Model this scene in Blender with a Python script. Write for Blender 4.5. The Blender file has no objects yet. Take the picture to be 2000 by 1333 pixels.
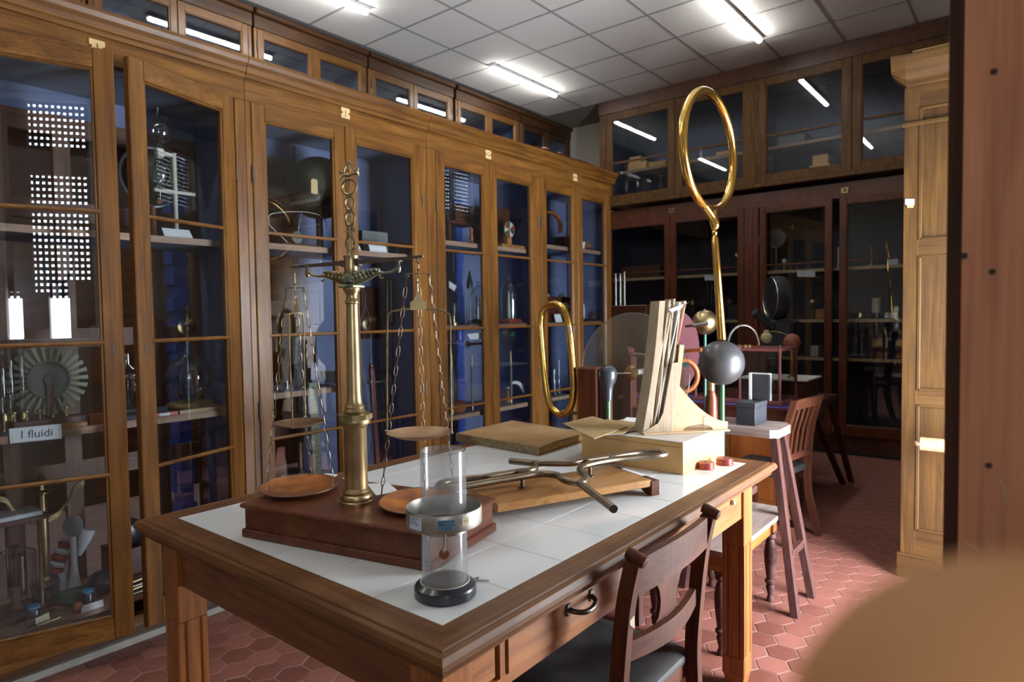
import bpy, math, random
import numpy as np
from mathutils import Vector, Matrix
random.seed(7)
PI = math.pi
S = bpy.context.scene
COL = S.collection

# ------------------------------------------------------------------ camera
CY, CP, CR = 0.680024, -0.04008229, -0.01406836      # yaw, pitch, roll
F_PX, EYE = 1271.65, Vector((0, 0, 1.44))
_f = Vector((math.cos(CY)*math.cos(CP), math.sin(CY)*math.cos(CP), math.sin(CP)))
_r0 = _f.cross(Vector((0, 0, 1))).normalized()
_u0 = _r0.cross(_f)
_r = _r0*math.cos(CR) + _u0*math.sin(CR)
_u = -_r0*math.sin(CR) + _u0*math.cos(CR)
cam = bpy.data.cameras.new('camera')
cam.sensor_fit = 'HORIZONTAL'
cam.sensor_width = 36.0
cam.lens = F_PX/2000*36.0
cam.clip_start = 0.02
cam.dof.use_dof = True
cam.dof.focus_distance = 1.75
cam.dof.aperture_fstop = 5.0
camo = bpy.data.objects.new('camera', cam)
M = Matrix(((_r.x, _u.x, -_f.x, EYE.x), (_r.y, _u.y, -_f.y, EYE.y), (_r.z, _u.z, -_f.z, EYE.z), (0, 0, 0, 1)))
camo.matrix_world = M
COL.objects.link(camo)
S.camera = camo

# ------------------------------------------------------------------ world, exposure, window light
w = bpy.data.worlds.new('world'); S.world = w; w.use_nodes = True
bg = w.node_tree.nodes['Background']; bg.inputs[0].default_value = (0.62, 0.75, 1.0, 1); bg.inputs[1].default_value = 0.6
S.view_settings.view_transform = 'Standard'
S.view_settings.look = 'None'
S.view_settings.gamma = 1.0
S.view_settings.use_curve_mapping = False
S.view_settings.exposure = 0.40
S.cycles.max_bounces = 10
S.cycles.transparent_max_bounces = 24
S.cycles.glossy_bounces = 5
S.cycles.sample_clamp_indirect = 6.0
S.cycles.caustics_reflective = False
S.cycles.caustics_refractive = False

def area(name, loc, sx, sz, power, color, normal='+Y'):
    l = bpy.data.lights.new(name, 'AREA'); l.shape = 'RECTANGLE'; l.size = sx; l.size_y = sz
    l.energy = power; l.color = color
    o = bpy.data.objects.new(name, l); COL.objects.link(o); o.location = loc
    o.rotation_euler = {'+Y': (PI/2, 0, 0), '-Z': (0, 0, 0)}[normal]
    return o
DAY = (0.90, 0.95, 1.0)
area('window_light', (3.10, -0.72, 1.0), 1.15, 1.85, 235, DAY)       # daylight in the open window behind the wardrobe line
area('window_light', (-0.75, -0.72, 2.3), 1.5, 2.2, 190, DAY)        # window beside the photographer
area('window_light', (7.1, -0.72, 3.3), 1.1, .9, 20, DAY)          # shuttered window at the far end

# ------------------------------------------------------------------ pixel helpers: a pixel of the 2000x1333 frame to a point on a real plane
def ray(x, y):
    return (_r*(x-1000) + _u*(666.5-y) + _f*F_PX).normalized()
def Zp(x, y, z): d = ray(x, y); return EYE + d*((z-EYE.z)/d.z)
def Yp(x, y, Y): d = ray(x, y); return EYE + d*(Y/d.y)
def Xp(x, y, X): d = ray(x, y); return EYE + d*(X/d.x)
def proj(p):
    q = Vector(p)-EYE; c = q.dot(_f)
    if c < 0.05: return None
    return (1000+F_PX*q.dot(_r)/c, 666.5-F_PX*q.dot(_u)/c)

# ------------------------------------------------------------------ materials
MAT = {}
def nt(name):
    m = bpy.data.materials.new(name); m.use_nodes = True
    t = m.node_tree; b = t.nodes['Principled BSDF']
    return m, t, b
def N(t, k, **kw):
    n = t.nodes.new(k)
    for a, v in kw.items(): setattr(n, a, v)
    return n
def wood1(name, c0, c1, c2, ax, rough, scale=1.0, spec=0.5, coat=0.0, wear=0.35):
    m, t, b = nt(name+'_'+'xyz'[ax])
    tc = N(t, 'ShaderNodeTexCoord'); mp = N(t, 'ShaderNodeMapping')
    s = [9*scale]*3; s[ax] = 0.9*scale
    mp.inputs['Scale'].default_value = s
    t.links.new(tc.outputs['Object'], mp.inputs[0])
    n1 = N(t, 'ShaderNodeTexNoise'); n1.inputs['Scale'].default_value = 2.2; n1.inputs['Detail'].default_value = 5; n1.inputs['Distortion'].default_value = 0.9
    t.links.new(mp.outputs[0], n1.inputs['Vector'])
    mp2 = N(t, 'ShaderNodeMapping'); s2 = [130*scale]*3; s2[ax] = 3*scale; mp2.inputs['Scale'].default_value = s2
    t.links.new(tc.outputs['Object'], mp2.inputs[0])
    n2 = N(t, 'ShaderNodeTexNoise'); n2.inputs['Scale'].default_value = 1.0; n2.inputs['Detail'].default_value = 3
    t.links.new(mp2.outputs[0], n2.inputs['Vector'])
    mx = N(t, 'ShaderNodeMath', operation='MULTIPLY_ADD'); mx.inputs[1].default_value = 0.42; 
    t.links.new(n2.outputs['Fac'], mx.inputs[0])
    m3 = N(t, 'ShaderNodeMath', operation='MULTIPLY'); m3.inputs[1].default_value = 0.62
    t.links.new(n1.outputs['Fac'], m3.inputs[0]); t.links.new(m3.outputs[0], mx.inputs[2])
    cr = N(t, 'ShaderNodeValToRGB'); e = cr.color_ramp.elements
    e[0].position = 0.30; e[0].color = (*c0, 1); e[1].position = 0.72; e[1].color = (*c2, 1)
    q = e.new(0.50); q.color = (*c1, 1)
    t.links.new(mx.outputs[0], cr.inputs[0])
    # patchy ageing, free of the light
    n3 = N(t, 'ShaderNodeTexNoise'); n3.inputs['Scale'].default_value = 3.5; n3.inputs['Detail'].default_value = 6; n3.inputs['Roughness'].default_value = 0.65
    t.links.new(tc.outputs['Object'], n3.inputs['Vector'])
    r3 = N(t, 'ShaderNodeValToRGB'); r3.color_ramp.elements[0].position = 0.40; r3.color_ramp.elements[1].position = 0.72
    t.links.new(n3.outputs['Fac'], r3.inputs[0])
    mm = N(t, 'ShaderNodeMix', data_type='RGBA'); mm.blend_type = 'MIX'
    sc = N(t, 'ShaderNodeMath', operation='MULTIPLY'); sc.inputs[1].default_value = wear
    t.links.new(r3.outputs[0], sc.inputs[0]); t.links.new(sc.outputs[0], mm.inputs['Factor'])
    t.links.new(cr.outputs[0], mm.inputs['A']); mm.inputs['B'].default_value = (c0[0]*0.9, c0[1]*0.9, c0[2]*0.9, 1)
    t.links.new(mm.outputs['Result'], b.inputs['Base Color'])
    rr = N(t, 'ShaderNodeMapRange'); rr.inputs['To Min'].default_value = rough-0.08; rr.inputs['To Max'].default_value = rough+0.18
    t.links.new(n3.outputs['Fac'], rr.inputs['Value']); t.links.new(rr.outputs[0], b.inputs['Roughness'])
    b.inputs['Specular IOR Level'].default_value = spec
    b.inputs['Coat Weight'].default_value = coat; b.inputs['Coat Roughness'].default_value = 0.18
    bp = N(t, 'ShaderNodeBump'); bp.inputs['Strength'].default_value = 0.12; bp.inputs['Distance'].default_value = 0.002
    t.links.new(n2.outputs['Fac'], bp.inputs['Height']); t.links.new(bp.outputs[0], b.inputs['Normal'])
    return m
def wood(name, c0, c1, c2, rough=0.4, **k):
    MAT[name] = [wood1(name, c0, c1, c2, a, rough, **k) for a in range(3)]
    return MAT[name]
def plain(name, c, rough=0.5, metal=0.0, var=0.15, vs=8.0, bump=0.0, c2=None, spec=0.5, coat=0.0, coords='Object', det=4, pos=(0.35, 0.7)):
    m, t, b = nt(name)
    tc = N(t, 'ShaderNodeTexCoord')
    n = N(t, 'ShaderNodeTexNoise'); n.inputs['Scale'].default_value = vs; n.inputs['Detail'].default_value = det
    t.links.new(tc.outputs[coords], n.inputs['Vector'])
    cr = N(t, 'ShaderNodeValToRGB'); e = cr.color_ramp.elements; e[0].position, e[1].position = pos
    c2 = c2 or tuple(x*(1-var) for x in c)
    e[0].color = (*c2, 1); e[1].color = (*c, 1)
    t.links.new(n.outputs['Fac'], cr.inputs[0]); t.links.new(cr.outputs[0], b.inputs['Base Color'])
    b.inputs['Metallic'].default_value = metal
    b.inputs['Specular IOR Level'].default_value = spec
    b.inputs['Coat Weight'].default_value = coat; b.inputs['Coat Roughness'].default_value = 0.12
    rr = N(t, 'ShaderNodeMapRange'); rr.inputs['To Min'].default_value = max(0.02, rough*0.8); rr.inputs['To Max'].default_value = min(1, rough*1.25)
    t.links.new(n.outputs['Fac'], rr.inputs['Value']); t.links.new(rr.outputs[0], b.inputs['Roughness'])
    if bump:
        bp = N(t, 'ShaderNodeBump'); bp.inputs['Strength'].default_value = bump; bp.inputs['Distance'].default_value = 0.004
        t.links.new(n.outputs['Fac'], bp.inputs['Height']); t.links.new(bp.outputs[0], b.inputs['Normal'])
    MAT[name] = m
    return m
def glass(name, tint=(0.93, 0.96, 0.95), boost=1.0, base=0.0, edge=0.0, rough=0.0, edgecol=(0.5, 0.55, 0.55), haze=0.0):
    m = bpy.data.materials.new(name); m.use_nodes = True; t = m.node_tree; t.nodes.clear()
    o = N(t, 'ShaderNodeOutputMaterial'); tr = N(t, 'ShaderNodeBsdfTransparent'); gl = N(t, 'ShaderNodeBsdfGlossy')
    gl.inputs['Roughness'].default_value = rough
    fr = N(t, 'ShaderNodeFresnel'); fr.inputs[0].default_value = 1.5
    geo = N(t, 'ShaderNodeNewGeometry')
    # same weight seen from either face of the pane
    lw = N(t, 'ShaderNodeLayerWeight'); lw.inputs[0].default_value = 0.5
    p = N(t, 'ShaderNodeMath', operation='POWER'); p.inputs[1].default_value = 3.2
    t.links.new(lw.outputs['Facing'], p.inputs[0])
    ma = N(t, 'ShaderNodeMath', operation='MULTIPLY_ADD'); ma.inputs[1].default_value = 0.9*boost; ma.inputs[2].default_value = 0.05*boost+base; ma.use_clamp = True
    t.links.new(p.outputs[0], ma.inputs[0])
    t.nodes.remove(fr); t.nodes.remove(geo)
    if edge > 0:
        mc = N(t, 'ShaderNodeMix', data_type='RGBA'); q = N(t, 'ShaderNodeMath', operation='POWER'); q.inputs[1].default_value = 2.0
        t.links.new(lw.outputs['Facing'], q.inputs[0])
        q2 = N(t, 'ShaderNodeMath', operation='MULTIPLY'); q2.inputs[1].default_value = edge; t.links.new(q.outputs[0], q2.inputs[0])
        t.links.new(q2.outputs[0], mc.inputs['Factor']); mc.inputs['A'].default_value = (*tint, 1); mc.inputs['B'].default_value = (*edgecol, 1)
        t.links.new(mc.outputs['Result'], tr.inputs[0])
    else: tr.inputs[0].default_value = (*tint, 1)
    mx = N(t, 'ShaderNodeMixShader')
    t.links.new(ma.outputs[0], mx.inputs[0]); t.links.new(tr.outputs[0], mx.inputs[1]); t.links.new(gl.outputs[0], mx.inputs[2])
    if haze:
        df = N(t, 'ShaderNodeBsdfDiffuse'); df.inputs[0].default_value = (0.8, 0.82, 0.84, 1); m2 = N(t, 'ShaderNodeMixShader'); m2.inputs[0].default_value = haze
        t.links.new(mx.outputs[0], m2.inputs[1]); t.links.new(df.outputs[0], m2.inputs[2]); t.links.new(m2.outputs[0], o.inputs[0])
    else: t.links.new(mx.outputs[0], o.inputs[0])
    MAT[name] = m; return m
def emit(name, c, s):
    m = bpy.data.materials.new(name); m.use_nodes = True; t = m.node_tree; t.nodes.clear()
    o = N(t, 'ShaderNodeOutputMaterial'); e = N(t, 'ShaderNodeEmission'); e.inputs[0].default_value = (*c, 1); e.inputs[1].default_value = s
    t.links.new(e.outputs[0], o.inputs[0]); MAT[name] = m; return m

wood('walnut', (0.050, 0.018, 0.0032), (0.142, 0.057, 0.0095), (0.235, 0.106, 0.021), 0.34, coat=0.08, spec=0.4)          # left vitrines
wood('walnut_dark', (0.018, 0.008, 0.004), (0.055, 0.022, 0.007), (0.10, 0.042, 0.014), 0.36, coat=0.08, spec=0.4)    # upper cupboards
wood('mahogany', (0.050, 0.012, 0.004), (0.130, 0.034, 0.011), (0.205, 0.064, 0.022), 0.34, coat=0.08, spec=0.4)
wood('red_mahogany', (0.030, 0.007, 0.003), (0.090, 0.022, 0.007), (0.15, 0.040, 0.013), 0.34, coat=0.08, spec=0.4)       # far doors, balance base
wood('table_wood', (0.13, 0.040, 0.010), (0.30, 0.105, 0.025), (0.43, 0.175, 0.050), 0.36, coat=0.08, spec=0.4)
wood('table_edge', (0.050, 0.017, 0.005), (0.145, 0.058, 0.017), (0.235, 0.105, 0.035), 0.46, spec=0.35, wear=0.5)
wood('apron_dark', (0.07, 0.022, 0.007), (0.19, 0.062, 0.018), (0.30, 0.115, 0.035), 0.38, coat=0.08, spec=0.4)
wood('chair_wood', (0.030, 0.009, 0.005), (0.082, 0.026, 0.013), (0.14, 0.046, 0.022), 0.5, spec=0.22)
wood('pale_wood', (0.38, 0.25, 0.13), (0.50, 0.35, 0.20), (0.58, 0.43, 0.27), 0.5, spec=0.3)
wood('honey_board', (0.20, 0.085, 0.025), (0.40, 0.185, 0.058), (0.52, 0.27, 0.095), 0.32, coat=0.08, spec=0.4)
wood('pale_grey_wood', (0.24, 0.17, 0.11), (0.38, 0.29, 0.20), (0.48, 0.38, 0.28), 0.6, spec=0.3)
wood('grey_wood', (0.16, 0.11, 0.10), (0.30, 0.23, 0.21), (0.42, 0.35, 0.33), 0.6, spec=0.3)
wood('purple_wood', (0.030, 0.011, 0.010), (0.075, 0.031, 0.027), (0.13, 0.064, 0.058), 0.5, spec=0.3)
wood('near_wood', (0.36, 0.14, 0.075), (0.60, 0.26, 0.14), (0.72, 0.35, 0.20), 0.5, spec=0.35, wear=0.25)
wood('door_dark', (0.020, 0.008, 0.004), (0.065, 0.022, 0.010), (0.115, 0.042, 0.018), 0.35)
wood('wardrobe_wood', (0.034, 0.0125, 0.0022), (0.080, 0.036, 0.0065), (0.13, 0.062, 0.013), 0.45, coat=0.1, wear=0.45)
wood('orange_wood', (0.16, 0.040, 0.010), (0.32, 0.095, 0.020), (0.44, 0.16, 0.04), 0.35, coat=0.08, spec=0.4)
wood('shelf_edge', (0.22, 0.12, 0.075), (0.36, 0.22, 0.145), (0.48, 0.31, 0.21), 0.5)
wood('shelf_pale', (0.30, 0.20, 0.09), (0.48, 0.34, 0.16), (0.60, 0.45, 0.24), 0.5)
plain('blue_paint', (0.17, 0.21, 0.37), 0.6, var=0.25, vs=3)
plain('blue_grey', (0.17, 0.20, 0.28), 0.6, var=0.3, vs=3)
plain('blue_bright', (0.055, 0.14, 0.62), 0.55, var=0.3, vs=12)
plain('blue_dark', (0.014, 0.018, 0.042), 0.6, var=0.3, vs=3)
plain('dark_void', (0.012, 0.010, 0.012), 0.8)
plain('plaster', (0.50, 0.47, 0.40), 0.9, var=0.1, vs=2)
plain('plaster_shaded', (0.30, 0.28, 0.235), 0.9, var=0.12, vs=2)  # wall plaster with the shade beyond the ceiling grid put into its colour
plain('ceiling_tile', (0.80, 0.79, 0.77), 0.95, var=0.06, vs=90, bump=0.25)
plain('ceiling_grid', (0.34, 0.34, 0.33), 0.6, var=0.1)
plain('stone', (0.33, 0.32, 0.29), 0.7, var=0.35, vs=9)
plain('grout', (0.36, 0.25, 0.23), 0.85, var=0.25, vs=14)
plain('glazed_white', (0.80, 0.84, 0.86), 0.10, var=0.03, vs=5, spec=0.5)
plain('tile_grout', (0.22, 0.20, 0.17), 0.9, var=0.3, vs=60)
plain('brass', (0.56, 0.44, 0.24), 0.34, 1.0, vs=14, c2=(0.38, 0.29, 0.15))
plain('brass_old', (0.40, 0.32, 0.16), 0.38, 1.0, vs=30, c2=(0.17, 0.13, 0.07))
plain('brass_blue', (0.46, 0.40, 0.24), 0.40, 1.0, vs=38, c2=(0.13, 0.19, 0.18))
plain('gold', (0.95, 0.64, 0.17), 0.16, 1.0, vs=6, c2=(0.80, 0.50, 0.12))
plain('pan_copper', (0.62, 0.24, 0.05), 0.45, 0.65, vs=16, c2=(0.26, 0.10, 0.045))
plain('pan_brass', (0.36, 0.21, 0.10), 0.42, 0.85, vs=14, c2=(0.20, 0.12, 0.07))
plain('rim_dark', (0.20, 0.13, 0.09), 0.45, 0.8, vs=20)
plain('steel', (0.62, 0.62, 0.60), 0.30, 1.0, vs=20, c2=(0.42, 0.42, 0.41))
plain('tin', (0.50, 0.485, 0.44), 0.44, 0.85, vs=26, c2=(0.34, 0.33, 0.30))
plain('tube_metal', (0.24, 0.195, 0.145), 0.36, 1.0, vs=12, c2=(0.17, 0.13, 0.09))
plain('iron', (0.11, 0.078, 0.060), 0.45, 0.3, vs=30)
plain('dark_chain', (0.20, 0.15, 0.11), 0.4, 0.9, vs=60)
plain('handle_metal', (0.13, 0.12, 0.10), 0.35, 0.9, vs=30)
plain('sphere_grey', (0.085, 0.087, 0.094), 0.38, 0.4, vs=10, c2=(0.065, 0.065, 0.07), coat=0.1)
plain('sphere_green', (0.055, 0.062, 0.038), 0.5, 0.2, vs=5, c2=(0.03, 0.033, 0.02))
plain('bakelite', (0.026, 0.030, 0.042), 0.30, vs=10, coat=0.2)
plain('black_box', (0.030, 0.034, 0.046), 0.55, vs=8)
plain('knob_blue', (0.028, 0.033, 0.045), 0.34, vs=6, coat=0.25)
plain('green_rod', (0.018, 0.085, 0.032), 0.15, vs=6, coat=0.6)
plain('teal_rod', (0.02, 0.105, 0.09), 0.2, vs=6, coat=0.5)
plain('leather', (0.040, 0.036, 0.036), 0.58, vs=9, bump=0.5, c2=(0.018, 0.017, 0.020))
plain('paper', (0.78, 0.80, 0.82), 0.8, var=0.05)
plain('paper_tan', (0.42, 0.30, 0.13), 0.85, vs=22, c2=(0.30, 0.20, 0.08))
plain('paper_old', (0.66, 0.57, 0.44), 0.85, vs=18, c2=(0.36, 0.29, 0.21))
plain('paper_grey', (0.42, 0.34, 0.24), 0.85, vs=18, c2=(0.34, 0.27, 0.19))
plain('card_box', (0.70, 0.44, 0.185), 0.85, vs=10, c2=(0.60, 0.36, 0.145))
plain('card_top', (0.62, 0.58, 0.52), 0.85, vs=10)
plain('book_cover', (0.40, 0.245, 0.105), 0.8, vs=14, c2=(0.30, 0.175, 0.070))
plain('book_pages', (0.32, 0.25, 0.15), 0.9, vs=60, c2=(0.18, 0.13, 0.07))
plain('book_gold', (0.50, 0.31, 0.08), 0.8, vs=60, c2=(0.25, 0.14, 0.04))
plain('label_cream', (0.66, 0.47, 0.22), 0.7, var=0.15)
plain('ink', (0.05, 0.03, 0.015), 0.7)
plain('ink_blue', (0.04, 0.06, 0.10), 0.7)
plain('label_blue', (0.16, 0.35, 0.55), 0.4, metal=0.3, var=0.1)
plain('label_dark', (0.015, 0.03, 0.06), 0.5)
plain('copper_red', (0.42, 0.075, 0.05), 0.28, 0.3, vs=30, c2=(0.30, 0.05, 0.035), coat=0.3)
plain('red_pink', (0.19, 0.050, 0.050), 0.5, vs=8)
plain('crimson', (0.085, 0.020, 0.028), 0.55, vs=8)
plain('red_wood', (0.085, 0.022, 0.013), 0.4, vs=8)
plain('terracotta', (0.34, 0.12, 0.07), 0.6, vs=12, c2=(0.22, 0.07, 0.045))
plain('cream', (0.60, 0.52, 0.30), 0.5, vs=10)
plain('ivory', (0.55, 0.53, 0.42), 0.45, vs=10)
plain('white_enamel', (0.66, 0.68, 0.70), 0.25, vs=10)
plain('grey_card', (0.17, 0.18, 0.165), 0.8, vs=8)
plain('dark_green', (0.03, 0.11, 0.06), 0.4, vs=8)
plain('scale_green', (0.24, 0.27, 0.17), 0.5, vs=8)
plain('rust', (0.30, 0.085, 0.035), 0.7, vs=10)
plain('orange_copper', (0.60, 0.20, 0.07), 0.35, 0.6, vs=10)
plain('purple_cloth', (0.12, 0.11, 0.42), 0.35, vs=5)
plain('blue_plastic', (0.04, 0.32, 0.55), 0.4)
plain('straw', (0.34, 0.21, 0.08), 0.9, vs=80, bump=0.8)
plain('knob_tan', (0.56, 0.27, 0.105), 0.7, vs=3, c2=(0.50, 0.235, 0.085))
plain('white_paint', (0.75, 0.75, 0.74), 0.5, var=0.05)
glass('pane', (0.90, 0.93, 0.95), 1.0, 0.02)
glass('pane_old', (0.88, 0.90, 0.92), 0.8, 0.0)
glass('clear_glass', (0.93, 0.96, 0.95), 0.9, 0.03, edge=0.55)
glass('flask_glass', (0.91, 0.95, 0.94), 1.5, 0.06, edge=0.7, edgecol=(0.35, 0.42, 0.42))
glass('acrylic', (0.95, 0.955, 0.96), 0.35, 0.03, edge=0.45, haze=0.09, rough=0.12, edgecol=(0.55, 0.57, 0.58))
glass('disc_glass', (0.90, 0.93, 0.93), 0.7, 0.09, rough=0.45)
emit('lamp_glow', (1.0, 0.98, 0.92), 50)
# floor tiles: colour differs from tile to tile
m, t, b = nt('terracotta_tile')
oi = N(t, 'ShaderNodeObjectInfo'); tc = N(t, 'ShaderNodeTexCoord'); n = N(t, 'ShaderNodeTexNoise'); n.inputs['Scale'].default_value = 9; n.inputs['Detail'].default_value = 6
t.links.new(tc.outputs['Object'], n.inputs['Vector'])
cr = N(t, 'ShaderNodeValToRGB'); e = cr.color_ramp.elements; e[0].color = (0.180, 0.062, 0.045, 1); e[1].color = (0.30, 0.118, 0.092, 1); e[0].position = 0.3; e[1].position = 0.75
ad = N(t, 'ShaderNodeMath', operation='MULTIPLY_ADD'); ad.inputs[1].default_value = 0.5; t.links.new(oi.outputs['Random'], ad.inputs[0]); 
ml = N(t, 'ShaderNodeMath', operation='MULTIPLY'); ml.inputs[1].default_value = 0.55; t.links.new(n.outputs['Fac'], ml.inputs[0]); t.links.new(ml.outputs[0], ad.inputs[2])
t.links.new(ad.outputs[0], cr.inputs[0]); t.links.new(cr.outputs[0], b.inputs['Base Color'])
b.inputs['Roughness'].default_value = 0.42; b.inputs['Specular IOR Level'].default_value = 0.45
bp = N(t, 'ShaderNodeBump'); bp.inputs['Strength'].default_value = 0.15; bp.inputs['Distance'].default_value = 0.003; t.links.new(n.outputs['Fac'], bp.inputs['Height']); t.links.new(bp.outputs[0], b.inputs['Normal'])
MAT['floor_tile'] = m

# ------------------------------------------------------------------ mesh builder
class MB:
    def __init__(s, M=None):
        s.v = []; s.f = []; s.mi = []; s.sm = []; s.M = M
    def add(s, vs, fs, mi=0, smooth=False):
        o = len(s.v)
        for p in vs:
            p = Vector(p)
            if s.M is not None: p = s.M @ p
            s.v.append(p)
        for f in fs:
            s.f.append([i+o for i in f]); s.mi.append(mi); s.sm.append(smooth)
        return s
    def box(s, a, b, mi=None, bev=0.0):
        x0, y0, z0 = [min(a[i], b[i]) for i in range(3)]; x1, y1, z1 = [max(a[i], b[i]) for i in range(3)]
        d = (x1-x0, y1-y0, z1-z0)
        if mi is None: mi = d.index(max(d))
        bev = min(bev, min(d)*0.45)
        if bev <= 0:
            v = [(x0,y0,z0),(x1,y0,z0),(x1,y1,z0),(x0,y1,z0),(x0,y0,z1),(x1,y0,z1),(x1,y1,z1),(x0,y1,z1)]
            return s.add(v, [(0,3,2,1),(4,5,6,7),(0,1,5,4),(1,2,6,5),(2,3,7,6),(3,0,4,7)], mi)
        # chamfered box: three vertices at every corner
        v = []; idx = {}
        for cx in (0, 1):
            for cy in (0, 1):
                for cz in (0, 1):
                    X = (x0, x1)[cx]; Y = (y0, y1)[cy]; Z = (z0, z1)[cz]
                    sx = (1, -1)[cx]; sy = (1, -1)[cy]; sz = (1, -1)[cz]
                    for k in range(3):
                        p = [X+sx*bev, Y+sy*bev, Z+sz*bev]; p[k] = (X, Y, Z)[k]
                        idx[(cx,cy,cz,k)] = len(v); v.append(tuple(p))
        f = []
        def q(*a): f.append([idx[i] for i in a])
        q((0,0,0,0),(0,0,1,0),(0,1,1,0),(0,1,0,0)); q((1,0,0,0),(1,1,0,0),(1,1,1,0),(1,0,1,0))
        q((0,0,0,1),(1,0,0,1),(1,0,1,1),(0,0,1,1)); q((0,1,0,1),(0,1,1,1),(1,1,1,1),(1,1,0,1))
        q((0,0,0,2),(0,1,0,2),(1,1,0,2),(1,0,0,2)); q((0,0,1,2),(1,0,1,2),(1,1,1,2),(0,1,1,2))
        for a_ in (0, 1):
            for b_ in (0, 1):
                q((a_,b_,0,0),(a_,b_,1,0),(a_,b_,1,1),(a_,b_,0,1)); q((a_,0,b_,0),(a_,1,b_,0),(a_,1,b_,2),(a_,0,b_,2)); q((0,a_,b_,1),(1,a_,b_,1),(1,a_,b_,2),(0,a_,b_,2))
                for c_ in (0, 1): pass
        for cx in (0, 1):
            for cy in (0, 1):
                for cz in (0, 1): q((cx,cy,cz,0),(cx,cy,cz,1),(cx,cy,cz,2))
        return s.add(v, f, mi)
    def lathe(s, prof, c=(0,0,0), n=24, mi=0, axis=None, smooth=True, cap=True):
        c = Vector(c); R = Matrix.Identity(3)
        if axis is not None: R = Vector((0,0,1)).rotation_difference(Vector(axis).normalized()).to_matrix()
        vs = []; fs = []
        for r, z in prof:
            for i in range(n):
                a = 2*PI*i/n; vs.append(c + R @ Vector((r*math.cos(a), r*math.sin(a), z)))
        for j in range(len(prof)-1):
            for i in range(n):
                i2 = (i+1) % n; fs.append((j*n+i, j*n+i2, (j+1)*n+i2, (j+1)*n+i))
        s.add(vs, fs, mi, smooth)
        if cap:
            for j, fl in ((0, True), (len(prof)-1, False)):
                if prof[j][0] > 1e-5:
                    ring = vs[j*n:(j+1)*n]; ff = list(range(n))
                    if fl: ff = ff[::-1]
                    s.add(ring, [ff], mi, False)
        return s
    def cyl(s, p, q, r, n=12, mi=0, r2=None):
        p = Vector(p); q = Vector(q); d = q-p
        return s.lathe([(r, 0), (r if r2 is None else r2, d.length)], p, n, mi, d)
    def ball(s, c, r, n=20, mi=0, sz=1.0):
        k = max(6, n//2)
        return s.lathe([(max(1e-6, r*math.sin(PI*i/k)), -r*sz*math.cos(PI*i/k)) for i in range(k+1)], c, n, mi)
    def tube(s, pts, r, n=10, mi=0, closed=False, sc=(1, 1), ref=None):
        pts = [Vector(p) for p in pts]; m = len(pts); vs = []; fs = []
        rs = r if hasattr(r, '__len__') else [r]*m
        T = []
        for i in range(m):
            a = pts[(i-1) % m] if (closed or i > 0) else pts[i]; b_ = pts[(i+1) % m] if (closed or i < m-1) else pts[i]
            T.append((b_-a).normalized())
        nn = Vector(ref) if ref is not None else (Vector((0,0,1)) if abs(T[0].z) < 0.9 else Vector((1,0,0)))
        for i in range(m):
            nn = (nn - T[i]*nn.dot(T[i])).normalized(); bb = T[i].cross(nn)
            for k in range(n):
                a = 2*PI*k/n; vs.append(pts[i] + (nn*math.cos(a)*sc[0] + bb*math.sin(a)*sc[1])*rs[i])
        for i in range(m if closed else m-1):
            j = (i+1) % m
            for k in range(n):
                k2 = (k+1) % n; fs.append((i*n+k, i*n+k2, j*n+k2, j*n+k))
        s.add(vs, fs, mi, True)
        if not closed:
            s.add(vs[:n], [list(range(n))[::-1]], mi); s.add(vs[-n:], [list(range(n))], mi)
        return s
    def sweep(s, pts, sec, a, b, mi=2, smooth=False):
        """section sec (u,v) carried along pts with fixed axes a, b; sec may be a list per point"""
        a = Vector(a); b = Vector(b); n = None; vs = []; fs = []
        for i, p in enumerate(pts):
            q = sec[i] if isinstance(sec[0][0], (tuple, list)) else sec
            n = len(q)
            for u, v in q: vs.append(Vector(p)+a*u+b*v)
        for i in range(len(pts)-1):
            for k in range(n):
                k2 = (k+1) % n; fs.append((i*n+k, i*n+k2, (i+1)*n+k2, (i+1)*n+k))
        s.add(vs, fs, mi, smooth)
        s.add(vs[:n], [list(range(n))[::-1]], mi); s.add(vs[-n:], [list(range(n))], mi)
        return s
    def prism(s, poly, d, mi=0):
        """poly: 3D points of a flat outline, d: extrusion vector"""
        d = Vector(d); P = [Vector(p) for p in poly]; n = len(P)
        vs = P+[p+d for p in P]
        fs = [list(range(n))[::-1], list(range(n, 2*n))]+[(i, (i+1) % n, n+(i+1) % n, n+i) for i in range(n)]
        return s.add(vs, fs, mi)

def wloc(o):
    v = Vector((0,0,0))
    while o is not None: v += o.location; o = o.parent
    return v
def build(name, mb, mat, parent=None, label=None, sharp=38, kind=None):
    """world-space builder -> one mesh object; vertices are stored relative to the thing's base"""
    off = wloc(parent) if parent is not None else Vector((0,0,0))
    me = bpy.data.meshes.new(name)
    me.from_pydata([tuple(v-off) for v in mb.v], [], mb.f)
    mats = mat if isinstance(mat, (list, tuple)) else [mat]
    mats = [MAT[x] if isinstance(x, str) else x for x in mats]
    flat = []
    for x in mats: flat += x if isinstance(x, list) else [x]
    for x in flat: me.materials.append(x)
    k = len(flat)-1
    me.polygons.foreach_set('material_index', [min(i, k) for i in mb.mi])
    me.polygons.foreach_set('use_smooth', mb.sm)
    if any(mb.sm): me.set_sharp_from_angle(angle=math.radians(sharp))
    me.update()
    o = bpy.data.objects.new(name, me); COL.objects.link(o)
    if parent is not None: o.parent = parent
    if label: o['label'] = label
    if kind: o['kind'] = kind
    return o
def thing(name, label, cat, loc, group=None):
    o = bpy.data.objects.new(name, None); COL.objects.link(o); o.location = loc; o.empty_display_size = 0.05
    o['label'] = label; o['category'] = cat
    if group: o['group'] = group
    return o
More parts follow.
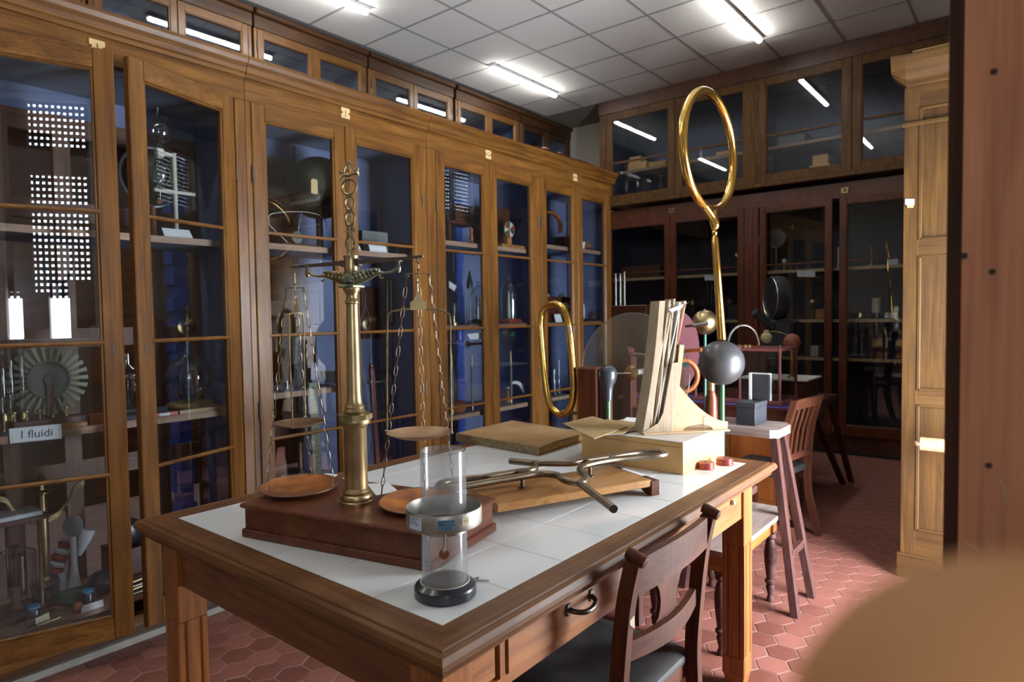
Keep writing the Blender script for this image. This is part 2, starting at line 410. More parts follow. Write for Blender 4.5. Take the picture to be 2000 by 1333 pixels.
def solo(name, mb, mat, label, cat, group=None, base=None, sharp=38):
    """a thing that is one mesh, with its origin at its base"""
    if base is None:
        xs = [v.x for v in mb.v]; ys = [v.y for v in mb.v]; zs = [v.z for v in mb.v]
        base = ((min(xs)+max(xs))/2, (min(ys)+max(ys))/2, min(zs))
    o = build(name, mb, mat, None, sharp=sharp)
    b = Vector(base); o.data.transform(Matrix.Translation(-b)); o.location = b
    o['label'] = label; o['category'] = cat
    if group: o['group'] = group
    return o
def struct(name, mb, mat, parent=None):
    o = build(name, mb, mat, parent); o['kind'] = 'structure'; return o
def ringpts(c, r, a, b, n=48, r2=None):
    c = Vector(c); a = Vector(a); b = Vector(b); r2 = r if r2 is None else r2
    return [c+a*(r*math.cos(2*PI*i/n))+b*(r2*math.sin(2*PI*i/n)) for i in range(n)]
def smooth_path(P, k=8):
    """Catmull-Rom through P"""
    P = [Vector(p) for p in P]; Q = [P[0]*2-P[1]]+P+[P[-1]*2-P[-2]]; out = []
    for i in range(1, len(Q)-2):
        for j in range(k):
            t_ = j/k; a, b_, c, d = Q[i-1], Q[i], Q[i+1], Q[i+2]
            out.append(0.5*((2*b_)+(c-a)*t_+(2*a-5*b_+4*c-d)*t_*t_+(3*b_-a-3*c+d)*t_**3))
    out.append(P[-1]); return out
def text(name, body, size, M, mat, parent, depth=0.0006, bend=None, align='CENTER'):
    """lettering as flat mesh; M places it (x right, y up, z out of the face)"""
    cu = bpy.data.curves.new(name, 'FONT'); cu.body = body; cu.size = size; cu.align_x = align; cu.align_y = 'CENTER'; cu.resolution_u = 3
    to = bpy.data.objects.new('tmp', cu); COL.objects.link(to)
    dg = bpy.context.evaluated_depsgraph_get(); me = bpy.data.meshes.new_from_object(to.evaluated_get(dg))
    bpy.data.objects.remove(to); bpy.data.curves.remove(cu)
    for v in me.vertices:
        p = Vector((v.co.x, v.co.y, depth))
        v.co = bend(p) if bend else M @ p
    off = wloc(parent); me.transform(Matrix.Translation(-off))
    me.name = name; me.materials.clear(); me.materials.append(MAT[mat])
    o = bpy.data.objects.new(name, me); COL.objects.link(o); o.parent = parent
    return o
def basis(o, ax, ay, az):
    ax, ay, az, o = Vector(ax), Vector(ay), Vector(az), Vector(o)
    return Matrix(((ax.x, ay.x, az.x, o.x), (ax.y, ay.y, az.y, o.y), (ax.z, ay.z, az.z, o.z), (0, 0, 0, 1)))
def face(o, ang):
    """local frame of a front: x along the face, y into the depth, z up"""
    return Matrix.Translation(Vector(o)) @ Matrix.Rotation(ang, 4, 'Z')
# ================================================================== the room
XW0, XW1, YR, YL, ZC = -2.2, 7.75, -0.5, 5.72, 4.04
mb = MB(); mb.box((XW0, YR-0.3, -0.06), (XW1+0.3, YL+0.2, -0.0012), 0); floor = struct('floor', mb, 'grout')
# hexagonal tiles, flat sides facing along X, 7 cm edge
HEX = 0.0700; A1 = 0.1238; A2 = (0.0619, 0.1072)
hexme = {}
def hex_mesh(k):
    mb = MB(); r = HEX*0.978; rng = random.Random(k)
    top = [(r*math.sin(PI/3*i), r*math.cos(PI/3*i), 0.0) for i in range(6)]
    ch = [(0.965*x, 0.965*y, 0.0012+rng.uniform(-.0002, .0002)) for x, y, z in top]
    bot = [(x, y, -0.012) for x, y, z in top]
    mb.add(bot+top+ch, [(i, 6+i, 6+(i+1) % 6, (i+1) % 6) for i in range(6)]+[(6+i, 12+i, 12+(i+1) % 6, 6+(i+1) % 6) for i in range(6)]+[tuple(range(12, 18))[::-1]])
    me = bpy.data.meshes.new('tile'); me.from_pydata([tuple(v) for v in mb.v], [], mb.f); me.materials.append(MAT['floor_tile']); me.update(); return me
hexes = [hex_mesh(k) for k in range(6)]
cells = []
for j in range(-30, 46):
    for i in range(-40, 90):
        x = 1.373+A1*i+A2[0]*j; y = 2.643+A2[1]*j
        if not (0.25 < x < 7.2 and YR+.05 < y < (3.16 if x < 5.3 else 4.3)): continue
        p = proj((x, y, 0)); vis = p is not None and -60 < p[0] < 2060 and p[1] < 1420
        if p is not None and vis and p[0] > 1835: vis = False
        hid = (4.02 < x and y < 0.56)
        cells.append((not (vis and not hid), math.hypot(x, y), x, y))
cells.sort()
rng = random.Random(3)
far = MB()
for n, (nv, d, x, y) in enumerate(cells):
    if n < 300:
        o = bpy.data.objects.new('tile', hexes[n % 6]); COL.objects.link(o); o.parent = floor
        o.location = (x, y, rng.uniform(-.0006, .0004)); o.rotation_euler = (rng.uniform(-.002, .002), rng.uniform(-.002, .002), 0)
    else:
        me = hexes[n % 6]; far.add([v.co+Vector((x, y, 0)) for v in me.vertices], [list(p.vertices) for p in me.polygons])
build('tile', far, 'floor_tile', floor, kind='stuff')

# ceiling: grid and lay-in tiles, plaster strips where the grid stops
mb = MB(); mb.box((XW0, YR, ZC+0.02), (7.06, 5.08, ZC+0.06), 0)
mb.box((XW0, 5.08, ZC+0.02), (7.06, YL, ZC+0.06), 0)
ceil_ = struct('ceiling', mb, 'ceiling_grid')
mb = MB(); mb.box((7.062, YR, ZC+0.005), (XW1, YL, ZC+0.06), 0); struct('trim_1', mb, 'plaster_shaded')
gx = [4.070+0.6015*k for k in range(-10, 5)]; gy = [3.893+0.6*k for k in range(-7, 2)]
XS = [XW0]+[g for g in gx if g > XW0+.02]+[7.055] if gx[-1] < 7.0 else [XW0]+[g for g in gx if XW0+.02 < g < 7.0]+[7.055]
YS = [YR]+[g for g in gy if g > YR+.02]+[5.075]
rest = MB()
for a, b_ in zip(XS, XS[1:]):
    for c, d in zip(YS, YS[1:]):
        t_ = MB(); t_.box((a+.011, c+.011, ZC), (b_-.011, d-.011, ZC+.022), 0, bev=0.002)
        pr_ = proj(((a+b_)/2, (c+d)/2, ZC))
        if pr_ and -150 < pr_[0] < 2100 and pr_[1] > -120: build('ceiling_tile', t_, 'ceiling_tile', ceil_)
        else: rest.v and None; rest.add(t_.v, t_.f)
build('ceiling_tile', rest, 'ceiling_tile', ceil_, kind='stuff')
g_ = MB()
for a in XS[1:-1]: g_.box((a-.011, YR, ZC-.001), (a+.011, 5.075, ZC+.02), 0)
for c in YS[1:-1]: g_.box((XW0, c-.011, ZC-.0015), (7.055, c+.011, ZC+.02), 0)
build('grid_bar', g_, 'ceiling_grid', ceil_, kind='stuff')

mb = MB(); mb.box((XW1, YR, 0), (XW1+.15, YL, ZC+.1), 0); struct('wall_back', mb, 'plaster')
mb = MB(); mb.box((XW0, YL, 0), (XW1, YL+.15, ZC+.1), 0); struct('wall_left', mb, 'walnut_dark')
mb = MB(); mb.box((XW0-.15, YR, 0), (XW0, YL, ZC+.1), 0); struct('wall_front', mb, 'plaster')
mb = MB(); wins = [(-1.5, 0.0, 1.24, 3.4), (2.48, 3.72, 0.06, 2.0), (6.6, 7.6, 2.95, 3.75)]
x = XW0
for a, b_, z0, z1 in wins:
    mb.box((x, YR-.25, 0), (a, YR, ZC+.1), 0); mb.box((a, YR-.25, 0), (b_, YR, z0), 0); mb.box((a, YR-.25, z1), (b_, YR, ZC+.1), 0); x = b_
mb.box((x, YR-.25, 0), (XW1, YR, ZC+.1), 0); struct('wall_right', mb, 'plaster')
for k, (a, b_, z0, z1) in enumerate(wins):
    wr = MB()
    for q in ((a, z0, a+.05, z1), (b_-.05, z0, b_, z1), (a, z0, b_, z0+.05), (a, z1-.05, b_, z1), ((a+b_)/2-.03, z0, (a+b_)/2+.03, z1)):
        wr.box((q[0], YR-.10, q[1]), (q[2], YR-.05, q[3]))
    wo = struct('window_%d' % (k+1), wr, 'white_paint')
    sz0 = {0: 1.68, 1: 1.95, 2: z0}[k]
    sl = MB(); z = z1-.02; n_ = 0
    while z > sz0:                         # roller shutter: slats with rows of light slots between them
        sl.box((a, YR-.20, z-.034), (b_, YR-.185, z), 0)
        xx = a
        while xx < b_: sl.box((xx, YR-.198, z-.056), (xx+.022, YR-.187, z-.034), 0); xx += .046
        z -= .056; n_ += 1
    build('shutter', sl, 'black_box', wo, kind='stuff')
    if k == 0:
        for q0, q1, q2, q3 in ((-.63, -.43, z0, 1.70), (-.27, -.02, z0, 1.80), (-1.5, -1.05, z0, 1.70), (-1.5, -.54, 1.701, 3.40), (-.08, -.02, 1.801, 3.40), (-.535, -.085, 2.72, 2.95)):
            im = MB(); im.box((q0, YR-.17, q2), (q1, YR-.13, q3), 2); build('inner_shutter', im, 'mahogany', wo)

# ceiling lamps
for k, (cx, cy) in enumerate(((3.03, 4.43), (5.79, 4.44), (5.80, 2.09), (3.0, 2.09), (0.2, 4.43), (0.2, 2.09))):
    if k < 3: lb = ['white tube lamp on the ceiling, first from the top edge above the left cupboards', 'white tube lamp on the ceiling above the far end of the left vitrines',
                    'white tube lamp on the ceiling right above the big gilded ring'][k]
    else: lb = ['white tube lamp on the ceiling over the tiled table', 'white tube lamp on the ceiling at the near left end of the room', 'white tube lamp on the ceiling above the photographer'][k-3]
    T_ = thing('ceiling_lamp', lb, 'lamp', (cx, cy, ZC), 'tube lamps on the ceiling')
    h = MB(); h.box((cx-.585, cy-.035, ZC-.03), (cx+.585, cy+.035, ZC), 0, bev=.004); build('housing', h, 'white_paint', T_)
    d = MB(); d.lathe([(.001, 0), (.024, .004), (.026, 1.136), (.001, 1.14)], (cx-.57, cy, ZC-.036), 12, axis=(1, 0, 0)); build('lamp_tube', d, 'lamp_glow', T_)

# ================================================================== glazed fronts
def door(parent, M, x0, x1, z0, z1, mats, st=0.075, rt=0.08, rb=0.09, th=0.034, bars=(), barr=0.009, hinge='l', ang=0.0, pane='pane', boxbar=False, knob=None):
    """framed glass door in the face frame M; hinge side 'l'/'r', ang opens it towards the room"""
    Wd = x1-x0
    if hinge == 'l': D_ = M @ Matrix.Translation((x0, 0, 0)) @ Matrix.Rotation(-ang, 4, 'Z'); u0, u1 = 0, Wd
    else: D_ = M @ Matrix.Translation((x1, 0, 0)) @ Matrix.Rotation(ang, 4, 'Z'); u0, u1 = -Wd, 0
    f = MB(D_); g = 0.002
    f.box((u0+g, 0, z0), (u0+st, th, z1), 2, bev=.004); f.box((u1-st, 0, z0), (u1-g, th, z1), 2, bev=.004)
    f.box((u0+st, .001, z1-rt), (u1-st, th-.001, z1), 0); f.box((u0+st, .001, z0), (u1-st, th-.001, z0+rb), 0)
    a, b_, c, d = u0+st, u1-st, z0+rb, z1-rt              # moulding round the glass
    for q in (((a-.002, .006, c), (a+.010, th, d), 2), ((b_-.010, .006, c), (b_+.002, th, d), 2), ((a, .006, c-.002), (b_, th, c+.010), 0), ((a, .006, d-.010), (b_, th, d+.002), 0)):
        f.box(q[0], q[1], q[2], bev=.003)
    dr = build('door', f, mats, parent)
    p = MB(D_); p.box((a, .019, c), (b_, .022, d), 0); build('glass_pane', p, pane, dr)
    for z in bars:
        r_ = MB(D_)
        if boxbar: r_.box((a, .004, z-barr), (b_, .016, z+barr), 0)
        else: r_.cyl((a-.006, .008, z), (b_+.006, .008, z), barr, 10)
        build('glazing_bar', r_, [mats[0]] if isinstance(mats, list) else mats, dr)
    if knob is not None:
        kx = u1-st/2 if hinge == 'l' else u0+st/2
        kk = MB(D_); kk.box((kx-.006, -.002, knob-.02), (kx+.006, .001, knob+.02), 2); build('keyhole_plate', kk, 'iron', dr)
    hk = u0 if hinge == 'l' else u1
    for z in (z0+.35*(z1-z0), z0+.85*(z1-z0)):
        hm = MB(D_); hm.cyl((hk, -.003, z-.045), (hk, -.003, z+.045), .006, 8); build('hinge', hm, 'iron', dr)
    return dr

def vitrine(name, label, loc, M, W, z0, z1, D, mats, stiles, doors, shelves, back='blue_paint', backframe=None, bars=(), inner='blue_grey', edge='shelf_edge', topz=None, group=None,
            plinth=True, cornice=None, frieze=None, floorz=None, sidewall=(True, True), pane='pane', **dk):
    T_ = thing(name, label, 'cabinet', loc, group)
    c = MB(M)
    for a, b_ in stiles: c.box((a, .004, z0), (b_, .045, z1), 2, bev=.003)
    for s_, xx in zip(sidewall, (0, W-.025)):
        if s_: c.box((xx, .03, z0-.04), (xx+.025, D, z1+.04), 2)
    if frieze: c.box((0, .002, z1), (W, .05, frieze), 0)
    c.box((0, .01, z0-.05), (W, .05, z0), 0)
    build('carcass', c, mats, T_)
    for s_, xa, xb in ((sidewall[0], .0255, .029), (True, W-.004-(.026 if sidewall[1] else 0), W-.0005-(.026 if sidewall[1] else 0))):
        if s_:
            c = MB(M); c.box((xa, .05, z0+.03), (xb, D-.032, z1-.02), 2); build('side_lining', c, back, T_)
    fz = z0+.03 if floorz is None else floorz
    i_ = MB(M); i_.box((0, .05, fz-.025), (W, D, fz), 0); build('base_board', i_, edge, T_)
    i_ = MB(M); tz = z1-.02 if topz is None else topz; i_.box((0, .045, tz), (W, D, tz+.02), 0); build('top_board', i_, inner, T_)
    i_ = MB(M); i_.box((0, D-.012, fz), (W, D, tz), 0)
    if backframe is None: build('back_panel', i_, back, T_)
    else:
        # glazed back: a strip of blue wall, then brown posts and rails of the doors on the other side
        i_ = MB(M); i_.box((0, D-.012, backframe['z']), (W, D, tz), 0); build('back_panel', i_, back, T_)
        bf = MB(M)
        for a, b_ in backframe['posts']: bf.box((a, D-.03, fz), (b_, D, backframe['z']), 2)
        for z_ in backframe['rails']: bf.box((0, D-.028, z_-.045), (W, D-.002, z_+.045), 0)
        build('back_frame', bf, 'purple_brown', T_)
    for z_ in shelves:
        zz, sx0, sx1, dd = (z_ if isinstance(z_, tuple) else (z_, 0.02, W-.02, .06))
        sh = MB(M); sh.box((sx0, dd, zz-.028), (sx1, D-.03, zz), 0); s_o = build('shelf', sh, inner, T_)
        se = MB(M); se.box((sx0, dd-.012, zz-.030), (sx1, dd, zz+.001), 0); build('shelf_lipping', se, edge, s_o)
    for dd in doors:
        x0, x1, hs, an = dd[:4]
        door(T_, M, x0, x1, z0, z1, mats, bars=bars, hinge=hs, ang=an, pane=pane, **dk)
    if plinth:
        p_ = MB(M); p_.box((0, .012, .032), (W, D, z0-.05), 0); build('plinth', p_, 'walnut_dark' if edge == 'shelf_edge' else 'door_dark', T_)
        p_ = MB(M); p_.box((0, -.018, 0), (W, D, .032), 0, bev=.003); build('base_stone', p_, 'stone' if edge == 'shelf_edge' else 'dark_void', T_)
    if cornice: cornice(T_, M, W)
    return T_
wood('purple_brown', (0.050, 0.018, 0.009), (0.13, 0.052, 0.026), (0.20, 0.088, 0.046), 0.45)

def cornice_low(e0, e1):
    def f(T_, M, W):
        prof = [(0.0, 2.645), (-.012, 2.648), (-.014, 2.665), (-.022, 2.672), (-.026, 2.695), (-.040, 2.712), (-.050, 2.730), (-.052, 2.745), (0.05, 2.752), (.05, 2.645)]
        c = MB(M); c.sweep([(-e0, 0, 0), (W+e1, 0, 0)], [(y, z) for y, z in prof], (0, 1, 0), (0, 0, 1), 0)
        build('cornice', c, 'walnut', T_)
        c = MB(M); c.box((0.002, .052, 2.60), (W-.002, .50, 2.70), 0); build('roof_board', c, 'walnut_dark', T_)
    return f
ZB = (1.884, 1.349, 0.803)
ML = face((0.45, 3.12, 0), 0)
def lx(x): return x-0.45
# bay I, both doors ajar
VI = vitrine('display_cabinet', 'left vitrine with both glass doors ajar, the one lettered I', (1.08, 3.35, 0), ML, 1.297, .115, 2.54, .50, 'walnut',
    [(0, .09), (1.245, 1.298)], [(lx(.54), lx(1.115), 'l', math.radians(17.5)), (lx(1.118), lx(1.692), 'r', math.radians(16.9))],
    [(1.83, .03, 1.27, .075), (.985, .03, 1.27, .075)], backframe=dict(z=2.40, posts=[(.0, .06), (.36, .43), (.60, .67), (1.0, 1.08), (1.24, 1.295)], rails=[2.36, 1.96, 1.36, .72]), bars=ZB, frieze=2.65, floorz=.19, knob=1.32,
    cornice=cornice_low(.4, 0), group='glazed vitrines along the left', inner='blue_grey')
MJ = face((1.75, 3.12, 0), 0)
VJ = vitrine('display_cabinet', 'closed left vitrine lettered J, right behind the brass balance', (2.37, 3.35, 0), MJ, 1.25, .115, 2.54, .50, 'walnut',
    [(-.002, .03), (1.20, 1.25)], [(.03, .606, 'l', 0), (.606, 1.203, 'r', 0)],
    [(1.84, .03, 1.22, .075), (1.035, .03, .60, .075)], backframe=dict(z=2.40, posts=[(.0, .05), (.20, .27), (.56, 1.25)], rails=[2.36, 2.0, 1.5, .75]), bars=ZB, frieze=2.65, floorz=.19,
    cornice=cornice_low(0, 0), group='glazed vitrines along the left', inner='blue_grey', sidewall=(True, False))
p_ = MB(MJ); p_.box((.58, .46, .19), (1.24, .468, 2.5), 0); build('back_panel', p_, 'blue_paint', VJ)
MG = face((3.003, 3.12, 0), 0)
VG = vitrine('display_cabinet', 'closed left vitrine lettered G with bell jars on its middle shelf', (3.6, 3.35, 0), MG, 1.23, .115, 2.54, .50, 'walnut',
    [(.0, .08), (1.195, 1.23)], [(.08, .627, 'l', 0), (.627, 1.20, 'r', 0)],
    [(1.96, .03, 1.2, .075), (1.37, .03, 1.2, .075), (.735, .03, 1.2, .075)], bars=ZB, frieze=2.65, floorz=.19, cornice=cornice_low(0, 0), group='glazed vitrines along the left', inner='blue_grey', sidewall=(True, False))
MH = face((4.233, 3.12, 0), 0)
VH = vitrine('display_cabinet', 'last and narrowest closed left vitrine at the far end of the row', (4.8, 3.35, 0), MH, 1.125, .115, 2.54, .50, 'walnut',
    [(.0, .02), (1.09, 1.125)], [(.02, .558, 'l', 0), (.558, 1.10, 'r', 0)],
    [(2.02, .03, 1.1, .075), (1.37, .03, 1.1, .075), (.735, .03, 1.1, .075)], bars=ZB, frieze=2.65, floorz=.19, cornice=cornice_low(0, .05), group='glazed vitrines along the left', inner='blue_grey')
# letter plates on the frieze
def plate(px, py, letter, T_, z=None, Y=3.115, mat='label_cream'):
    p = Yp(px, py, Y); q = MB()
    w_, h_ = .030, .030
    poly = [(-w_, -h_), (w_, -h_), (w_, -.007), (w_-.010, -.004), (w_-.010, .004), (w_, .007), (w_, h_), (-w_, h_), (-w_, .007), (-w_+.010, .004), (-w_+.010, -.004), (-w_, -.007)]
    q.prism([(p.x+a, Y, p.z+b_) for a, b_ in poly], (0, .006, 0)); o = build('letter_plate', q, mat, T_)
    if letter: text('lettering', letter, .042, basis((p.x, Y, p.z-.001), (1, 0, 0), (0, 0, 1), (0, -1, 0)), 'ink', o)
plate(190, 92, 'I', VI); plate(675, 221, 'J', VJ); plate(954, 302, 'G', VG); plate(1124, 347, 'H', VH)

# dark masonry pier painted blue behind the first vitrine, seen through its back
for (px0, px1, nm) in ((346, 372, 'blue pillar with ragged painted edges seen through the vitrine lettered I'), (893, 908, 'blue pillar with ragged painted edges inside the vitrine lettered G')):
    Yq = 3.66 if px0 < 500 else 3.585
    a = Yp(px0, 700, Yq).x; b_ = Yp(px1, 700, Yq).x
    mb = MB(); z = 0.2 if px0 > 500 else .0
    while z < 2.35:
        h = random.uniform(.05, .08); j0, j1 = random.uniform(-.012, .012), random.uniform(-.012, .012)
        mb.box((a+j0, Yq, z), (b_+j1, Yq+(.12 if px0 < 500 else .02), min(z+h, 2.4)), 0, bev=.003); z += h+.001
    if px0 < 500: solo('painted_pillar', mb, 'blue_bright', nm, 'pillar')
    else: build('painted_strip', mb, 'blue_bright', VG)

# upper cupboards over the passage on the left
def cornice_up(T_, M, W):
    c = MB(M); c.box((0, -.01, 3.885), (W, .05, 4.035), 0); build('frieze', c, 'walnut_dark', T_)
    c = MB(M); c.box((0, -.05, 3.985), (W, -.01, 4.035), 0, bev=.01); build('cornice', c, 'walnut_dark', T_)
UX = [(.54, 1.74), (1.755, 2.965), (2.985, 4.165), (4.19, 5.375), (5.42, 6.575), (6.60, 7.735)]
UP = [None, ((1.83, 2.25), (2.394, 2.81)), ((3.06, 3.487), (3.65, 4.043)), ((4.268, 4.672), (4.816, 5.228)), ((5.508, 5.914), (6.064, 6.458)), ((6.69, 7.087), (7.227, 7.617))]
ULB = ['upper left cupboard nearest the camera, mostly cut off by the top edge', 'upper left cupboard above the vitrine lettered I, a lamp mirrored in its glass', 'upper left cupboard with two small panes above the letter J',
       'fourth upper left cupboard, just left of the letter G', 'fifth upper left cupboard, above the far end of the vitrines', 'last upper left cupboard, ending at the bare beige wall']
for k, (a, b_) in enumerate(UX):
    Mu = face((a, 5.15, 0), 0); W = b_-a
    vitrine('wall_cupboard', ULB[k], ((a+b_)/2, 5.35, 2.85), Mu, W, 2.95, 3.885, .50, 'walnut_dark' if k > 4 else 'walnut', [(0, .03), (W-.03, W)], [(.03, W/2, 'l', 0), (W/2, W-.03, 'r', 0)], [3.42],
            back='blue_paint', inner='blue_grey', plinth=False, cornice=cornice_up, group='cupboards high on the left', st=.055, rt=.065, rb=.08)

# ---- the far wall: upper cupboards and dark vitrines
def fy(y): return 4.26-y
MU = face((7.04, 4.26, 0), -PI/2)
def shelfobjs(): pass
def cornice_back(T_, M, W):
    c = MB(M); c.box((0, -.012, 3.88), (W, .06, 4.035), 0); build('frieze', c, 'door_dark', T_)
    c = MB(M); c.box((0, -.03, 2.742), (W, .06, 2.79), 0, bev=.006); build('base_moulding', c, 'walnut_mid', T_)
wood('walnut_mid', (0.030, 0.012, 0.003), (0.090, 0.040, 0.009), (0.155, 0.074, 0.018), 0.45, spec=0.25)
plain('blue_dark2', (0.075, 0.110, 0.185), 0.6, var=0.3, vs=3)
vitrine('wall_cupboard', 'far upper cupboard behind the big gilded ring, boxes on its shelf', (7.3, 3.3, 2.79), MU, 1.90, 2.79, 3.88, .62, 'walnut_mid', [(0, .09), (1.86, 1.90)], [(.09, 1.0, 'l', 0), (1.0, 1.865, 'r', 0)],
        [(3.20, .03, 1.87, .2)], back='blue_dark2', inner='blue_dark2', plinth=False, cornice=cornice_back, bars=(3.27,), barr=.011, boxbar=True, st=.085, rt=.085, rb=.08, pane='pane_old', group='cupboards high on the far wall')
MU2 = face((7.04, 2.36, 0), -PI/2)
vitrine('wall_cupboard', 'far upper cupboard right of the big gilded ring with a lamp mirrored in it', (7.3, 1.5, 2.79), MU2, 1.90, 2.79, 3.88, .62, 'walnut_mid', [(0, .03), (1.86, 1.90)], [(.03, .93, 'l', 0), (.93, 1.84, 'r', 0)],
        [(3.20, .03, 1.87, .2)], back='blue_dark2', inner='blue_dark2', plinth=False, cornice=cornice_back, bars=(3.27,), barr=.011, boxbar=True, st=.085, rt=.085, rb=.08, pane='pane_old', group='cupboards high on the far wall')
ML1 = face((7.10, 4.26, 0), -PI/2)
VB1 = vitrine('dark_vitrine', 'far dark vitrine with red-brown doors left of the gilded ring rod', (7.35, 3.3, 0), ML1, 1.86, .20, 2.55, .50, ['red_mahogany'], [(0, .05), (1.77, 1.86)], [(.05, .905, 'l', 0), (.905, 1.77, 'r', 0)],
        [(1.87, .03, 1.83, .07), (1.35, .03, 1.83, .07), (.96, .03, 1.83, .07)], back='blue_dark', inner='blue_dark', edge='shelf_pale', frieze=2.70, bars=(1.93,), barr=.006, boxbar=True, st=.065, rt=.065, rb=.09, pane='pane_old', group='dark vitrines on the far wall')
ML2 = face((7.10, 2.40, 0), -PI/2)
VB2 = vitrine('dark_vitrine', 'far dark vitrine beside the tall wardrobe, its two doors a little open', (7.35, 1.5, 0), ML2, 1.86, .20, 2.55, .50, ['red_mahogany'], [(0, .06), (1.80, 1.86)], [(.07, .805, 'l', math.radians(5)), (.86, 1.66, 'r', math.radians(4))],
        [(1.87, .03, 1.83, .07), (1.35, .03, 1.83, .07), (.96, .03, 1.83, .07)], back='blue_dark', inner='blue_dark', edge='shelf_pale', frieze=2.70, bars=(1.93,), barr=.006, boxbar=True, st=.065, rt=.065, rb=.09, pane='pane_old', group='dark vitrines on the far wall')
for px, py, T_ in ((1312, 411, VB1), (1650, 372, VB2)):
    p = Xp(px, py, 7.095); q = MB(); q.box((7.092, p.y-.035, p.z-.03), (7.099, p.y+.035, p.z+.03), 0, bev=.003); o = build('letter_plate', q, 'brass_old', T_)
    q = MB(); q.box((7.0905, p.y-.012, p.z-.014), (7.0925, p.y+.010, p.z+.014), 0); build('worn_mark', q, 'ink', o)
# ================================================================== the tiled table
TX0, TX1, TY0, TY1, TT = 0.844, 2.483, 0.860, 1.951, 0.860
TB = thing('tiled_table', 'large wooden laboratory table with a white tiled top and drawers', 'table', (1.66, 1.4, 0))
prof = [(0, .8598), (.064, .8598), (.067, .856), (.070, .856), (.073, .8595), (.081, .856), (.087, .846), (.0865, .836), (.080, .829), (.073, .826), (.071, .820), (.069, .812), (0, .812)]
def border(side):
    m_ = MB(); P = []
    for d, z in prof:
        x0, x1, y0, y1 = TX0-d, TX1+d, TY0-d, TY1+d
        e = {'s': ((x0, y0), (x1, y0)), 'e': ((x1, y0), (x1, y1)), 'n': ((x1, y1), (x0, y1)), 'w': ((x0, y1), (x0, y0))}[side]
        P.append([(e[0][0], e[0][1], z), (e[1][0], e[1][1], z)])
    vs = [p[0] for p in P]+[p[1] for p in P]; n = len(P)
    fs = [(k, (k+1) % n, n+(k+1) % n, n+k) for k in range(n)]+[list(range(n))[::-1], list(range(n, 2*n))]
    m_.add(vs, fs, 0 if side in 'sn' else 1); build('border_board', m_, 'table_edge', TB)
for sd in 'wesn': border(sd)
mb = MB(); mb.box((TX0, TY0, .815), (TX1, TY1, .8555), 0); build('tile_bed', mb, 'tile_grout', TB)
txs = [TX0+.001]+[TX0+.2*k for k in range(1, 9)]+[TX1-.001]; tys = [TY0+.001, 1.060, 1.256, 1.454, 1.652, 1.850, TY1-.001]
rg = random.Random(5)
for a, b_ in zip(txs, txs[1:]):
    for c, d in zip(tys, tys[1:]):
        t_ = MB(); dz = rg.uniform(-.0005, -.0001); t_.box((a+.0012, c+.0012, .852), (b_-.0012, d-.0012, TT+dz), 0, bev=.0007); build('tile', t_, 'glazed_white', TB)
# legs with flutes on the lower part
def leg_sec(w, g=.006, gw=.010):
    h = w/2; P = []
    for k in range(4):
        for u in (-h, -.022-gw/2, -.022, -.022+gw/2, .002+.020-gw/2, .022, .022+gw/2):
            d = -h + (g if abs(abs(u)-.022) < 1e-6 else 0)
            x, y = u, d
            for _ in range(k): x, y = -y, x
            P.append((x, y))
    return P
for (lx_, ly_) in ((.863, 1.957), (.863, .884), (2.445, .884), (2.445, 1.957)):
    w_ = .086; m_ = MB(); h = w_/2
    m_.box((lx_-h, ly_-h, .56), (lx_+h, ly_+h, .812), 2, bev=.003)
    sec = leg_sec(w_-.002); n_ = len(sec)
    m_.sweep([(lx_, ly_, .13), (lx_, ly_, .56)], sec, (1, 0, 0), (0, 1, 0), 2)
    m_.box((lx_-h, ly_-h, .055), (lx_+h, ly_+h, .13), 2, bev=.003)
    q = h-.004; m_.sweep([(lx_, ly_, 0), (lx_, ly_, .055)], [[(-q+.010, -q+.010), (q-.010, -q+.010), (q-.010, q-.010), (-q+.010, q-.010)], [(-q, -q), (q, -q), (q, q), (-q, q)]], (1, 0, 0), (0, 1, 0), 2)
    build('leg', m_, 'table_wood', TB)
mb = MB(); mb.box((.836, .927, .668), (.858, 1.914, .812), 1); build('apron', mb, 'apron_dark', TB)
mb = MB(); mb.box((2.45, .927, .668), (2.472, 1.914, .812), 1); build('apron', mb, 'table_wood', TB)
mb = MB(); mb.box((.906, 1.965, .668), (2.402, 1.985, .812), 0); build('apron', mb, 'table_wood', TB)
mb = MB(); mb.box((.906, .862, .668), (2.402, .884, .812), 0); mb.box((.906, .852, .668), (2.402, .862, .690), 0); mb.box((.906, .852, .798), (2.402, .862, .812), 0)
mb.box((1.00, .852, .690), (1.018, .862, .798), 2); mb.box((1.60, .852, .690), (1.76, .862, .798), 2); mb.box((2.36, .852, .690), (2.402, .862, .798), 2); build('apron', mb, 'table_wood', TB)
mb = MB(); mb.box((.915, .856, .694), (.992, .866, .794), 0, bev=.004); build('inset_panel', mb, 'table_wood', TB)
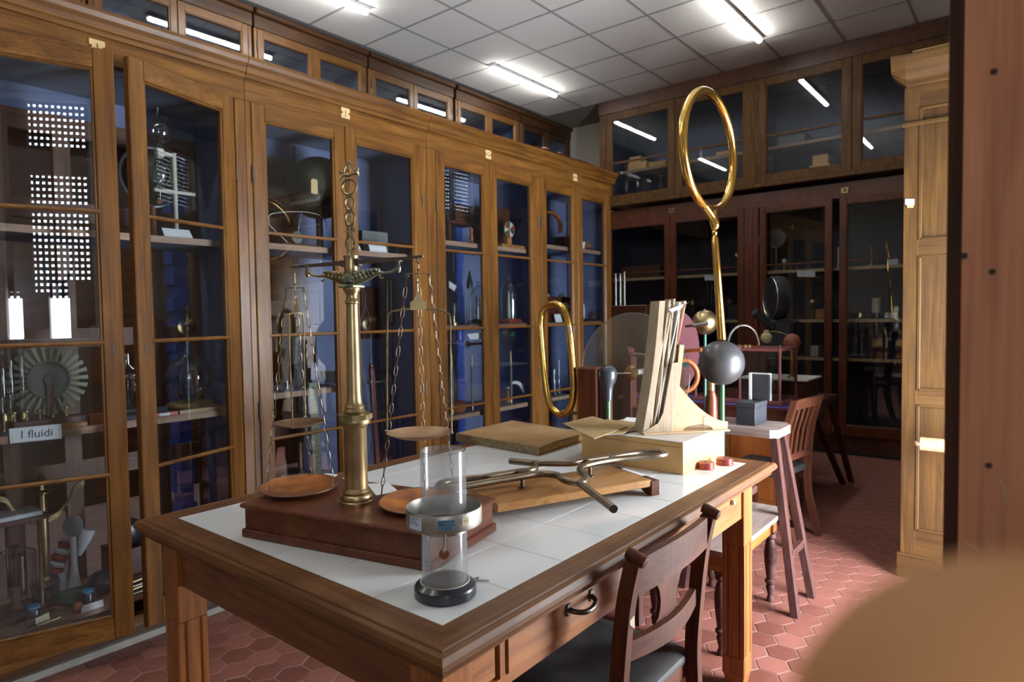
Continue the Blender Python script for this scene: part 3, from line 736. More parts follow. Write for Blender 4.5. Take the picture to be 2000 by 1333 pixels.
for (a, b_, kind_) in ((1.020, 1.598, 'handle'), (1.762, 2.358, 'knob')):
    m_ = MB(); m_.box((a, .847, .692), (b_, .872, .796), 0, bev=.002); dr = build('drawer', m_, 'table_wood', TB)
    if kind_ == 'handle':
        cx, cz = 1.292, .748; hm = MB()
        hm.tube(smooth_path([(cx-.048, .846, cz), (cx-.044, .832, cz-.003), (cx-.022, .818, cz-.008), (cx+.010, .816, cz-.008), (cx+.038, .826, cz-.004), (cx+.048, .846, cz)], 5), [.0055]*0 or .0062, 10)
        for e in (-1, 1): hm.prism([(cx+e*.050-.011, .8465, cz), (cx+e*.050-.006, .8465, cz+.014), (cx+e*.050+.006, .8465, cz+.014), (cx+e*.050+.011, .8465, cz), (cx+e*.050+.006, .8465, cz-.014), (cx+e*.050-.006, .8465, cz-.014)], (0, -.004, 0))
        build('handle', hm, 'handle_metal', dr)
    else:
        hm = MB(); hm.ball((2.285, .840, .757), .010, 12); build('knob', hm, 'ivory', dr)
mb = MB(); mb.box((.831, 1.845, .775), (.836, 1.885, .806), 0); mb.box((.829, 1.862, .778), (.831, 1.885, .804), 0); build('metal_clip', mb, 'steel', TB, label='small metal clip tacked under the edge')

# ================================================================== balance
BZ = .95
plain('brass_crest', (0.46, 0.38, 0.22), 0.42, 0.9, vs=40, c2=(0.26, 0.21, 0.12))
u_ = Vector((.2251, -.9743, 0)); v_ = Vector((.9743, .2251, 0))    # along and across the base
A_ = Vector((.872, 1.640, 0))
BC = Vector((1.066, 1.399, 0))
BAL = thing('brass_balance', 'tall antique brass balance with chained copper pans on a mahogany base', 'balance', (1.09, 1.39, TT))
BM = basis(A_, u_, v_, (0, 0, 1))
mb = MB(BM); mb.box((0, 0, TT), (.600, .318, .882), 0, bev=.003); build('base_plinth', mb, 'mahogany', BAL)
mb = MB(BM); mb.box((.008, .008, .882), (.592, .310, .944), 0); build('base_box', mb, 'mahogany', BAL)
mb = MB(BM); mb.box((-.003, -.003, .938), (.603, .321, BZ), 0, bev=.004); build('base_lid', mb, 'mahogany', BAL)
def bz(y): return .95+(981-y)/735.0 if y > 900 else None
c = (BC.x, BC.y, 0)
m_ = MB(); m_.lathe([(.0435, .95), (.0435, .956), (.041, .958), (.0425, .964), (.0405, .971), (.036, .974), (.0375, .980), (.034, .986), (.0315, .989)], c, 40); build('foot', m_, 'brass', BAL)
m_ = MB(); m_.lathe([(.0300, .989), (.0300, 1.150), (.032, 1.153), (.0345, 1.157), (.0345, 1.163)], c, 40); build('drum', m_, 'brass', BAL)
m_ = MB(BM.inverted() and None); 
pl = MB(); q = .037; 
for k_, zz in ((.041, 1.163),): pl.lathe([(.041, 1.160), (.0425, 1.166), (.041, 1.172)], c, 40)
pl.lathe([(q*1.25, 1.172), (q*1.25, 1.186)], c, 8, smooth=False); build('collar_plate', pl, 'brass_old', BAL)
m_ = MB(); m_.lathe([(.026, 1.186), (.029, 1.193), (.025, 1.200), (.0265, 1.205), (.0225, 1.210), (.0195, 1.222), (.0180, 1.240), (.0172, 1.34), (.0155, 1.462), (.0155, 1.474), (.0185, 1.477), (.0185, 1.482), (.0155, 1.486), (.0150, 1.498), (.019, 1.506), (.0225, 1.512), (.0225, 1.518)], c, 36); build('shaft', m_, 'brass', BAL)
# square capital, bowl, acanthus scroll arms
ML_ = basis(BC, u_, v_, (0, 0, 1))
m_ = MB(ML_); m_.box((-.024, -.024, 1.516), (.024, .024, 1.524), 0, bev=.002)
m_.lathe([(.019, 1.524), (.024, 1.532), (.021, 1.545), (.0175, 1.553)], (0, 0, 0), 20); build('capital', m_, 'brass_blue', BAL)
for sg in (-1, 1):
    m_ = MB(ML_)
    pth = smooth_path([(sg*.015, 0, 1.532), (sg*.055, 0, 1.543), (sg*.085, 0, 1.552), (sg*.110, 0, 1.551), (sg*.135, 0, 1.556), (sg*.150, 0, 1.566)], 5)
    m_.tube(pth, [.012-.009*min(1, i/(len(pth)*.55)) for i in range(len(pth))], 10)
    for k in range(6):       # lobes of the leaf
        x_ = sg*(.020+.0125*k); r_ = .0105-.0010*k
        for yy in (-1, 1): m_.ball((x_, yy*.006, 1.546+.0022*k+.003), r_, 10); m_.ball((x_-sg*.004, yy*.011, 1.539+.0024*k), r_*.75, 8)
    m_.tube([(sg*(.098+.007*math.cos(a_)), 0, 1.545+.007*math.sin(a_)) for a_ in [1.5+.5*i for i in range(9)]], .0022, 6)
    m_.lathe([(.010, 1.578), (.011, 1.580), (.004, 1.582), (.004, 1.570), (.0065, 1.566), (.006, 1.556), (.003, 1.550)][::-1], (sg*.150, 0, 0), 12, cap=True)
    build('scroll_arm', m_, 'brass_blue' if sg > 0 else 'brass_old', BAL)
m_ = MB(); m_.lathe([(.0135, 1.548), (.017, 1.556), (.0185, 1.570), (.0178, 1.588), (.0195, 1.596), (.0205, 1.600), (.017, 1.601)], c, 32); build('cup', m_, 'brass', BAL)
m_ = MB(ML_); m_.box((.012, -.004, 1.572), (.028, .012, 1.592), 0, bev=.002); m_.box((-.028, -.012, 1.572), (-.012, .004, 1.590), 0, bev=.002); build('bearing_block', m_, 'iron', BAL)
# beam: thin iron blade, a little down towards the left end
eL, eR = Vector((-.205, 0, 1.576)), Vector((.205, 0, 1.590))
def on_beam(px):        # distance along the beam that shows at pixel column px
    lo, hi = -.35, .35
    for _ in range(40):
        mid = (lo+hi)/2; p = proj(ML_ @ Vector((mid, 0, 1.585)))
        if p[0] < px: lo = mid
        else: hi = mid
    return lo
sL, sR = on_beam(575), on_beam(817)
bw = lambda s: 1.583+.003*s/abs(sR)
m_ = MB(ML_); N_ = 16; top = []; bot = []
for i in range(N_+1):
    s_ = sL+(sR-sL)*i/N_; h_ = .0028+.0042*(1-abs(s_)/max(abs(sL), sR)); top.append((s_, -.0022, bw(s_)+h_)); bot.append((s_, -.0022, bw(s_)-h_))
m_.prism(top+bot[::-1], (0, .0044, 0)); build('beam', m_, 'iron', BAL)
for s_ in (sL, sR):
    m_ = MB(ML_); z_ = bw(s_); m_.box((s_-.014, -.003, z_-.002), (s_+.014, .003, z_+.005), 0, bev=.001)
    m_.tube([(s_+.005*math.cos(a_), 0, z_-.008+.008*math.sin(a_)) for a_ in [PI/2+i*.4 for i in range(15)]], .0014, 6); build('end_hook', m_, 'dark_chain', BAL)
# pierced ornament over the cup
om = MB(ML_)
def oring(cz, r, rz=None, t_=.0033): om.tube(ringpts((0, 0, cz), r, (1, 0, 0), (0, 0, 1), 28, rz or r), t_, 7, closed=True)
zo = lambda y: 1.7+(424.9-y)/749.0
om.cyl((-.0035, 0, 1.602), (-.002, 0, zo(352)), .0016, 6); om.cyl((.0035, 0, 1.602), (.002, 0, zo(352)), .0016, 6)
oring(zo(366), .0245, .0195); oring(zo(397), .0155, .0175); oring(zo(426), .0155, .0185)
om.tube(smooth_path([(-.0145, 0, zo(428)), (-.012, 0, zo(440)), (-.004, 0, zo(452)), (-.013, 0, zo(468)), (-.0155, 0, zo(480)), (-.006, 0, zo(488))], 5), .0026, 7)
om.tube(smooth_path([(.0145, 0, zo(428)), (.012, 0, zo(440)), (.004, 0, zo(452)), (.013, 0, zo(468)), (.0155, 0, zo(480)), (.006, 0, zo(488))], 5), .0026, 7)
for sg in (-1, 1):
    om.tube([(sg*.0125+.0035*math.cos(a_), 0, zo(451)+.0035*math.sin(a_)) for a_ in [i*.55 for i in range(11)]], .0016, 6)
    om.tube([(sg*.010+.004*math.cos(a_), 0, zo(490)+.004*math.sin(a_)) for a_ in [i*.55 for i in range(11)]], .0018, 6)
    om.tube(smooth_path([(sg*.005, 0, zo(320)), (sg*.012, 0, zo(326)), (sg*.018, 0, zo(336)), (sg*.028, 0, zo(338))], 5), .0024, 7)
    om.ball((sg*.028, 0, zo(334)), .0042, 8); om.ball((sg*.029, 0, zo(345)), .0036, 8)
om.tube(smooth_path([(-.030, 0, zo(350)), (-.016, 0, zo(342)), (0, 0, zo(344)), (.016, 0, zo(341)), (.030, 0, zo(342))], 5), .0044, 8)
om.lathe([(.001, zo(314)), (.0045, zo(321)), (.003, zo(328)), (.006, zo(333)), (.001, zo(338))][::-1], (0, 0, 0), 10)
om.tube(smooth_path([(-.009, 0, zo(478)), (-.011, 0, zo(470)), (0, 0, zo(462)), (.011, 0, zo(470)), (.009, 0, zo(478))], 4), .0024, 6)
om.lathe([(.009, 1.601), (.006, 1.606), (.004, 1.612)], (0, 0, 0), 14)
build('pierced_crest', om, 'brass_crest', BAL, label='pierced brass crest of rings and scrolls', kind='stuff')

# pans and chains, on each side: three-armed hook, three chains, low copper pan, stirrup with small upper pan
def chain(P, Q, mat='dark_chain', ll=.0250, lw=.0080, t_=.00115):
    P = Vector(P); Q = Vector(Q); d = (Q-P); L = d.length; d.normalize(); n = max(2, int(L/ll)); m_ = MB()
    s1 = d.cross(Vector((.3, .5, .1))).normalized(); s2 = d.cross(s1)
    for i in range(n):
        cc = P+d*(L*(i+.5)/n); s_ = s1 if i % 2 else s2
        lk = [cc+d*(a_*(L/n*.5+.0012))+s_*(b_*lw*.5) for a_, b_ in ((-1, -.5), (-.6, -1), (.6, -1), (1, -.5), (1, .5), (.6, 1), (-.6, 1), (-1, .5))]
        m_.tube(lk, t_, 4, closed=True)
    return build('chain', m_, mat, BAL, kind='stuff')
def lens(c_, r, depth, nrm=(0, 0, 1)):
    m_ = MB(); k = 9; pr_ = []
    for i in range(k+1):
        a_ = i/k; pr_.append((max(1e-5, r*a_), -depth*(1-a_*a_)))
    pr2 = [(r_, z_+.0018) for r_, z_ in pr_][::-1]
    m_.lathe(pr_+[(r+.001, .0004)]+pr2, c_, 48, axis=nrm, cap=False); return m_
hookL = ML_ @ Vector((sL, 0, bw(sL)-.016)); hookR = ML_ @ Vector((sR, 0, bw(sR)-.016))
# left
cross_z = 1.520
cL = Vector((hookL.x, hookL.y, cross_z+.003)); cR = Vector((hookR.x, hookR.y, 1.545))
cam_r = Vector((_r.x, _r.y, 0)).normalized(); cam_f = Vector((_f.x, _f.y, 0)).normalized()
def hanger(cc, h, px_pan, pan_c, pan_r, pan_n, lowrim, stir, up_c, up_r, rad, plate_wide):
    m_ = MB(); m_.tube([h+Vector((0, 0, .006)), cc+Vector((0, 0, .012))], .0014, 6); m_.ball(cc+Vector((0, 0, .010)), .0035, 8)
    arms = [cc+rad*a_ for a_ in stir['arms']]
    for a_ in arms:
        m_.tube([cc, a_], .0013, 6); m_.tube(ringpts(a_-Vector((0, 0, .005)), .004, rad, (0, 0, 1), 12), .0011, 6, closed=True)
    m_.tube([cc, cc-cam_f*.030], .0013, 6)
    build('spreader', m_, 'dark_chain', BAL)
    for p_, q_ in stir['chains']: chain(p_, q_)
    pm = lens(pan_c, pan_r, .014, pan_n); build('lower_pan', pm, 'pan_copper', BAL)
    rm = MB(); nn = Vector(pan_n).normalized(); a1 = nn.cross(Vector((0, 1, 0))).normalized(); a2 = nn.cross(a1)
    for rr_ in (pan_r,): rm.tube(ringpts(Vector(pan_c)+nn*.001, rr_, a1, a2, 48), .0022, 6, closed=True)
    build('pan_rim', rm, 'rim_dark', BAL)
Lp = Vector(Zp(584, 954, .958)); Rp = Vector(Zp(821, 984, .958))
armL = .024
Lchains = [(cL-cam_r*armL-Vector((0, 0, .008)), Zp(521, 957, .966)), (cL+cam_r*armL-Vector((0, 0, .008)), Zp(654, 950, .968)), (cL-Vector((0, 0, .010)), Lp+cam_f*.098+Vector((0, 0, .010)))]
hanger(cL, hookL, 0, (Lp.x, Lp.y, .966), .107, (-.03, -.03, 1), 0, dict(arms=[-armL, armL], chains=Lchains), 0, 0, cam_r, 0)
Rchains = [(cR-cam_r*.030-Vector((0, 0, .008)), Zp(745, 966, .966)), (cR+cam_r*.026-Vector((0, 0, .008)), Zp(884, 930, .968)), (cR-Vector((0, 0, .010)), Rp+cam_f*.09+Vector((0, 0, .012)))]
hanger(cR, hookR, 0, (Rp.x, Rp.y, .966), .104, (-.03, -.03, 1), 0, dict(arms=[-.030, .026], chains=Rchains), 0, 0, cam_r, 0)
# stirrups with the small upper pans
def stirrup(cc, px_top, y_plate, px_l, px_r, y_sh, y_l, y_r, pcx, pcy, prx, label):
    # the frame stands in a vertical plane through the hook; pixels are read on planes through the hook's distance
    dist = (cc-EYE).dot(_f)
    def at(px, py, dd=0.0):
        d_ = ray(px, py); return EYE+d_*((dist+dd)/d_.dot(_f))
    return at
atL = stirrup(cL, 0, 0, 0, 0, 0, 0, 0, 0, 0, 0, ''); atR = stirrup(cR, 0, 0, 0, 0, 0, 0, 0, 0, 0, 0, '')
m_ = MB(); m_.tube(smooth_path([atL(572, 836, -.030), atL(566, 700, -.030), atL(564, 622, -.028), atL(567, 614, -.02), atL(577, 611, 0), atL(587, 613, .02), atL(592, 622, .03), atL(594, 700, .032), atL(596, 815, .036)], 6), .0021, 8); m_.tube([atL(577, 611), atL(576, 560)], .0015, 6); build('stirrup', m_, 'brass_old', BAL)
m_ = MB(); q0 = atL(577, 598); m_.prism([q0+Vector((.009, .0, z_))*1 if False else q0+cam_f*a_+Vector((0, 0, z_)) for a_, z_ in ((-.012, -.018), (.012, -.018), (.012, .004), (.006, .014), (.004, .020), (-.004, .020), (-.006, .014), (-.012, .004))], cam_r*.004); build('stirrup_plate', m_, 'brass', BAL)
cLp = (atL(572, 836, -.03)+atL(596, 815, .036))/2; m_ = lens(cLp, .069, .014); build('upper_pan', m_, 'pan_brass', BAL)
m_ = MB(); m_.tube(smooth_path([atR(756, 842), atR(756, 700), atR(757, 625), atR(761, 612), atR(775, 607), atR(801, 604)], 6), .0021, 8); m_.tube(smooth_path([atR(832, 604), atR(858, 606), atR(873, 612), atR(879, 625), atR(880, 700), atR(882, 846)], 6), .0021, 8); build('stirrup', m_, 'brass_old', BAL)
m_ = MB(); m_.prism([atR(x_, y_) for x_, y_ in ((801, 606), (832, 605), (832, 590), (826, 587), (821, 578), (820, 569), (813, 569), (812, 578), (807, 587), (801, 591))], cam_f*.003); m_.tube([atR(816, 570), atR(815, 545)], .0015, 6); build('stirrup_plate', m_, 'brass', BAL)
cRp = (atR(756, 842)+atR(882, 846))/2; m_ = lens(cRp+Vector((0, 0, -.001)), .0800, .018); build('upper_pan', m_, 'pan_brass', BAL)
for p_ in (atR(756, 842), atR(882, 846), atL(572, 836, -.03), atL(596, 815, .036)):
    m_ = MB(); m_.ball(p_, .0055, 10, sz=.6); build('pan_stud', m_, 'steel', BAL)

# cards lying on the base and under the pan
def card(name, label, cat, pts, t_=.0008, mat='paper', group=None):
    m_ = MB(); m_.prism(pts, (0, 0, t_)); return solo(name, m_, mat, label, cat, group)
card('note_card', 'small white card lying on the balance base by the brass column', 'card', [Zp(x_, y_, BZ+.0004) for x_, y_ in ((716, 946), (758, 944), (778, 960), (734, 968))])
card('note_card', 'white card at the far left corner of the balance base, behind the left pan', 'card', [Zp(x_, y_, BZ+.0004) for x_, y_ in ((632, 927), (640, 925.5), (660, 928), (653, 932))])

# ================================================================== acrylic cylinder apparatus
GC = Vector((.947, .954, 0))
GA = thing('cylinder_apparatus', 'clear cylinder with a grey metal cup and black foot on the near tiles', 'apparatus', (GC.x, GC.y, TT))
m_ = MB(); m_.lathe([(.0625, TT+.0005), (.0645, .864), (.0645, .878), (.0625, .882), (.053, .8895), (.051, .890), (.030, .890), (.001, .886)], GC, 56); build('foot', m_, 'bakelite', GA, sharp=20)
m_ = MB(); m_.tube(ringpts((GC.x, GC.y, .8905), .0505, (1, 0, 0), (0, 1, 0), 48), .0014, 6, closed=True); build('foot_ring', m_, 'ivory', GA)
m_ = MB(); m_.lathe([(.0475, .889), (.0475, 1.163), (.0450, 1.163), (.0450, .889)], GC, 64, cap=False); build('clear_cylinder', m_, 'acrylic', GA)
m_ = MB(); m_.tube(ringpts((GC.x, GC.y, 1.163), .04625, (1, 0, 0), (0, 1, 0), 56), .0011, 6, closed=True); build('cylinder_lip', m_, 'clear_glass', GA)
CR_ = .0785
m_ = MB(); m_.lathe([(.0480, 1.011), (.0775, 1.012), (CR_, 1.014), (CR_, 1.046), (.0775, 1.0475), (.0768, 1.046), (.0768, 1.015), (.0480, 1.0135)], GC, 72, cap=False); build('metal_cup', m_, 'tin', GA)
m_ = MB(); m_.lathe([(.0482, .996), (.0500, .997), (.0500, 1.011), (.0482, 1.0115)], GC, 56, cap=False); build('collar', m_, 'steel', GA)
dc = (Vector((EYE.x, EYE.y, 0))-GC).normalized(); a0 = math.atan2(dc.y, dc.x)
def cyl_at(ang, z, r): return Vector((GC.x+r*math.cos(ang), GC.y+r*math.sin(ang), z))
p0 = cyl_at(a0+.02, 1.012, .054); p1 = cyl_at(a0-.02, .972, .056)
m_ = MB(); m_.cyl(p1, p0, .0022, 8); build('lever_rod', m_, 'steel', GA)
nrm = (p1-GC); nrm.z = 0; nrm.normalize()
m_ = MB(); m_.lathe([(.0105, -.001), (.0105, .001)], p1-Vector((0, 0, .007)), 24, axis=nrm); build('lever_disc', m_, 'rust', GA)
m_ = MB(); m_.lathe([(.0040, .0), (.0040, .003), (.002, .0035)], p1+nrm*.001, 12, axis=nrm); build('pivot_screw', m_, 'tin', GA)
def curved(ang0, ang1, z0, z1, r, mat, nm):
    m_ = MB(); n_ = 8; vs = []
    for i in range(n_+1):
        a_ = ang0+(ang1-ang0)*i/n_
        for rr_ in (r, r+.0006):
            for z_ in (z0, z1): vs.append(cyl_at(a_, z_, rr_))
    fs = []
    for i in range(n_):
        b_ = i*4; fs += [(b_+2, b_+6, b_+7, b_+3), (b_, b_+1, b_+5, b_+4), (b_+1, b_+3, b_+7, b_+5), (b_, b_+4, b_+6, b_+2)]
    fs += [(0, 2, 3, 1), (n_*4, n_*4+1, n_*4+3, n_*4+2)]
    m_.add(vs, fs); return build(nm, m_, mat, GA)
lab = curved(a0+.36, a0+.70-1.0+.0, 0, 0, 1, 'paper', 'tmp') if False else None
L1 = curved(a0-1.02, a0-.50, 1.0175, 1.0395, CR_, 'label_white', 'label_sticker') if False else None
plain('label_white', (0.62, 0.72, 0.90), 0.6, var=0.03)
L1 = curved(a0-1.05, a0-.60, 1.0165, 1.0415, CR_, 'label_white', 'label_sticker')
L2 = curved(a0-.16, a0+.26, 1.0200, 1.0400, CR_, 'label_blue', 'maker_plate')
L3 = curved(a0+.46, a0+.68, 1.0255, 1.0395, CR_, 'cream', 'number_sticker')
def bend(ac, zc, r=CR_+.0008):
    return lambda p: cyl_at(ac+p.x/r, zc+p.y, r)
for t_, (zz, s_) in zip(('OFFICINE', 'GALILEO', 'FIRENZE'), ((1.0365, .0058), (1.0302, .0062), (1.0238, .0058))): text('lettering', t_, s_, None, 'label_dark', L2, bend=bend(a0+.12 if t_ != 'FIRENZE' else a0+.06, zz))
rm = MB()
rm.tube([cyl_at(a0-.075+.0045*math.cos(q_)/CR_*1.0, 1.0335+.0045*math.sin(q_), CR_+.0008) for q_ in [i*PI/8 for i in range(16)]], .0006, 4, closed=True)
rm.tube([cyl_at(a0-.075+.0022*math.cos(q_)/CR_, 1.0335+.0022*math.sin(q_), CR_+.0008) for q_ in [i*PI/6 for i in range(12)]], .0006, 4, closed=True)
build('round_emblem', rm, 'label_dark', L2)
text('lettering', '103', .0075, None, 'straw', L3, bend=bend(a0+.57, 1.0325))
rl = MB()
for i, (w0, w1) in enumerate(((-.40, .40), (-.40, .05), (-.40, .18), (-.40, .22), (-.40, .30))):
    z_ = 1.0385-.0032*i; n_ = 6; mid = a0-.825; hw = .19
    for j in range(n_):
        aa = mid+hw*(w0/.4+(w1-w0)/.4*j/n_); ab = mid+hw*(w0/.4+(w1-w0)/.4*(j+.8)/n_)
        rl.add([cyl_at(aa, z_, CR_+.0009), cyl_at(ab, z_, CR_+.0009), cyl_at(ab, z_+.0013, CR_+.0009), cyl_at(aa, z_+.0013, CR_+.0009)], [(0, 1, 2, 3)])
build('small_print', rl, 'ink_blue', L1, kind='stuff')
# loose screw behind it
m_ = MB(); a_ = Zp(930, 1134, TT+.003); b_ = Zp(955, 1134.5, TT+.003); m_.cyl(a_, b_, .0018, 8); m_.lathe([(.0045, 0), (.0045, .0015), (.001, .003)], a_, 10, axis=(a_-b_)); solo('screw', m_, 'steel', 'small steel screw lying on the tiles beside the black foot', 'screw')
m_ = MB(); a_ = Zp(926, 1130.5, TT+.002); b_ = Zp(935, 1129, TT+.002); m_.cyl(a_, b_, .0012, 6); m_.cyl(Zp(933, 1131, TT+.0012), Zp(934, 1128, TT+.007), .0012, 6); solo('bent_pin', m_, 'iron', 'tiny bent pin next to the loose screw on the tiles', 'pin')

# ================================================================== board with the bent metal tubes
TBd = thing('tube_apparatus', 'honey-brown board carrying two branching bent metal tubes', 'apparatus', (1.7, 1.08, TT))
nd = Vector((.9160, -.4012, 0)); ad = Vector((.4012, .9160, 0)); c0 = Vector((1.862, .945, 0))
BMx = basis(c0, -nd, ad, (0, 0, 1))
mb = MB(BMx); mb.box((0, 0, .889), (.545, .215, .913), 0, bev=.003); build('board', mb, 'honey_board', TBd)
for xx, lb in ((-.028, 0), (.46, 1)):
    mb = MB(BMx); mb.prism([(xx, (-.003 if lb == 0 else .10), (.908 if lb == 0 else .888)), (xx, .218, (.908 if lb == 0 else .888)), (xx, .218, TT+.0005), (xx, .195, TT+.0005), (xx, .16, .875), (xx, (.06 if lb == 0 else .125), .875), (xx, (.025 if lb == 0 else .11), TT+.0005), (xx, (-.003 if lb == 0 else .10), TT+.0005)], (.030, 0, 0), 1); build('batten', mb, 'chair_wood', TBd)
ZT = .950
near = [(880, 954.5), (915, 949), (960, 941), (1016, 932), (1045, 927), (1063, 926), (1087, 929), (1100, 937), (1115, 942), (1132, 944), (1143, 938), (1143, 930), (1134, 922), (1135, 914), (1151, 908), (1180, 902), (1215, 897), (1250, 893.5), (1285, 891)]
fart = [(1285, 884), (1250, 885), (1215, 890), (1180, 895), (1140, 901), (1117, 905), (1080, 905.5), (1050, 905.5), (1043, 908), (1045, 915), (1036, 919), (1020, 921), (1006, 923), (975, 928), (945, 933), (915, 936), (880, 941)]
r_t = .0110
def tpts(P): return [Zp(x_, y_, ZT) for x_, y_ in P]
def uend(a, b_, fwd):
    a = Vector(a); b_ = Vector(b_); m = (a+b_)/2; h = (a-b_)/2; return [m+h*math.cos(t_)+fwd*h.length*math.sin(t_) for t_ in [PI*i/8 for i in range(1, 8)]]
pn = tpts(near); pf = tpts(fart); fw_ = (pn[-1]-pn[-2]).normalized()
mid_ = (pn[0]+pf[-1])/2
m_ = MB(); m_.tube(smooth_path(pn, 4)+uend(pn[-1], pf[0], fw_)+smooth_path(pf, 4)+uend(pf[-1], pn[0], (pn[0]-pn[1]).normalized()), r_t, 12, closed=True); build('double_tube', m_, 'tube_metal', TBd)
m_ = MB(); m_.tube([Zp(1130, 943, ZT), Zp(1160, 966, ZT), Zp(1199, 995, ZT)], r_t, 14); build('branch_tube', m_, 'tube_metal', TBd)
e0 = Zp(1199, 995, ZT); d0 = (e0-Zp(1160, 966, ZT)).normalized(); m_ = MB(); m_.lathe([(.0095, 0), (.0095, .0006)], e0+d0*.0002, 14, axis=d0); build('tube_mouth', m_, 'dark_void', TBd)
m_ = MB(); m_.tube([Zp(1052, 906, ZT), Zp(1025, 904, ZT), Zp(996, 901, ZT)], r_t, 14); build('branch_tube', m_, 'tube_metal', TBd)
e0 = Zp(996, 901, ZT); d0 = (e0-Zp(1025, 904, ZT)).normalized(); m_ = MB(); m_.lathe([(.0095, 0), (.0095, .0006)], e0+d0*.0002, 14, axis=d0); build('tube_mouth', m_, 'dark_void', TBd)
for a_, b_ in (((947, 933), (966, 940)), ((1010, 923), (1033, 929)), ((1140, 901), (1158, 907)), ((1189, 894), (1212, 897))):
    m_ = MB(); m_.cyl(Zp(*a_, ZT), Zp(*b_, ZT), .0085, 10); build('cross_tube', m_, 'tube_metal', TBd)
for (x_, y_) in ((1020, 930), (1152, 908)):
    p = Zp(x_, y_, ZT); m_ = MB(); m_.lathe([(.014, .913), (.014, .9155), (.0065, .917), (.0058, .945)], (p.x, p.y, 0), 16); build('support_post', m_, 'tube_metal', TBd)
m_ = MB(BMx); m_.prism([(-.018, .05, .9135), (-.018, .16, .9135), (.000, .16, .9135), (.0, .05, .9135)], (0, 0, .0008)); build('paper_tag', m_, 'paper', TBd)

# ================================================================== big book, pamphlets, carton
BK = thing('large_book', 'large brown-covered old book lying flat on the far tiles', 'book', (2.35, 1.85, TT))
bc = [Vector(Zp(x_, y_, .898)) for x_, y_ in ((893, 846), (1057, 873), (1124, 849), (1099, 833), (982, 819))]
bn, br, bl = Vector((2.128, 1.583, 0)), Vector((2.560, 1.600, 0)), Vector((2.160, 2.085, 0)); bf_ = bl+(br-bn)
def quad(P, z0, z1, ins=0.0):
    cc = sum(P, Vector())/len(P); Q = [p+(cc-p).normalized()*ins for p in P]; return [Vector((p.x, p.y, z0)) for p in Q], (0, 0, z1-z0)
m_ = MB(); q, d = quad([bn, br, bf_, bl], TT+.0003, TT+.004); m_.prism(q, d); build('back_cover', m_, 'book_cover', BK)
m_ = MB(); q, d = quad([bn, br, bf_, bl], TT+.004, .893, .010); m_.prism(q, d); build('page_block', m_, 'book_pages', BK)
gp = [bn+(br-bn)*.02+(bn-bl).normalized()*-.004, br-(br-bn)*.03+(bn-bl).normalized()*-.004]
m_ = MB(); n_ = 10
fr_ = [bn.lerp(br, i/n_) for i in range(n_+1)]; bk_ = [bl.lerp(bf_, i/n_) for i in range(n_+1)]
lift = [0.0+.004*math.sin(PI*i/n_*1.3)+(.0 if i < 8 else -.002*(i-7)) for i in range(n_+1)]
vs = []; 
for i in range(n_+1):
    for P_, e in ((fr_[i], 1), (bk_[i], 0)):
        for dz in (0, .004): vs.append(Vector((P_.x, P_.y, .893+lift[i]*e+dz)))
fs = []
for i in range(n_): b_ = i*4; fs += [(b_+1, b_+5, b_+7, b_+3), (b_, b_+2, b_+6, b_+4), (b_, b_+4, b_+5, b_+1), (b_+2, b_+3, b_+7, b_+6)]
fs += [(0, 1, 3, 2), (n_*4, n_*4+2, n_*4+3, n_*4+1)]
m_.add(vs, fs); build('front_cover', m_, 'book_cover', BK)
m_ = MB(); a_ = bn.lerp(br, .03); b_ = bn.lerp(br, .97); o_ = (bn-bl).normalized()*.0015
ins_ = (bl-bn).normalized()*.0065
m_.prism([Vector((a_.x, a_.y, .866))+ins_, Vector((b_.x, b_.y, .866))+ins_, Vector((b_.x, b_.y, .889))+ins_, Vector((a_.x, a_.y, .891))+ins_], -o_*1.0); build('gilt_edge', m_, 'book_gold', BK)
m_ = MB(); m_.prism([Vector((p.x, p.y, z)) for p, z in ((bl, TT+.0005), (bn, TT+.0005), (bn, .896), (bl, .896))], (-.0035, 0, 0)); build('spine', m_, 'book_pages', BK)

BX0, BX1, BY0, BY1, BT = 2.168, 2.547-.004, .977, 1.405, .978
CBx = thing('cardboard_carton', 'large closed yellow-brown cardboard carton on the table', 'box', ((BX0+BX1)/2, (BY0+BY1)/2, TT))
m_ = MB(); m_.box((BX0, BY0, TT+.0005), (BX1, BY1, BT-.003), 0, bev=.001); build('carton_body', m_, 'card_box', CBx)
m_ = MB(); m_.box((BX0-.001, BY0-.001, BT-.003), (BX1+.001, BY1+.001, BT), 0); build('carton_lid', m_, 'card_top', CBx)
m_ = MB(); m_.box((BX0-.0016, BY0+.01, .957), (BX0-.0002, BY1-.01, .9585), 0); build('carton_fold', m_, 'paper_tan', CBx)

def pamphlet(label, px, z, mat, t_=.0016, n=1):
    P = [Zp(x_, y_, z) for x_, y_ in px]; m_ = MB(); m_.prism(P, (0, 0, t_)); T_ = thing('pamphlet', label, 'booklet', (P[0].x, P[0].y, z), 'pamphlets on the carton'); build('cover', m_, mat, T_)
    m_ = MB(); c_ = sum(P, Vector())/len(P); Q = [p+(p-c_)*-.02-Vector((0, 0, t_*.9)) for p in P]; m_.prism(Q, (0, 0, t_*.85)); build('leaves', m_, 'paper', T_)
zb = BT+.002
pamphlet('white sheet lying under the other papers at the back of the carton', ((1208, 829), (1224, 816), (1262, 819), (1300, 836), (1240, 842)), zb, 'paper')
pamphlet('lowest yellowed pamphlet, closest to the stand', ((1184, 850), (1215, 822), (1260, 830), (1244, 841)), zb+.004, 'paper_tan')
pamphlet('middle yellowed pamphlet of the fanned pile', ((1150, 853), (1185, 820), (1254, 827), (1218, 847)), zb+.008, 'paper_tan')
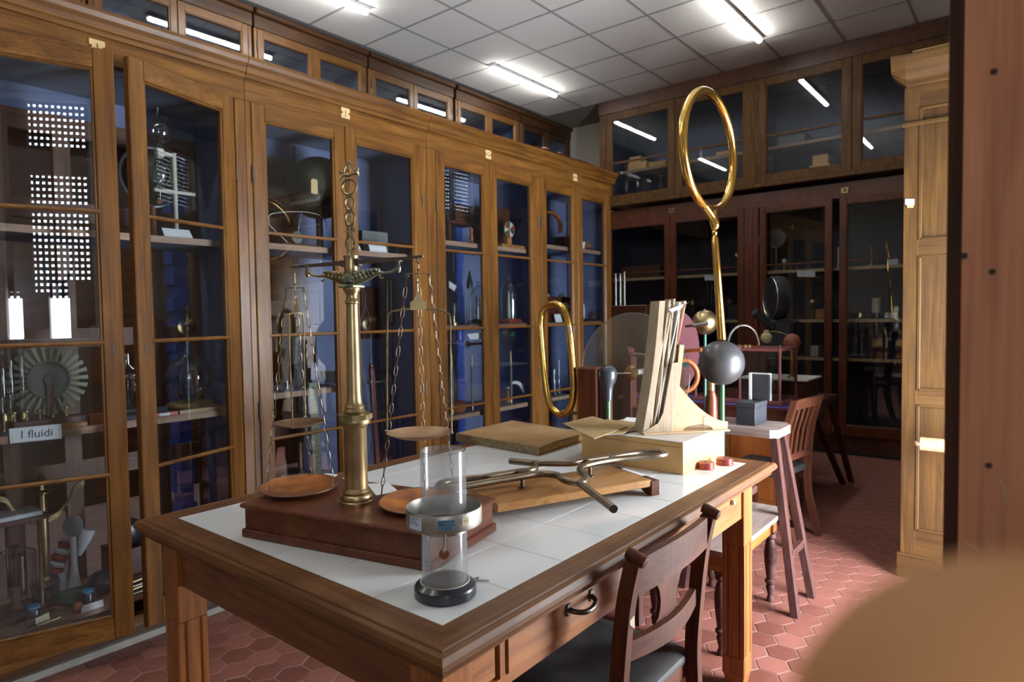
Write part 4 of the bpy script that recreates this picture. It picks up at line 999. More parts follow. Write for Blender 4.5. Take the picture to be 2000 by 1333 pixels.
pamphlet('topmost yellowed pamphlet, overhanging the carton to the left', ((1099, 828), (1157, 814), (1226, 834), (1160, 858)), zb+.0125, 'paper_tan')

# stand with the bundle of papers
su = Vector((.752, -.659, 0)); sv = Vector((.659, .752, 0)); so = Vector((2.212, 1.158, 0))
SM = basis(so, su, sv, (0, 0, 1)); sz_ = BT+.0008
ST = thing('paper_stand', 'pale wooden stand with a concave bracket on the carton', 'stand', (2.30, 1.07, BT))
m_ = MB(SM); m_.box((0, -.012, sz_), (.350, .105, sz_+.007), 0, bev=.001); build('base_board', m_, 'pale_wood', ST)
zb0 = sz_+.007
m_ = MB(SM); m_.prism([(.112, 0, zb0), (.126, 0, zb0), (.168, 0, 1.315), (.150, 0, 1.318)], (0, .09, 0), 2); build('upright', m_, 'pale_wood', ST)
m_ = MB(SM); m_.prism([(-.005, -.001, zb0), (.111, -.001, zb0), (.158, -.001, 1.252), (.118, -.001, 1.248), (.082, -.001, 1.06), (.060, -.001, 1.020)], (0, .005, 0), 2); build('side_cheek', m_, 'pale_grey_wood', ST)
conc = [(.148, 1.160)]+[(.148+.198*t_, 1.160-.145*(1-(1-t_)**1.75)) for t_ in [i/10 for i in range(1, 11)]]
pol = [(.127, 0, zb0)]+[(.160+.0625*(1-math.cos(PI*i/8)), 0, zb0+.024*math.sin(PI*i/8)) for i in range(0, 9)]+[(.345, 0, zb0)]+[(x_, 0, z_) for x_, z_ in conc[::-1]]
m_ = MB(SM); m_.prism(pol, (0, .010, 0), 0); build('bracket', m_, 'pale_wood', ST)
m_ = MB(SM); m_.tube(smooth_path([(.248, -.004, .988), (.250, -.004, 1.030), (.250, -.004, 1.037), (.256, -.004, 1.040), (.262, -.004, 1.036)], 4), .0012, 6); build('wire_hook', m_, 'steel', ST)
PB = thing('paper_bundle', 'upright bundle of old papers and card sheets leaning in the pale stand', 'papers', (2.26, 1.12, BT+.01))
rb = random.Random(11)
for k in range(10):
    x_ = (.026+.0066*k if k else .0); lean = .070+.0035*k; ztop = 1.486+rb.uniform(-.010, .006)-(.0 if 1 < k < 8 else .012); th = .0036+rb.uniform(0, .0030); w0 = .008+rb.uniform(0, .006); w1 = .092+rb.uniform(-.006, .006)
    if k == 0: th = .023; w0 = .002; ztop = 1.484
    if k == 9: lean -= .010
    m_ = MB(SM); n_ = 8; vs = []; fs = []
    for i in range(n_+1):
        f_ = i/n_; bow = .007*math.sin(PI*f_*(1+.35*(k % 3)))*((-1)**k)
        for (y_) in (w0-.004*abs(bow)/.007, w1): vs += [(x_+lean*f_+bow, y_, zb0+.001+(ztop-zb0)*f_), (x_+lean*f_+bow+th, y_, zb0+.001+(ztop-zb0)*f_)]
    for i in range(n_): b_ = i*4; fs += [(b_, b_+4, b_+5, b_+1), (b_+2, b_+3, b_+7, b_+6), (b_, b_+2, b_+6, b_+4), (b_+1, b_+5, b_+7, b_+3)]
    fs += [(0, 1, 3, 2), (n_*4, n_*4+2, n_*4+3, n_*4+1)]
    m_.add(vs, fs); build('sheet', m_, ['paper_grey', 'paper_old', 'paper_grey', 'paper_old', 'paper_grey', 'paper', 'paper_old', 'paper_old', 'rust', 'paper_old'][k], PB)
m_ = MB(SM); m_.prism([(.105, .0015, 1.452), (.165, .0015, 1.472), (.160, .0015, 1.458), (.115, .0015, 1.440)], (0, -.002, 0)); build('paper_scrap', m_, 'paper', PB)
m_ = MB(SM); m_.tube(smooth_path([(.112, -.001, 1.450), (.122, -.001, 1.410), (.140, -.001, 1.436), (.170, -.001, 1.466), (.185, -.001, 1.480)], 5), .0011, 5); build('string', m_, 'ink', PB)

# copper coils
for (px_, py_, lb) in ((1378, 907, 'reddish wound coil at the foot of the carton, the nearer of two'), (1415, 899, 'reddish wound coil at the carton, the one nearer the green rod')):
    p = Zp(px_, py_+7, TT+.003); p = Vector((p.x, p.y, 0)); T_ = thing('wire_coil', lb, 'coil', (p.x, p.y, TT), 'wire coils on the table')
    for k in range(4):
        m_ = MB(); m_.tube(ringpts((p.x, p.y, TT+.0035+.0060*k), .0285-(.0010*(k % 2)), (1, 0, 0), (0, 1, 0), 32), .0036, 8, closed=True); build('winding', m_, 'copper_red', T_)
    m_ = MB(); m_.lathe([(.006, TT+.001), (.028, TT+.001), (.028, TT+.025), (.006, TT+.025), (.006, TT+.001)], p, 32, cap=False); build('core', m_, 'red_pink', T_)
# ================================================================== chair in front of the table's long side
CH = thing('side_chair', 'dark brown chair with splat back and black leather seat, pushed under the table', 'chair', (1.54, .95, 0))
xs0, xs1 = 1.318, 1.752
def stile_pts(x, lean=1): return smooth_path([(x, .700, 0), (x, .742, .20), (x, .760, .44), (x, .752, .60), (x, .735, .76), (x, .712, .872)], 5)
for x in (xs0, xs1):
    m_ = MB(); m_.sweep(stile_pts(x), [(-.017, -.019), (.011, -.019), (.017, -.012), (.017, .019), (-.017, .019)], (1, 0, 0), (0, 1, 0), 2); st_ = build('stile', m_, 'chair_wood', CH)
    m_ = MB(); m_.lathe([(.008, -.026), (.014, -.024), (.0155, -.012), (.0155, .012), (.014, .024), (.008, .026)], (x, .708, .880), 14, axis=(0, 1, .35)); build('scroll_end', m_, 'chair_wood', st_)
m_ = MB(); n_ = 12; tp = []; 
sec = []; pts = []
for i in range(n_+1):
    f_ = i/n_; x = xs0+.015+(xs1-xs0-.03)*f_; by = -.022*math.sin(PI*f_); zt = .868+.012*math.sin(PI*f_)**.7; zb_ = .782+.010*math.sin(PI*f_)
    pts.append((x, .722+by, 0)); sec.append([(-.010, zb_), (.010, zb_), (.004, zt), (-.014, zt)])
m_.sweep(pts, sec, (0, 1, 0), (0, 0, 1), 0); build('crest_rail', m_, 'chair_wood', CH)
pts = []; sec = []
for i in range(n_+1):
    f_ = i/n_; x = xs0+.015+(xs1-xs0-.03)*f_; by = -.026*math.sin(PI*f_)
    pts.append((x, .752+by, 0)); sec.append([(-.009, .615-.010*math.sin(PI*f_)), (.009, .615-.010*math.sin(PI*f_)), (.009, .662-.004*math.sin(PI*f_)), (-.009, .662-.004*math.sin(PI*f_))])
m_ = MB(); m_.sweep(pts, sec, (0, 1, 0), (0, 0, 1), 0); build('lower_rail', m_, 'chair_wood', CH)
m_ = MB(); xc = (xs0+xs1)/2; prf = [(.070, .660), (.052, .672), (.050, .680), (.046, .69), (.048, .715), (.060, .745), (.082, .770), (.100, .786), (.100, .795)]
for s_, rng_ in ((0, 1),):
    L_ = [(xc-w_, .724+(.795-z_)*.09*1.0, z_) for w_, z_ in prf]; R_ = [(xc+w_, .724+(.795-z_)*.09, z_) for w_, z_ in prf]
    m_.prism(L_+R_[::-1], (0, .010, 0), 2)
build('splat', m_, 'chair_wood', CH)
def rpoly(x0, x1, y0, y1, z, r=.04, n=5):
    P = []
    for cx_, cy_, a0_ in ((x1-r, y1-r, 0), (x0+r, y1-r, PI/2), (x0+r, y0+r, PI), (x1-r, y0+r, 1.5*PI)):
        for i in range(n+1): a_ = a0_+PI/2*i/n; P.append((cx_+r*math.cos(a_), cy_+r*math.sin(a_), z))
    return P
m_ = MB(); m_.box((xs0-.01, .775, .395), (xs1+.01, .795, .445), 0); m_.box((xs0-.02, 1.155, .395), (xs1+.02, 1.175, .445), 0); m_.box((xs0-.018, .785, .395), (xs0+.002, 1.16, .445), 1); m_.box((xs1-.002, .785, .395), (xs1+.018, 1.16, .445), 1); build('seat_frame', m_, 'chair_wood', CH)
m_ = MB(); vs = []; fs = []; n_ = 14
lev = [(1.0, .440), (1.006, .452), (.99, .462), (.93, .470), (.80, .474), (.5, .468), (.001, .464)]
base = rpoly(-.235, .235, -.205, .205, 0, .05, 5); K = len(base)
for s_, z in lev:
    for k, (x, y, _) in enumerate(base): vs.append((xc+x*s_+.0, .975+y*s_, z))
for j in range(len(lev)-1):
    for k in range(K): fs.append((j*K+k, j*K+(k+1) % K, (j+1)*K+(k+1) % K, (j+1)*K+k))
m_.add(vs, fs, 0, True); m_.add(vs[:K], [list(range(K))[::-1]]); build('leather_seat', m_, 'leather', CH)
for x in (xs0+.005, xs1-.005):
    m_ = MB(); m_.sweep([(x, 1.15, 0), (x, 1.15, .40)], [[(-.012, -.012), (.012, -.012), (.012, .012), (-.012, .012)], [(-.018, -.018), (.018, -.018), (.018, .018), (-.018, .018)]], (1, 0, 0), (0, 1, 0), 2); build('leg', m_, 'chair_wood', CH)
m_ = MB(); m_.box((xs0-.0175, .7235, .690), (xs0+.0, .7245, .738), 0); 
q = [Vector(p) for p in ((xs0-.012, .7205, .752), (xs0+.009, .7195, .738), (xs0+.010, .7195, .706), (xs0-.010, .7205, .722))]
m_ = MB(); m_.prism(q, (0, -.0008, 0)); build('torn_label', m_, 'paper_old', CH, label='torn paper label on the near stile')

# bench with turned legs behind the table
BN = thing('turned_leg_bench', 'low worn wooden bench with turned legs behind the table leg', 'bench', (2.98, 1.17, 0))
m_ = MB(); P = rpoly(2.56, 3.34, .955, 1.36, .440, .035); m_.prism(P, (0, 0, .022), 0); build('seat', m_, 'grey_wood', BN)
for a, b_ in (((2.62, .99, .36), (3.28, 1.01, .44)), ((2.62, 1.31, .36), (3.28, 1.33, .44)), ((2.60, 1.0, .36), (2.62, 1.32, .44)), ((3.27, 1.0, .36), (3.29, 1.32, .44))):
    m_ = MB(); m_.box(a, b_, bev=.002); build('seat_rail', m_, 'table_wood', BN)
for x, y in ((2.625, 1.015), (3.265, 1.015), (2.625, 1.315), (3.265, 1.315)):
    m_ = MB(); m_.box((x-.024, y-.024, .345), (x+.024, y+.024, .44), 2, bev=.002)
    m_.lathe([(.012, 0), (.017, .004), (.018, .018), (.012, .030), (.014, .040), (.022, .075), (.016, .088), (.026, .098), (.026, .108), (.018, .116), (.020, .13), (.028, .20), (.030, .25), (.022, .30), (.016, .315), (.026, .325), (.026, .335), (.020, .345)], (x, y, 0), 20); build('leg', m_, 'purple_wood', BN)

# trestle stool carrying the black camera-like box
TS = thing('tall_stool', 'tall splay-legged wooden stool with a greyed top holding the black box', 'stool', (3.3, 1.16, 0))
m_ = MB(); z0 = .832; P = [(3.17, .99, z0), (3.20, .955, z0), (3.38, .955, z0), (3.45, .995, z0), (3.45, 1.36, z0), (3.40, 1.40, z0), (3.22, 1.40, z0), (3.17, 1.36, z0)]; m_.prism(P, (0, 0, .040), 1); build('seat', m_, 'grey_wood', TS)
for (tx, ty), (fx, fy_) in (((3.36, .99), (3.44, .866)), ((3.24, .99), (3.17, .87)), ((3.36, 1.34), (3.46, 1.43)), ((3.24, 1.34), (3.17, 1.43))):
    m_ = MB(); m_.sweep([(fx, fy_, 0), (tx, ty, z0)], [(-.024, -.017), (.024, -.017), (.024, .017), (-.024, .017)], (1, 0, 0), (0, 1, 0), 2); build('leg', m_, 'purple_wood', TS)
for a, b_ in (((3.20, .905, .28), (3.405, .905, .28)), ((3.20, 1.40, .28), (3.42, 1.40, .28)), ((3.43, .91, .36), (3.43, 1.39, .36))):
    m_ = MB(); m_.sweep([a, b_], [(-.012, -.018), (.012, -.018), (.012, .018), (-.012, .018)] if a[0] != b_[0] else [(-.012, -.018), (.012, -.018), (.012, .018), (-.012, .018)], (0, 1, 0) if a[0] != b_[0] else (1, 0, 0), (0, 0, 1), 0); build('stretcher', m_, 'purple_wood', TS)
bb = [Xp(1438, 820, 3.26), Xp(1475, 825, 3.26)]
y0_, y1_ = Xp(1475, 822, 3.24).y, Xp(1438, 820, 3.24).y
KB = thing('black_box', 'small black instrument box with corner rivets on the tall stool', 'box', (3.32, (y0_+y1_)/2, .872))
m_ = MB(); m_.box((3.24, y0_, .8725), (3.415, y1_, .962), 0, bev=.002); build('box_body', m_, 'black_box', KB)
m_ = MB(); m_.box((3.238, y0_-.002, .962), (3.417, y1_+.002, .987), 0, bev=.002); build('box_lid', m_, 'black_box', KB)
for (x_, z_) in ((3.27, .978), (3.38, .978), (3.31, .955)):
    m_ = MB(); m_.lathe([(.005, 0), (.004, .003), (.001, .004)], (x_, y0_-.002, z_), 10, axis=(0, -1, 0)); build('rivet', m_, 'steel', KB)
# glass block standing behind it
GBp = Xp(1484, 770, 3.36)
m_ = MB(); gy0, gy1 = Xp(1506, 740, 3.36).y, Xp(1468, 740, 3.36).y
GB = thing('framed_mirror', 'upright dark mirror with a bright frosted edge on the black box', 'mirror', (3.36, (gy0+gy1)/2, .988))
m_ = MB(); m_.box((3.345, gy0+.006, .990), (3.375, gy1-.006, 1.122), 0); build('mirror_plate', m_, 'knob_blue', GB)
m_ = MB(); m_.box((3.343, gy1-.006, .988), (3.378, gy1+.010, 1.127), 0, bev=.002); m_2 = build('frosted_edge', m_, 'white_enamel', GB)
m_ = MB(); m_.box((3.343, gy0-.004, .988), (3.378, gy0+.003, 1.127), 0, bev=.001); build('frosted_edge', m_, 'clear_glass', GB)
m_ = MB(); m_.box((3.344, gy0+.006, 1.1225), (3.376, gy1-.010, 1.127), 0); build('frosted_edge', m_, 'white_enamel', GB)

# ================================================================== tall wardrobe against the right wall
WD = thing('tall_wardrobe', 'tall light-brown panelled wardrobe by the right edge with a broken cornice', 'wardrobe', (4.4, .03, 0))
YW0, YW1 = YR+.012, .563
m_ = MB(); m_.box((4.012, YW0, .13), (4.72, YW1, 2.60), 2); build('carcass', m_, 'door_dark', WD)
m_ = MB(); m_.box((4.0, .494, .13), (4.012, YW1, 2.60), 2, bev=.002); m_.box((4.0, YW0, .13), (4.012, YW0+.07, 2.60), 2)
for a, b_ in ((.13, .262), (.94, 1.01), (1.72, 1.80), (2.487, 2.60)): m_.box((4.001, YW0+.07, a), (4.012, .494, b_), 1)
build('face_frame', m_, 'wardrobe_wood', WD)
for a, b_ in ((.262, .94), (1.01, 1.72), (1.80, 2.487)):
    m_ = MB(); m_.box((4.008, YW0+.07, a), (4.016, .494, b_), 2); p_ = build('panel', m_, 'wardrobe_wood', WD)
    m_ = MB(); m_.box((3.996, .480, a), (4.009, .497, b_), 2, bev=.003); m_.box((3.996, YW0+.07, a), (4.009, .49, a+.014), 1, bev=.003); m_.box((3.996, YW0+.07, b_-.014), (4.009, .49, b_), 1, bev=.003); build('panel_moulding', m_, 'wardrobe_wood', p_)
m_ = MB(); m_.box((3.985, YW0, 0), (4.74, YW1+.012, .118), 1); m_.sweep([(3.985, YW0, 0), (3.985, YW1+.012, 0)], [(0, .118), (-.004, .122), (.0, .130), (.02, .132), (.02, .118)], (1, 0, 0), (0, 0, 1), 1); build('base_moulding', m_, 'wardrobe_wood', WD)
m_ = MB(); m_.box((3.988, YW0, 2.395), (4.0, YW1+.010, 2.418), 1, bev=.004); build('neck_moulding', m_, 'wardrobe_wood', WD)
m_ = MB(); cp = [(4.0, 2.60), (3.992, 2.605), (3.985, 2.635), (3.955, 2.665), (3.935, 2.705), (3.925, 2.735), (3.925, 2.748), (4.10, 2.748), (4.10, 2.60)]
m_.sweep([(0, YW0, 0), (0, YW1-.01, 0), (0, YW1+.055, .008)], [[(x_, z_) for x_, z_ in cp], [(x_, z_) for x_, z_ in cp], [(x_+.004, max(z_, 2.66+.1*(3.985-x_)*0)) for x_, z_ in cp]], (1, 0, 0), (0, 0, 1), 1); build('cornice', m_, 'wardrobe_wood', WD, label='front cornice with a chipped overhanging corner')
m_ = MB(); m_.prism([(3.93, .40, 2.752), (3.93, .52, 2.752), (3.98, .50, 2.764), (4.05, .30, 2.772), (4.0, .20, 2.766), (3.93, .22, 2.752)], (0, 0, .006)); solo('torn_card', m_, 'paper_tan', 'torn brown card lying on the wardrobe cornice', 'card')
m_ = MB(); m_.prism([Vector(Xp(x_, y_, 3.996)) for x_, y_ in ((1768, 389), (1786, 389), (1786, 400), (1768, 400))], (-.002, 0, 0)); lt = build('label_sticker', m_, 'paper', WD)
m_ = MB(); m_.prism([Vector(Xp(x_, y_, 3.9955)) for x_, y_ in ((1771, 400), (1785, 400), (1784, 406), (1772, 406))], (-.002, 0, 0)); build('label_stub', m_, 'label_cream', lt)
m_ = MB(); pa = Xp(1798, 867, 3.90); pb_ = Vector((3.90, .20, pa.z)); m_.cyl(pb_, pa, .034, 20); m_.ball(pa, .034, 16, sz=.5); rl_ = build('rail', m_, 'pale_wood', WD, label='pale round rail across the front')
m_ = MB(); m_.cyl((3.90, .26, pa.z), (4.0, .26, pa.z), .016, 10); build('rail_bracket', m_, 'iron', rl_)

# ================================================================== near door jamb, open door edge and unidentified tan shape
xj = .80
yb = Xp(1877, 600, xj).y; yd0 = Xp(1845, 600, .845).y
NJ = thing('open_cabinet_side', 'reddish brown board with nail holes filling the right edge, close by', 'panel', (xj+.2, yb-.25, 0))
m_ = MB(); m_.box((xj, YR+.012, 0), (xj+.035, yb, 2.55), 2, bev=.0015); build('front_board', m_, 'near_wood', NJ)
for k, (px_, py_, r_) in enumerate(((1941, 140, .0030), (1938, 531, .0030), (1883, 500, .0034), (1931, 910, .0030))):
    p = Xp(px_, py_, xj-.0004); m_ = MB(); m_.lathe([(r_, -.0002), (r_, .0006)], (p.x, p.y, p.z), 12, axis=(-1, 0, 0)); build('nail_hole', m_, 'ink', NJ)
for pts_ in (((1884, 1060), (1898, 1066), (1914, 1076)), ((1950, 930), (1960, 950), (1966, 974)), ((1960, 978), (1967, 972)), ((1886, 1100), (1940, 1108), (1990, 1118))):
    m_ = MB(); m_.tube([Xp(x_, y_, xj-.0003) for x_, y_ in pts_], .0005, 4); build('scratch', m_, 'paper_old', NJ)
yd1 = yb-.01; yd0 += .004
m_ = MB(); m_.box((xj+.036, yd1-.12, 0), (xj+.060, yd0-.006, 2.55), 2); m_.sweep([(0, 0, 0), (0, 0, 2.55)], [(xj+.036+.010*(1-math.cos(t_)), yd0-.013+.008*math.sin(t_)) for t_ in [i*PI/8 for i in range(9)]], (1, 0, 0), (0, 1, 0), 2, smooth=True); build('door_edge', m_, 'door_dark', NJ)
m_ = MB(); m_.box((xj+.06, YR+.012, 0), (xj+.50, YR+.06, 2.55), 2); build('side_board', m_, 'door_dark', NJ)
# unidentified tan shape close to the camera, built as a made-up rounded post
dpx = ray(2095, 1650); pc = EYE+dpx*.118
NP = thing('near_tan_shape', 'unidentified blurred tan shape at the lower right corner, modelled as a round-headed post', 'post', (pc.x, pc.y, 0))
m_ = MB(); m_.ball((pc.x, pc.y, pc.z), .0330, 40); m_.lathe([(.032, pc.z-.10), (.026, pc.z-.045), (.028, pc.z-.030)], (pc.x, pc.y, 0), 24, cap=False); build('rounded_head', m_, 'knob_tan', NP)
m_ = MB(); m_.lathe([(.045, 0), (.045, .02), (.028, .04), (.028, pc.z-.12), (.034, pc.z-.11), (.030, pc.z-.10)], (pc.x, pc.y, 0), 24); build('shaft', m_, 'knob_tan', NP)

# ================================================================== electrostatic machine behind the table
LT = thing('low_table', 'low dark table behind the tiled one, carrying the glass disc machine', 'table', (2.93, 1.6, 0))
m_ = MB(); m_.box((2.585, 1.02, .585), (3.09, 2.12, .620), 1, bev=.004); build('tabletop', m_, 'purple_wood', LT)
for x, y in ((2.66, 1.43), (3.05, 1.47), (2.66, 2.07), (3.05, 2.07)):
    m_ = MB(); m_.box((x-.025, y-.025, 0), (x+.025, y+.025, .585), 2); build('leg', m_, 'purple_wood', LT)
EM = thing('disc_machine', 'old glass-disc electrical machine with a gilded upright loop on its wooden block', 'machine', (2.9, 1.65, .62))
m_ = MB(); m_.box((2.60, 1.33, .6202), (3.07, 2.09, .655), 1, bev=.004); build('base_board', m_, 'red_wood', EM)
dcn = Xp(1236, 729, 2.90)
m_ = MB(); m_.lathe([(.001, -.003), (.300, -.003), (.3015, 0), (.300, .003), (.001, .003)], dcn, 96, axis=(1, 0, 0)); build('glass_disc', m_, 'disc_glass', EM)
m_ = MB(); m_.tube(ringpts(dcn, .3010, (0, 1, 0), (0, 0, 1), 96), .0014, 6, closed=True); build('disc_rim', m_, 'clear_glass', EM)
hb = Xp(1233, 729, 2.875); m_ = MB(); m_.lathe([(.012, -.018), (.026, -.012), (.036, -.004), (.037, .004), (.030, .008), (.012, .012)], hb, 28, axis=(-1, 0, 0)); build('hub', m_, 'brass', EM)
kn = Xp(1187, 735, 2.63)
m_ = MB(); m_.cyl(hb, kn+Vector((0, 0, .012)), .004, 10); build('axle_rod', m_, 'steel', EM)
m_ = MB(); ax2 = Xp(1345, 712, 3.06); a1_ = Xp(1246, 727, 2.90); m_.cyl(a1_, ax2, .011, 12); build('glass_axle', m_, 'teal_rod', EM)
m_ = MB(); m_.cyl(a1_, a1_.lerp(ax2, .12), .014, 12); build('axle_ferrule', m_, 'white_enamel', EM)
z_at = lambda py: Xp(1187, py, 2.63).z
m_ = MB(); m_.lathe([(.017, z_at(784)), (.019, z_at(780)), (.0225, z_at(764)), (.026, z_at(754)), (.037, z_at(745)), (.043, z_at(734)), (.042, z_at(726)), (.033, z_at(719)), (.018, z_at(715)), (.001, z_at(714))], (kn.x, kn.y, 0), 28); build('black_knob', m_, 'knob_blue', EM)
m_ = MB(); m_.cyl((kn.x, kn.y, .655), (kn.x, kn.y, z_at(783)), .0130, 16); build('green_glass_rod', m_, 'green_rod', EM)
by0, by1 = Xp(1166, 760, 2.68).y, Xp(1126, 760, 2.68).y; bt = Xp(1140, 718, 2.68).z
m_ = MB(); m_.box((2.68, by0, .70), (2.76, by1, bt), 2, bev=.008); bk = build('rubber_block', m_, 'mahogany', EM)
m_ = MB(); m_.box((2.69, by0-.030, .70), (2.755, by0-.002, bt-.004), 2, bev=.006); build('pad', m_, 'crimson', bk)
m_ = MB(); m_.box((2.688, by0-.044, .70), (2.752, by0-.031, bt-.008), 2, bev=.004); build('pad', m_, 'red_wood', bk)
m_ = MB(); m_.box((2.67, by0-.03, .655), (2.77, by1, .70), 1); build('block_foot', m_, 'mahogany', bk)
# gilded upright loop, hand-bent tube
lp = [(1085, 594), (1070, 597), (1059, 610), (1055, 630), (1057, 665), (1061, 710), (1066, 755), (1074, 790), (1086, 805), (1098, 810), (1110, 803), (1118, 785), (1121, 755), (1119, 720), (1116, 680), (1112, 645), (1106, 615), (1097, 600)]
pts = [Xp(x_, y_, 2.72) for x_, y_ in lp]; P2 = smooth_path(pts+[pts[0]], 4)[:-1]
m_ = MB(); m_.tube(P2, .0180, 14, closed=True, ref=(1, 0, 0)); lo = build('gilded_loop', m_, 'gold', EM, label='upright gilded metal loop')
m_ = MB(); m_.cyl(Xp(1100, 806, 2.72), Xp(1130, 808, 2.72), .008, 10); m_.ball(Xp(1101, 807, 2.72), .017, 14); build('loop_mount', m_, 'brass_old', lo)
m_ = MB(); m_.prism([Xp(x_, y_, 2.705) for x_, y_ in ((1110, 636), (1115, 638), (1117.5, 653), (1113, 652))], (-.004, 0, 0)); build('paper_tag', m_, 'paper', lo)
# wooden posts of the disc frame
for px_, pz in ((1229, 677), (1252, 820)):
    pass
pp = Xp(1230, 760, 3.02); m_ = MB(); m_.box((2.99, pp.y-.026, .655), (3.05, pp.y+.026, Xp(1230, 690, 3.02).z), 2, bev=.004)
m_.lathe([(.022, -.03), (.022, .03)], (3.02, pp.y+.01, Xp(1230, 686, 3.02).z), 16, axis=(1, 0, 0)); build('frame_post', m_, 'red_wood', EM)
m_ = MB(); m_.cyl((3.02, pp.y-.02, Xp(1240, 693, 3.02).z), (3.02, Xp(1300, 697, 3.02).y, Xp(1300, 697, 3.02).z), .010, 12); build('cross_bar', m_, 'brass_old', EM)
m_ = MB(); q = Xp(1258, 790, 3.0); m_.sweep([(3.02, q.y, .655), (3.02, q.y, .78), (3.02, q.y+.01, .88), (3.02, q.y+.03, .95)], [(-.02, -.022), (.02, -.022), (.02, .022), (-.02, .022)], (1, 0, 0), (0, 1, 0), 2); build('curved_brace', m_, 'mahogany', EM)

# big ring conductor on a grey ball and green rod
RC = thing('ring_conductor', 'grey metal ball on a green rod topped by a tall gilded rod and ring', 'conductor', (2.95, 1.14, .62))
sc_ = Xp(1409, 709, 2.95)
m_ = MB(); m_.lathe([(.07, .6202), (.07, .64), (.02, .655)], (sc_.x, sc_.y, 0), 24); build('foot', m_, 'red_wood', RC)
m_ = MB(); m_.cyl((sc_.x, sc_.y, .65), (sc_.x, sc_.y, sc_.z-.095), .0155, 18); build('green_glass_rod', m_, 'green_rod', RC)
m_ = MB(); m_.ball(sc_, .1035, 48); build('grey_ball', m_, 'sphere_grey', RC)
rb0 = Xp(1410, 664, 2.95); rt_ = Xp(1395.5, 452, 2.95)
m_ = MB(); dd_ = (rt_-rb0); L = dd_.length; m_.lathe([(.0190, 0), (.0200, .004), (.0175, L*.55), (.0160, L*.93), (.010, L*.955), (.0098, L*.97), (.0128, L*.98), (.0128, L*.99), (.010, L*1.0), (.010, L*1.012), (.014, L*1.02), (.0165, L*1.05), (.011, L*1.07)], rb0, 24, axis=dd_); build('gilded_rod', m_, 'gold', RC)
# ring standing in the vertical plane that runs into the room
rc = Vector((2.968, 1.200, 2.188))
pts = [rc+Vector((.298*math.cos(t_), 0, .268*math.sin(t_))) for t_ in [2*PI*i/64 for i in range(64)]]
m_ = MB(); m_.tube(pts, .0190, 16, closed=True, ref=(0, 1, 0), sc=(1.05, 1)); build('gilded_ring', m_, 'gold', RC, label='large gilded ring')
nk = Xp(1397, 436, 2.95)
m_ = MB()
for sg in (-1, 1):
    m_.tube(smooth_path([nk+Vector((0, .002, -.004)), nk+Vector((sg*.012, .010, .028)), Vector((rc.x+sg*.075, 1.2, rc.z-.256))], 6), [.022, .0215, .021, .0205, .020, .0195, .019, .019, .019, .019, .019, .019, .019], 12)
m_.lathe([(.010, -.03), (.017, -.022), (.019, -.008), (.016, .01)], nk, 16); build('ring_neck', m_, 'gold', RC)

# second stand: crimson disc machine part with a gilt ball behind
RD = thing('crimson_disc_machine', 'machine part with a crimson disc and a round wooden handle beyond the paper bundle', 'machine', (3.4, 1.55, .62))
LT2 = None
rdc = Xp(1322, 686, 3.40)
m_ = MB(); m_.lathe([(.001, -.006), (.222, -.006), (.225, 0), (.222, .006), (.001, .006)], rdc, 64, axis=(.15, .99, 0)); build('crimson_disc', m_, 'crimson', RD)
fc_ = Vector((-.15, -.99, 0))
m_ = MB(); m_.lathe([(.022, .006), (.022, .010), (.010, .014), (.010, .02), (.001, .022)], rdc, 20, axis=fc_); build('hub', m_, 'brass', RD)
m_ = MB(); m_.cyl(Xp(1336, 686, 3.35), Xp(1370, 684, 3.34), .010, 12); build('crank_handle', m_, 'orange_wood', RD)
m_ = MB(); m_.cyl(Xp(1340, 638, 3.38), Xp(1354, 636, 3.34), .008, 10); build('peg', m_, 'red_wood', RD)
m_ = MB(); m_.cyl(Xp(1354, 637, 3.34), Xp(1382, 632, 3.34), .010, 12); build('metal_ferrule', m_, 'steel', RD)
wr_ = Xp(1335, 735, 3.27); m_ = MB(); m_.tube(ringpts(wr_, .075, cam_r, (0, 0, 1), 36, .083), .0135, 12, closed=True); build('wooden_ring_handle', m_, 'orange_wood', RD)
TPo = thing('turned_post', 'turned orange-brown post with a brass cap next to the green rod', 'post', (3.03, 1.22, .62))
tb = Xp(1389, 800, 3.03); zt_ = Xp(1389, 763, 3.03).z
m_ = MB(); m_.lathe([(.04, .6205), (.04, .65), (.022, .68), (.030, zt_-.10), (.028, zt_-.04), (.020, zt_-.01), (.016, zt_)], (tb.x, tb.y, 0), 20); build('turned_post', m_, 'mahogany', TPo)
m_ = MB(); m_.lathe([(.017, zt_), (.017, zt_+.05), (.010, zt_+.055), (.010, zt_+.12)], (tb.x, tb.y, 0), 16); build('post_cap', m_, 'brass', TPo)
m_ = MB(); m_.box((rdc.x-.03, rdc.y-.03, .6205), (rdc.x+.03, rdc.y+.03, rdc.z-.10), 2); build('disc_post', m_, 'red_wood', RD)
LT3 = thing('side_table', 'dark side table hidden behind the low one, under the crimson disc', 'table', (3.25, 1.35, 0))
m_ = MB(); m_.box((3.22, 1.475, .585), (3.66, 2.10, .620), 0, bev=.003); build('tabletop', m_, 'purple_wood', LT3)
for x, y in ((3.25, 1.505), (3.63, 1.505), (3.25, 2.07), (3.63, 2.07)):
    m_ = MB(); m_.box((x-.02, y-.02, 0), (x+.02, y+.02, .585), 2); build('leg', m_, 'purple_wood', LT3)
gs = Xp(1377, 630, 3.80)
GS = thing('gilt_ball_stand', 'gilt metal ball on a thin teal rod behind the gilded rod', 'conductor', (gs.x, gs.y, 0))
m_ = MB(); m_.ball(gs, .0755, 32); build('gilt_ball', m_, 'brass', GS)
m_ = MB(); m_.lathe([(.003, .07), (.005, .076), (.001, .083)], gs, 8); build('finial', m_, 'brass', GS)
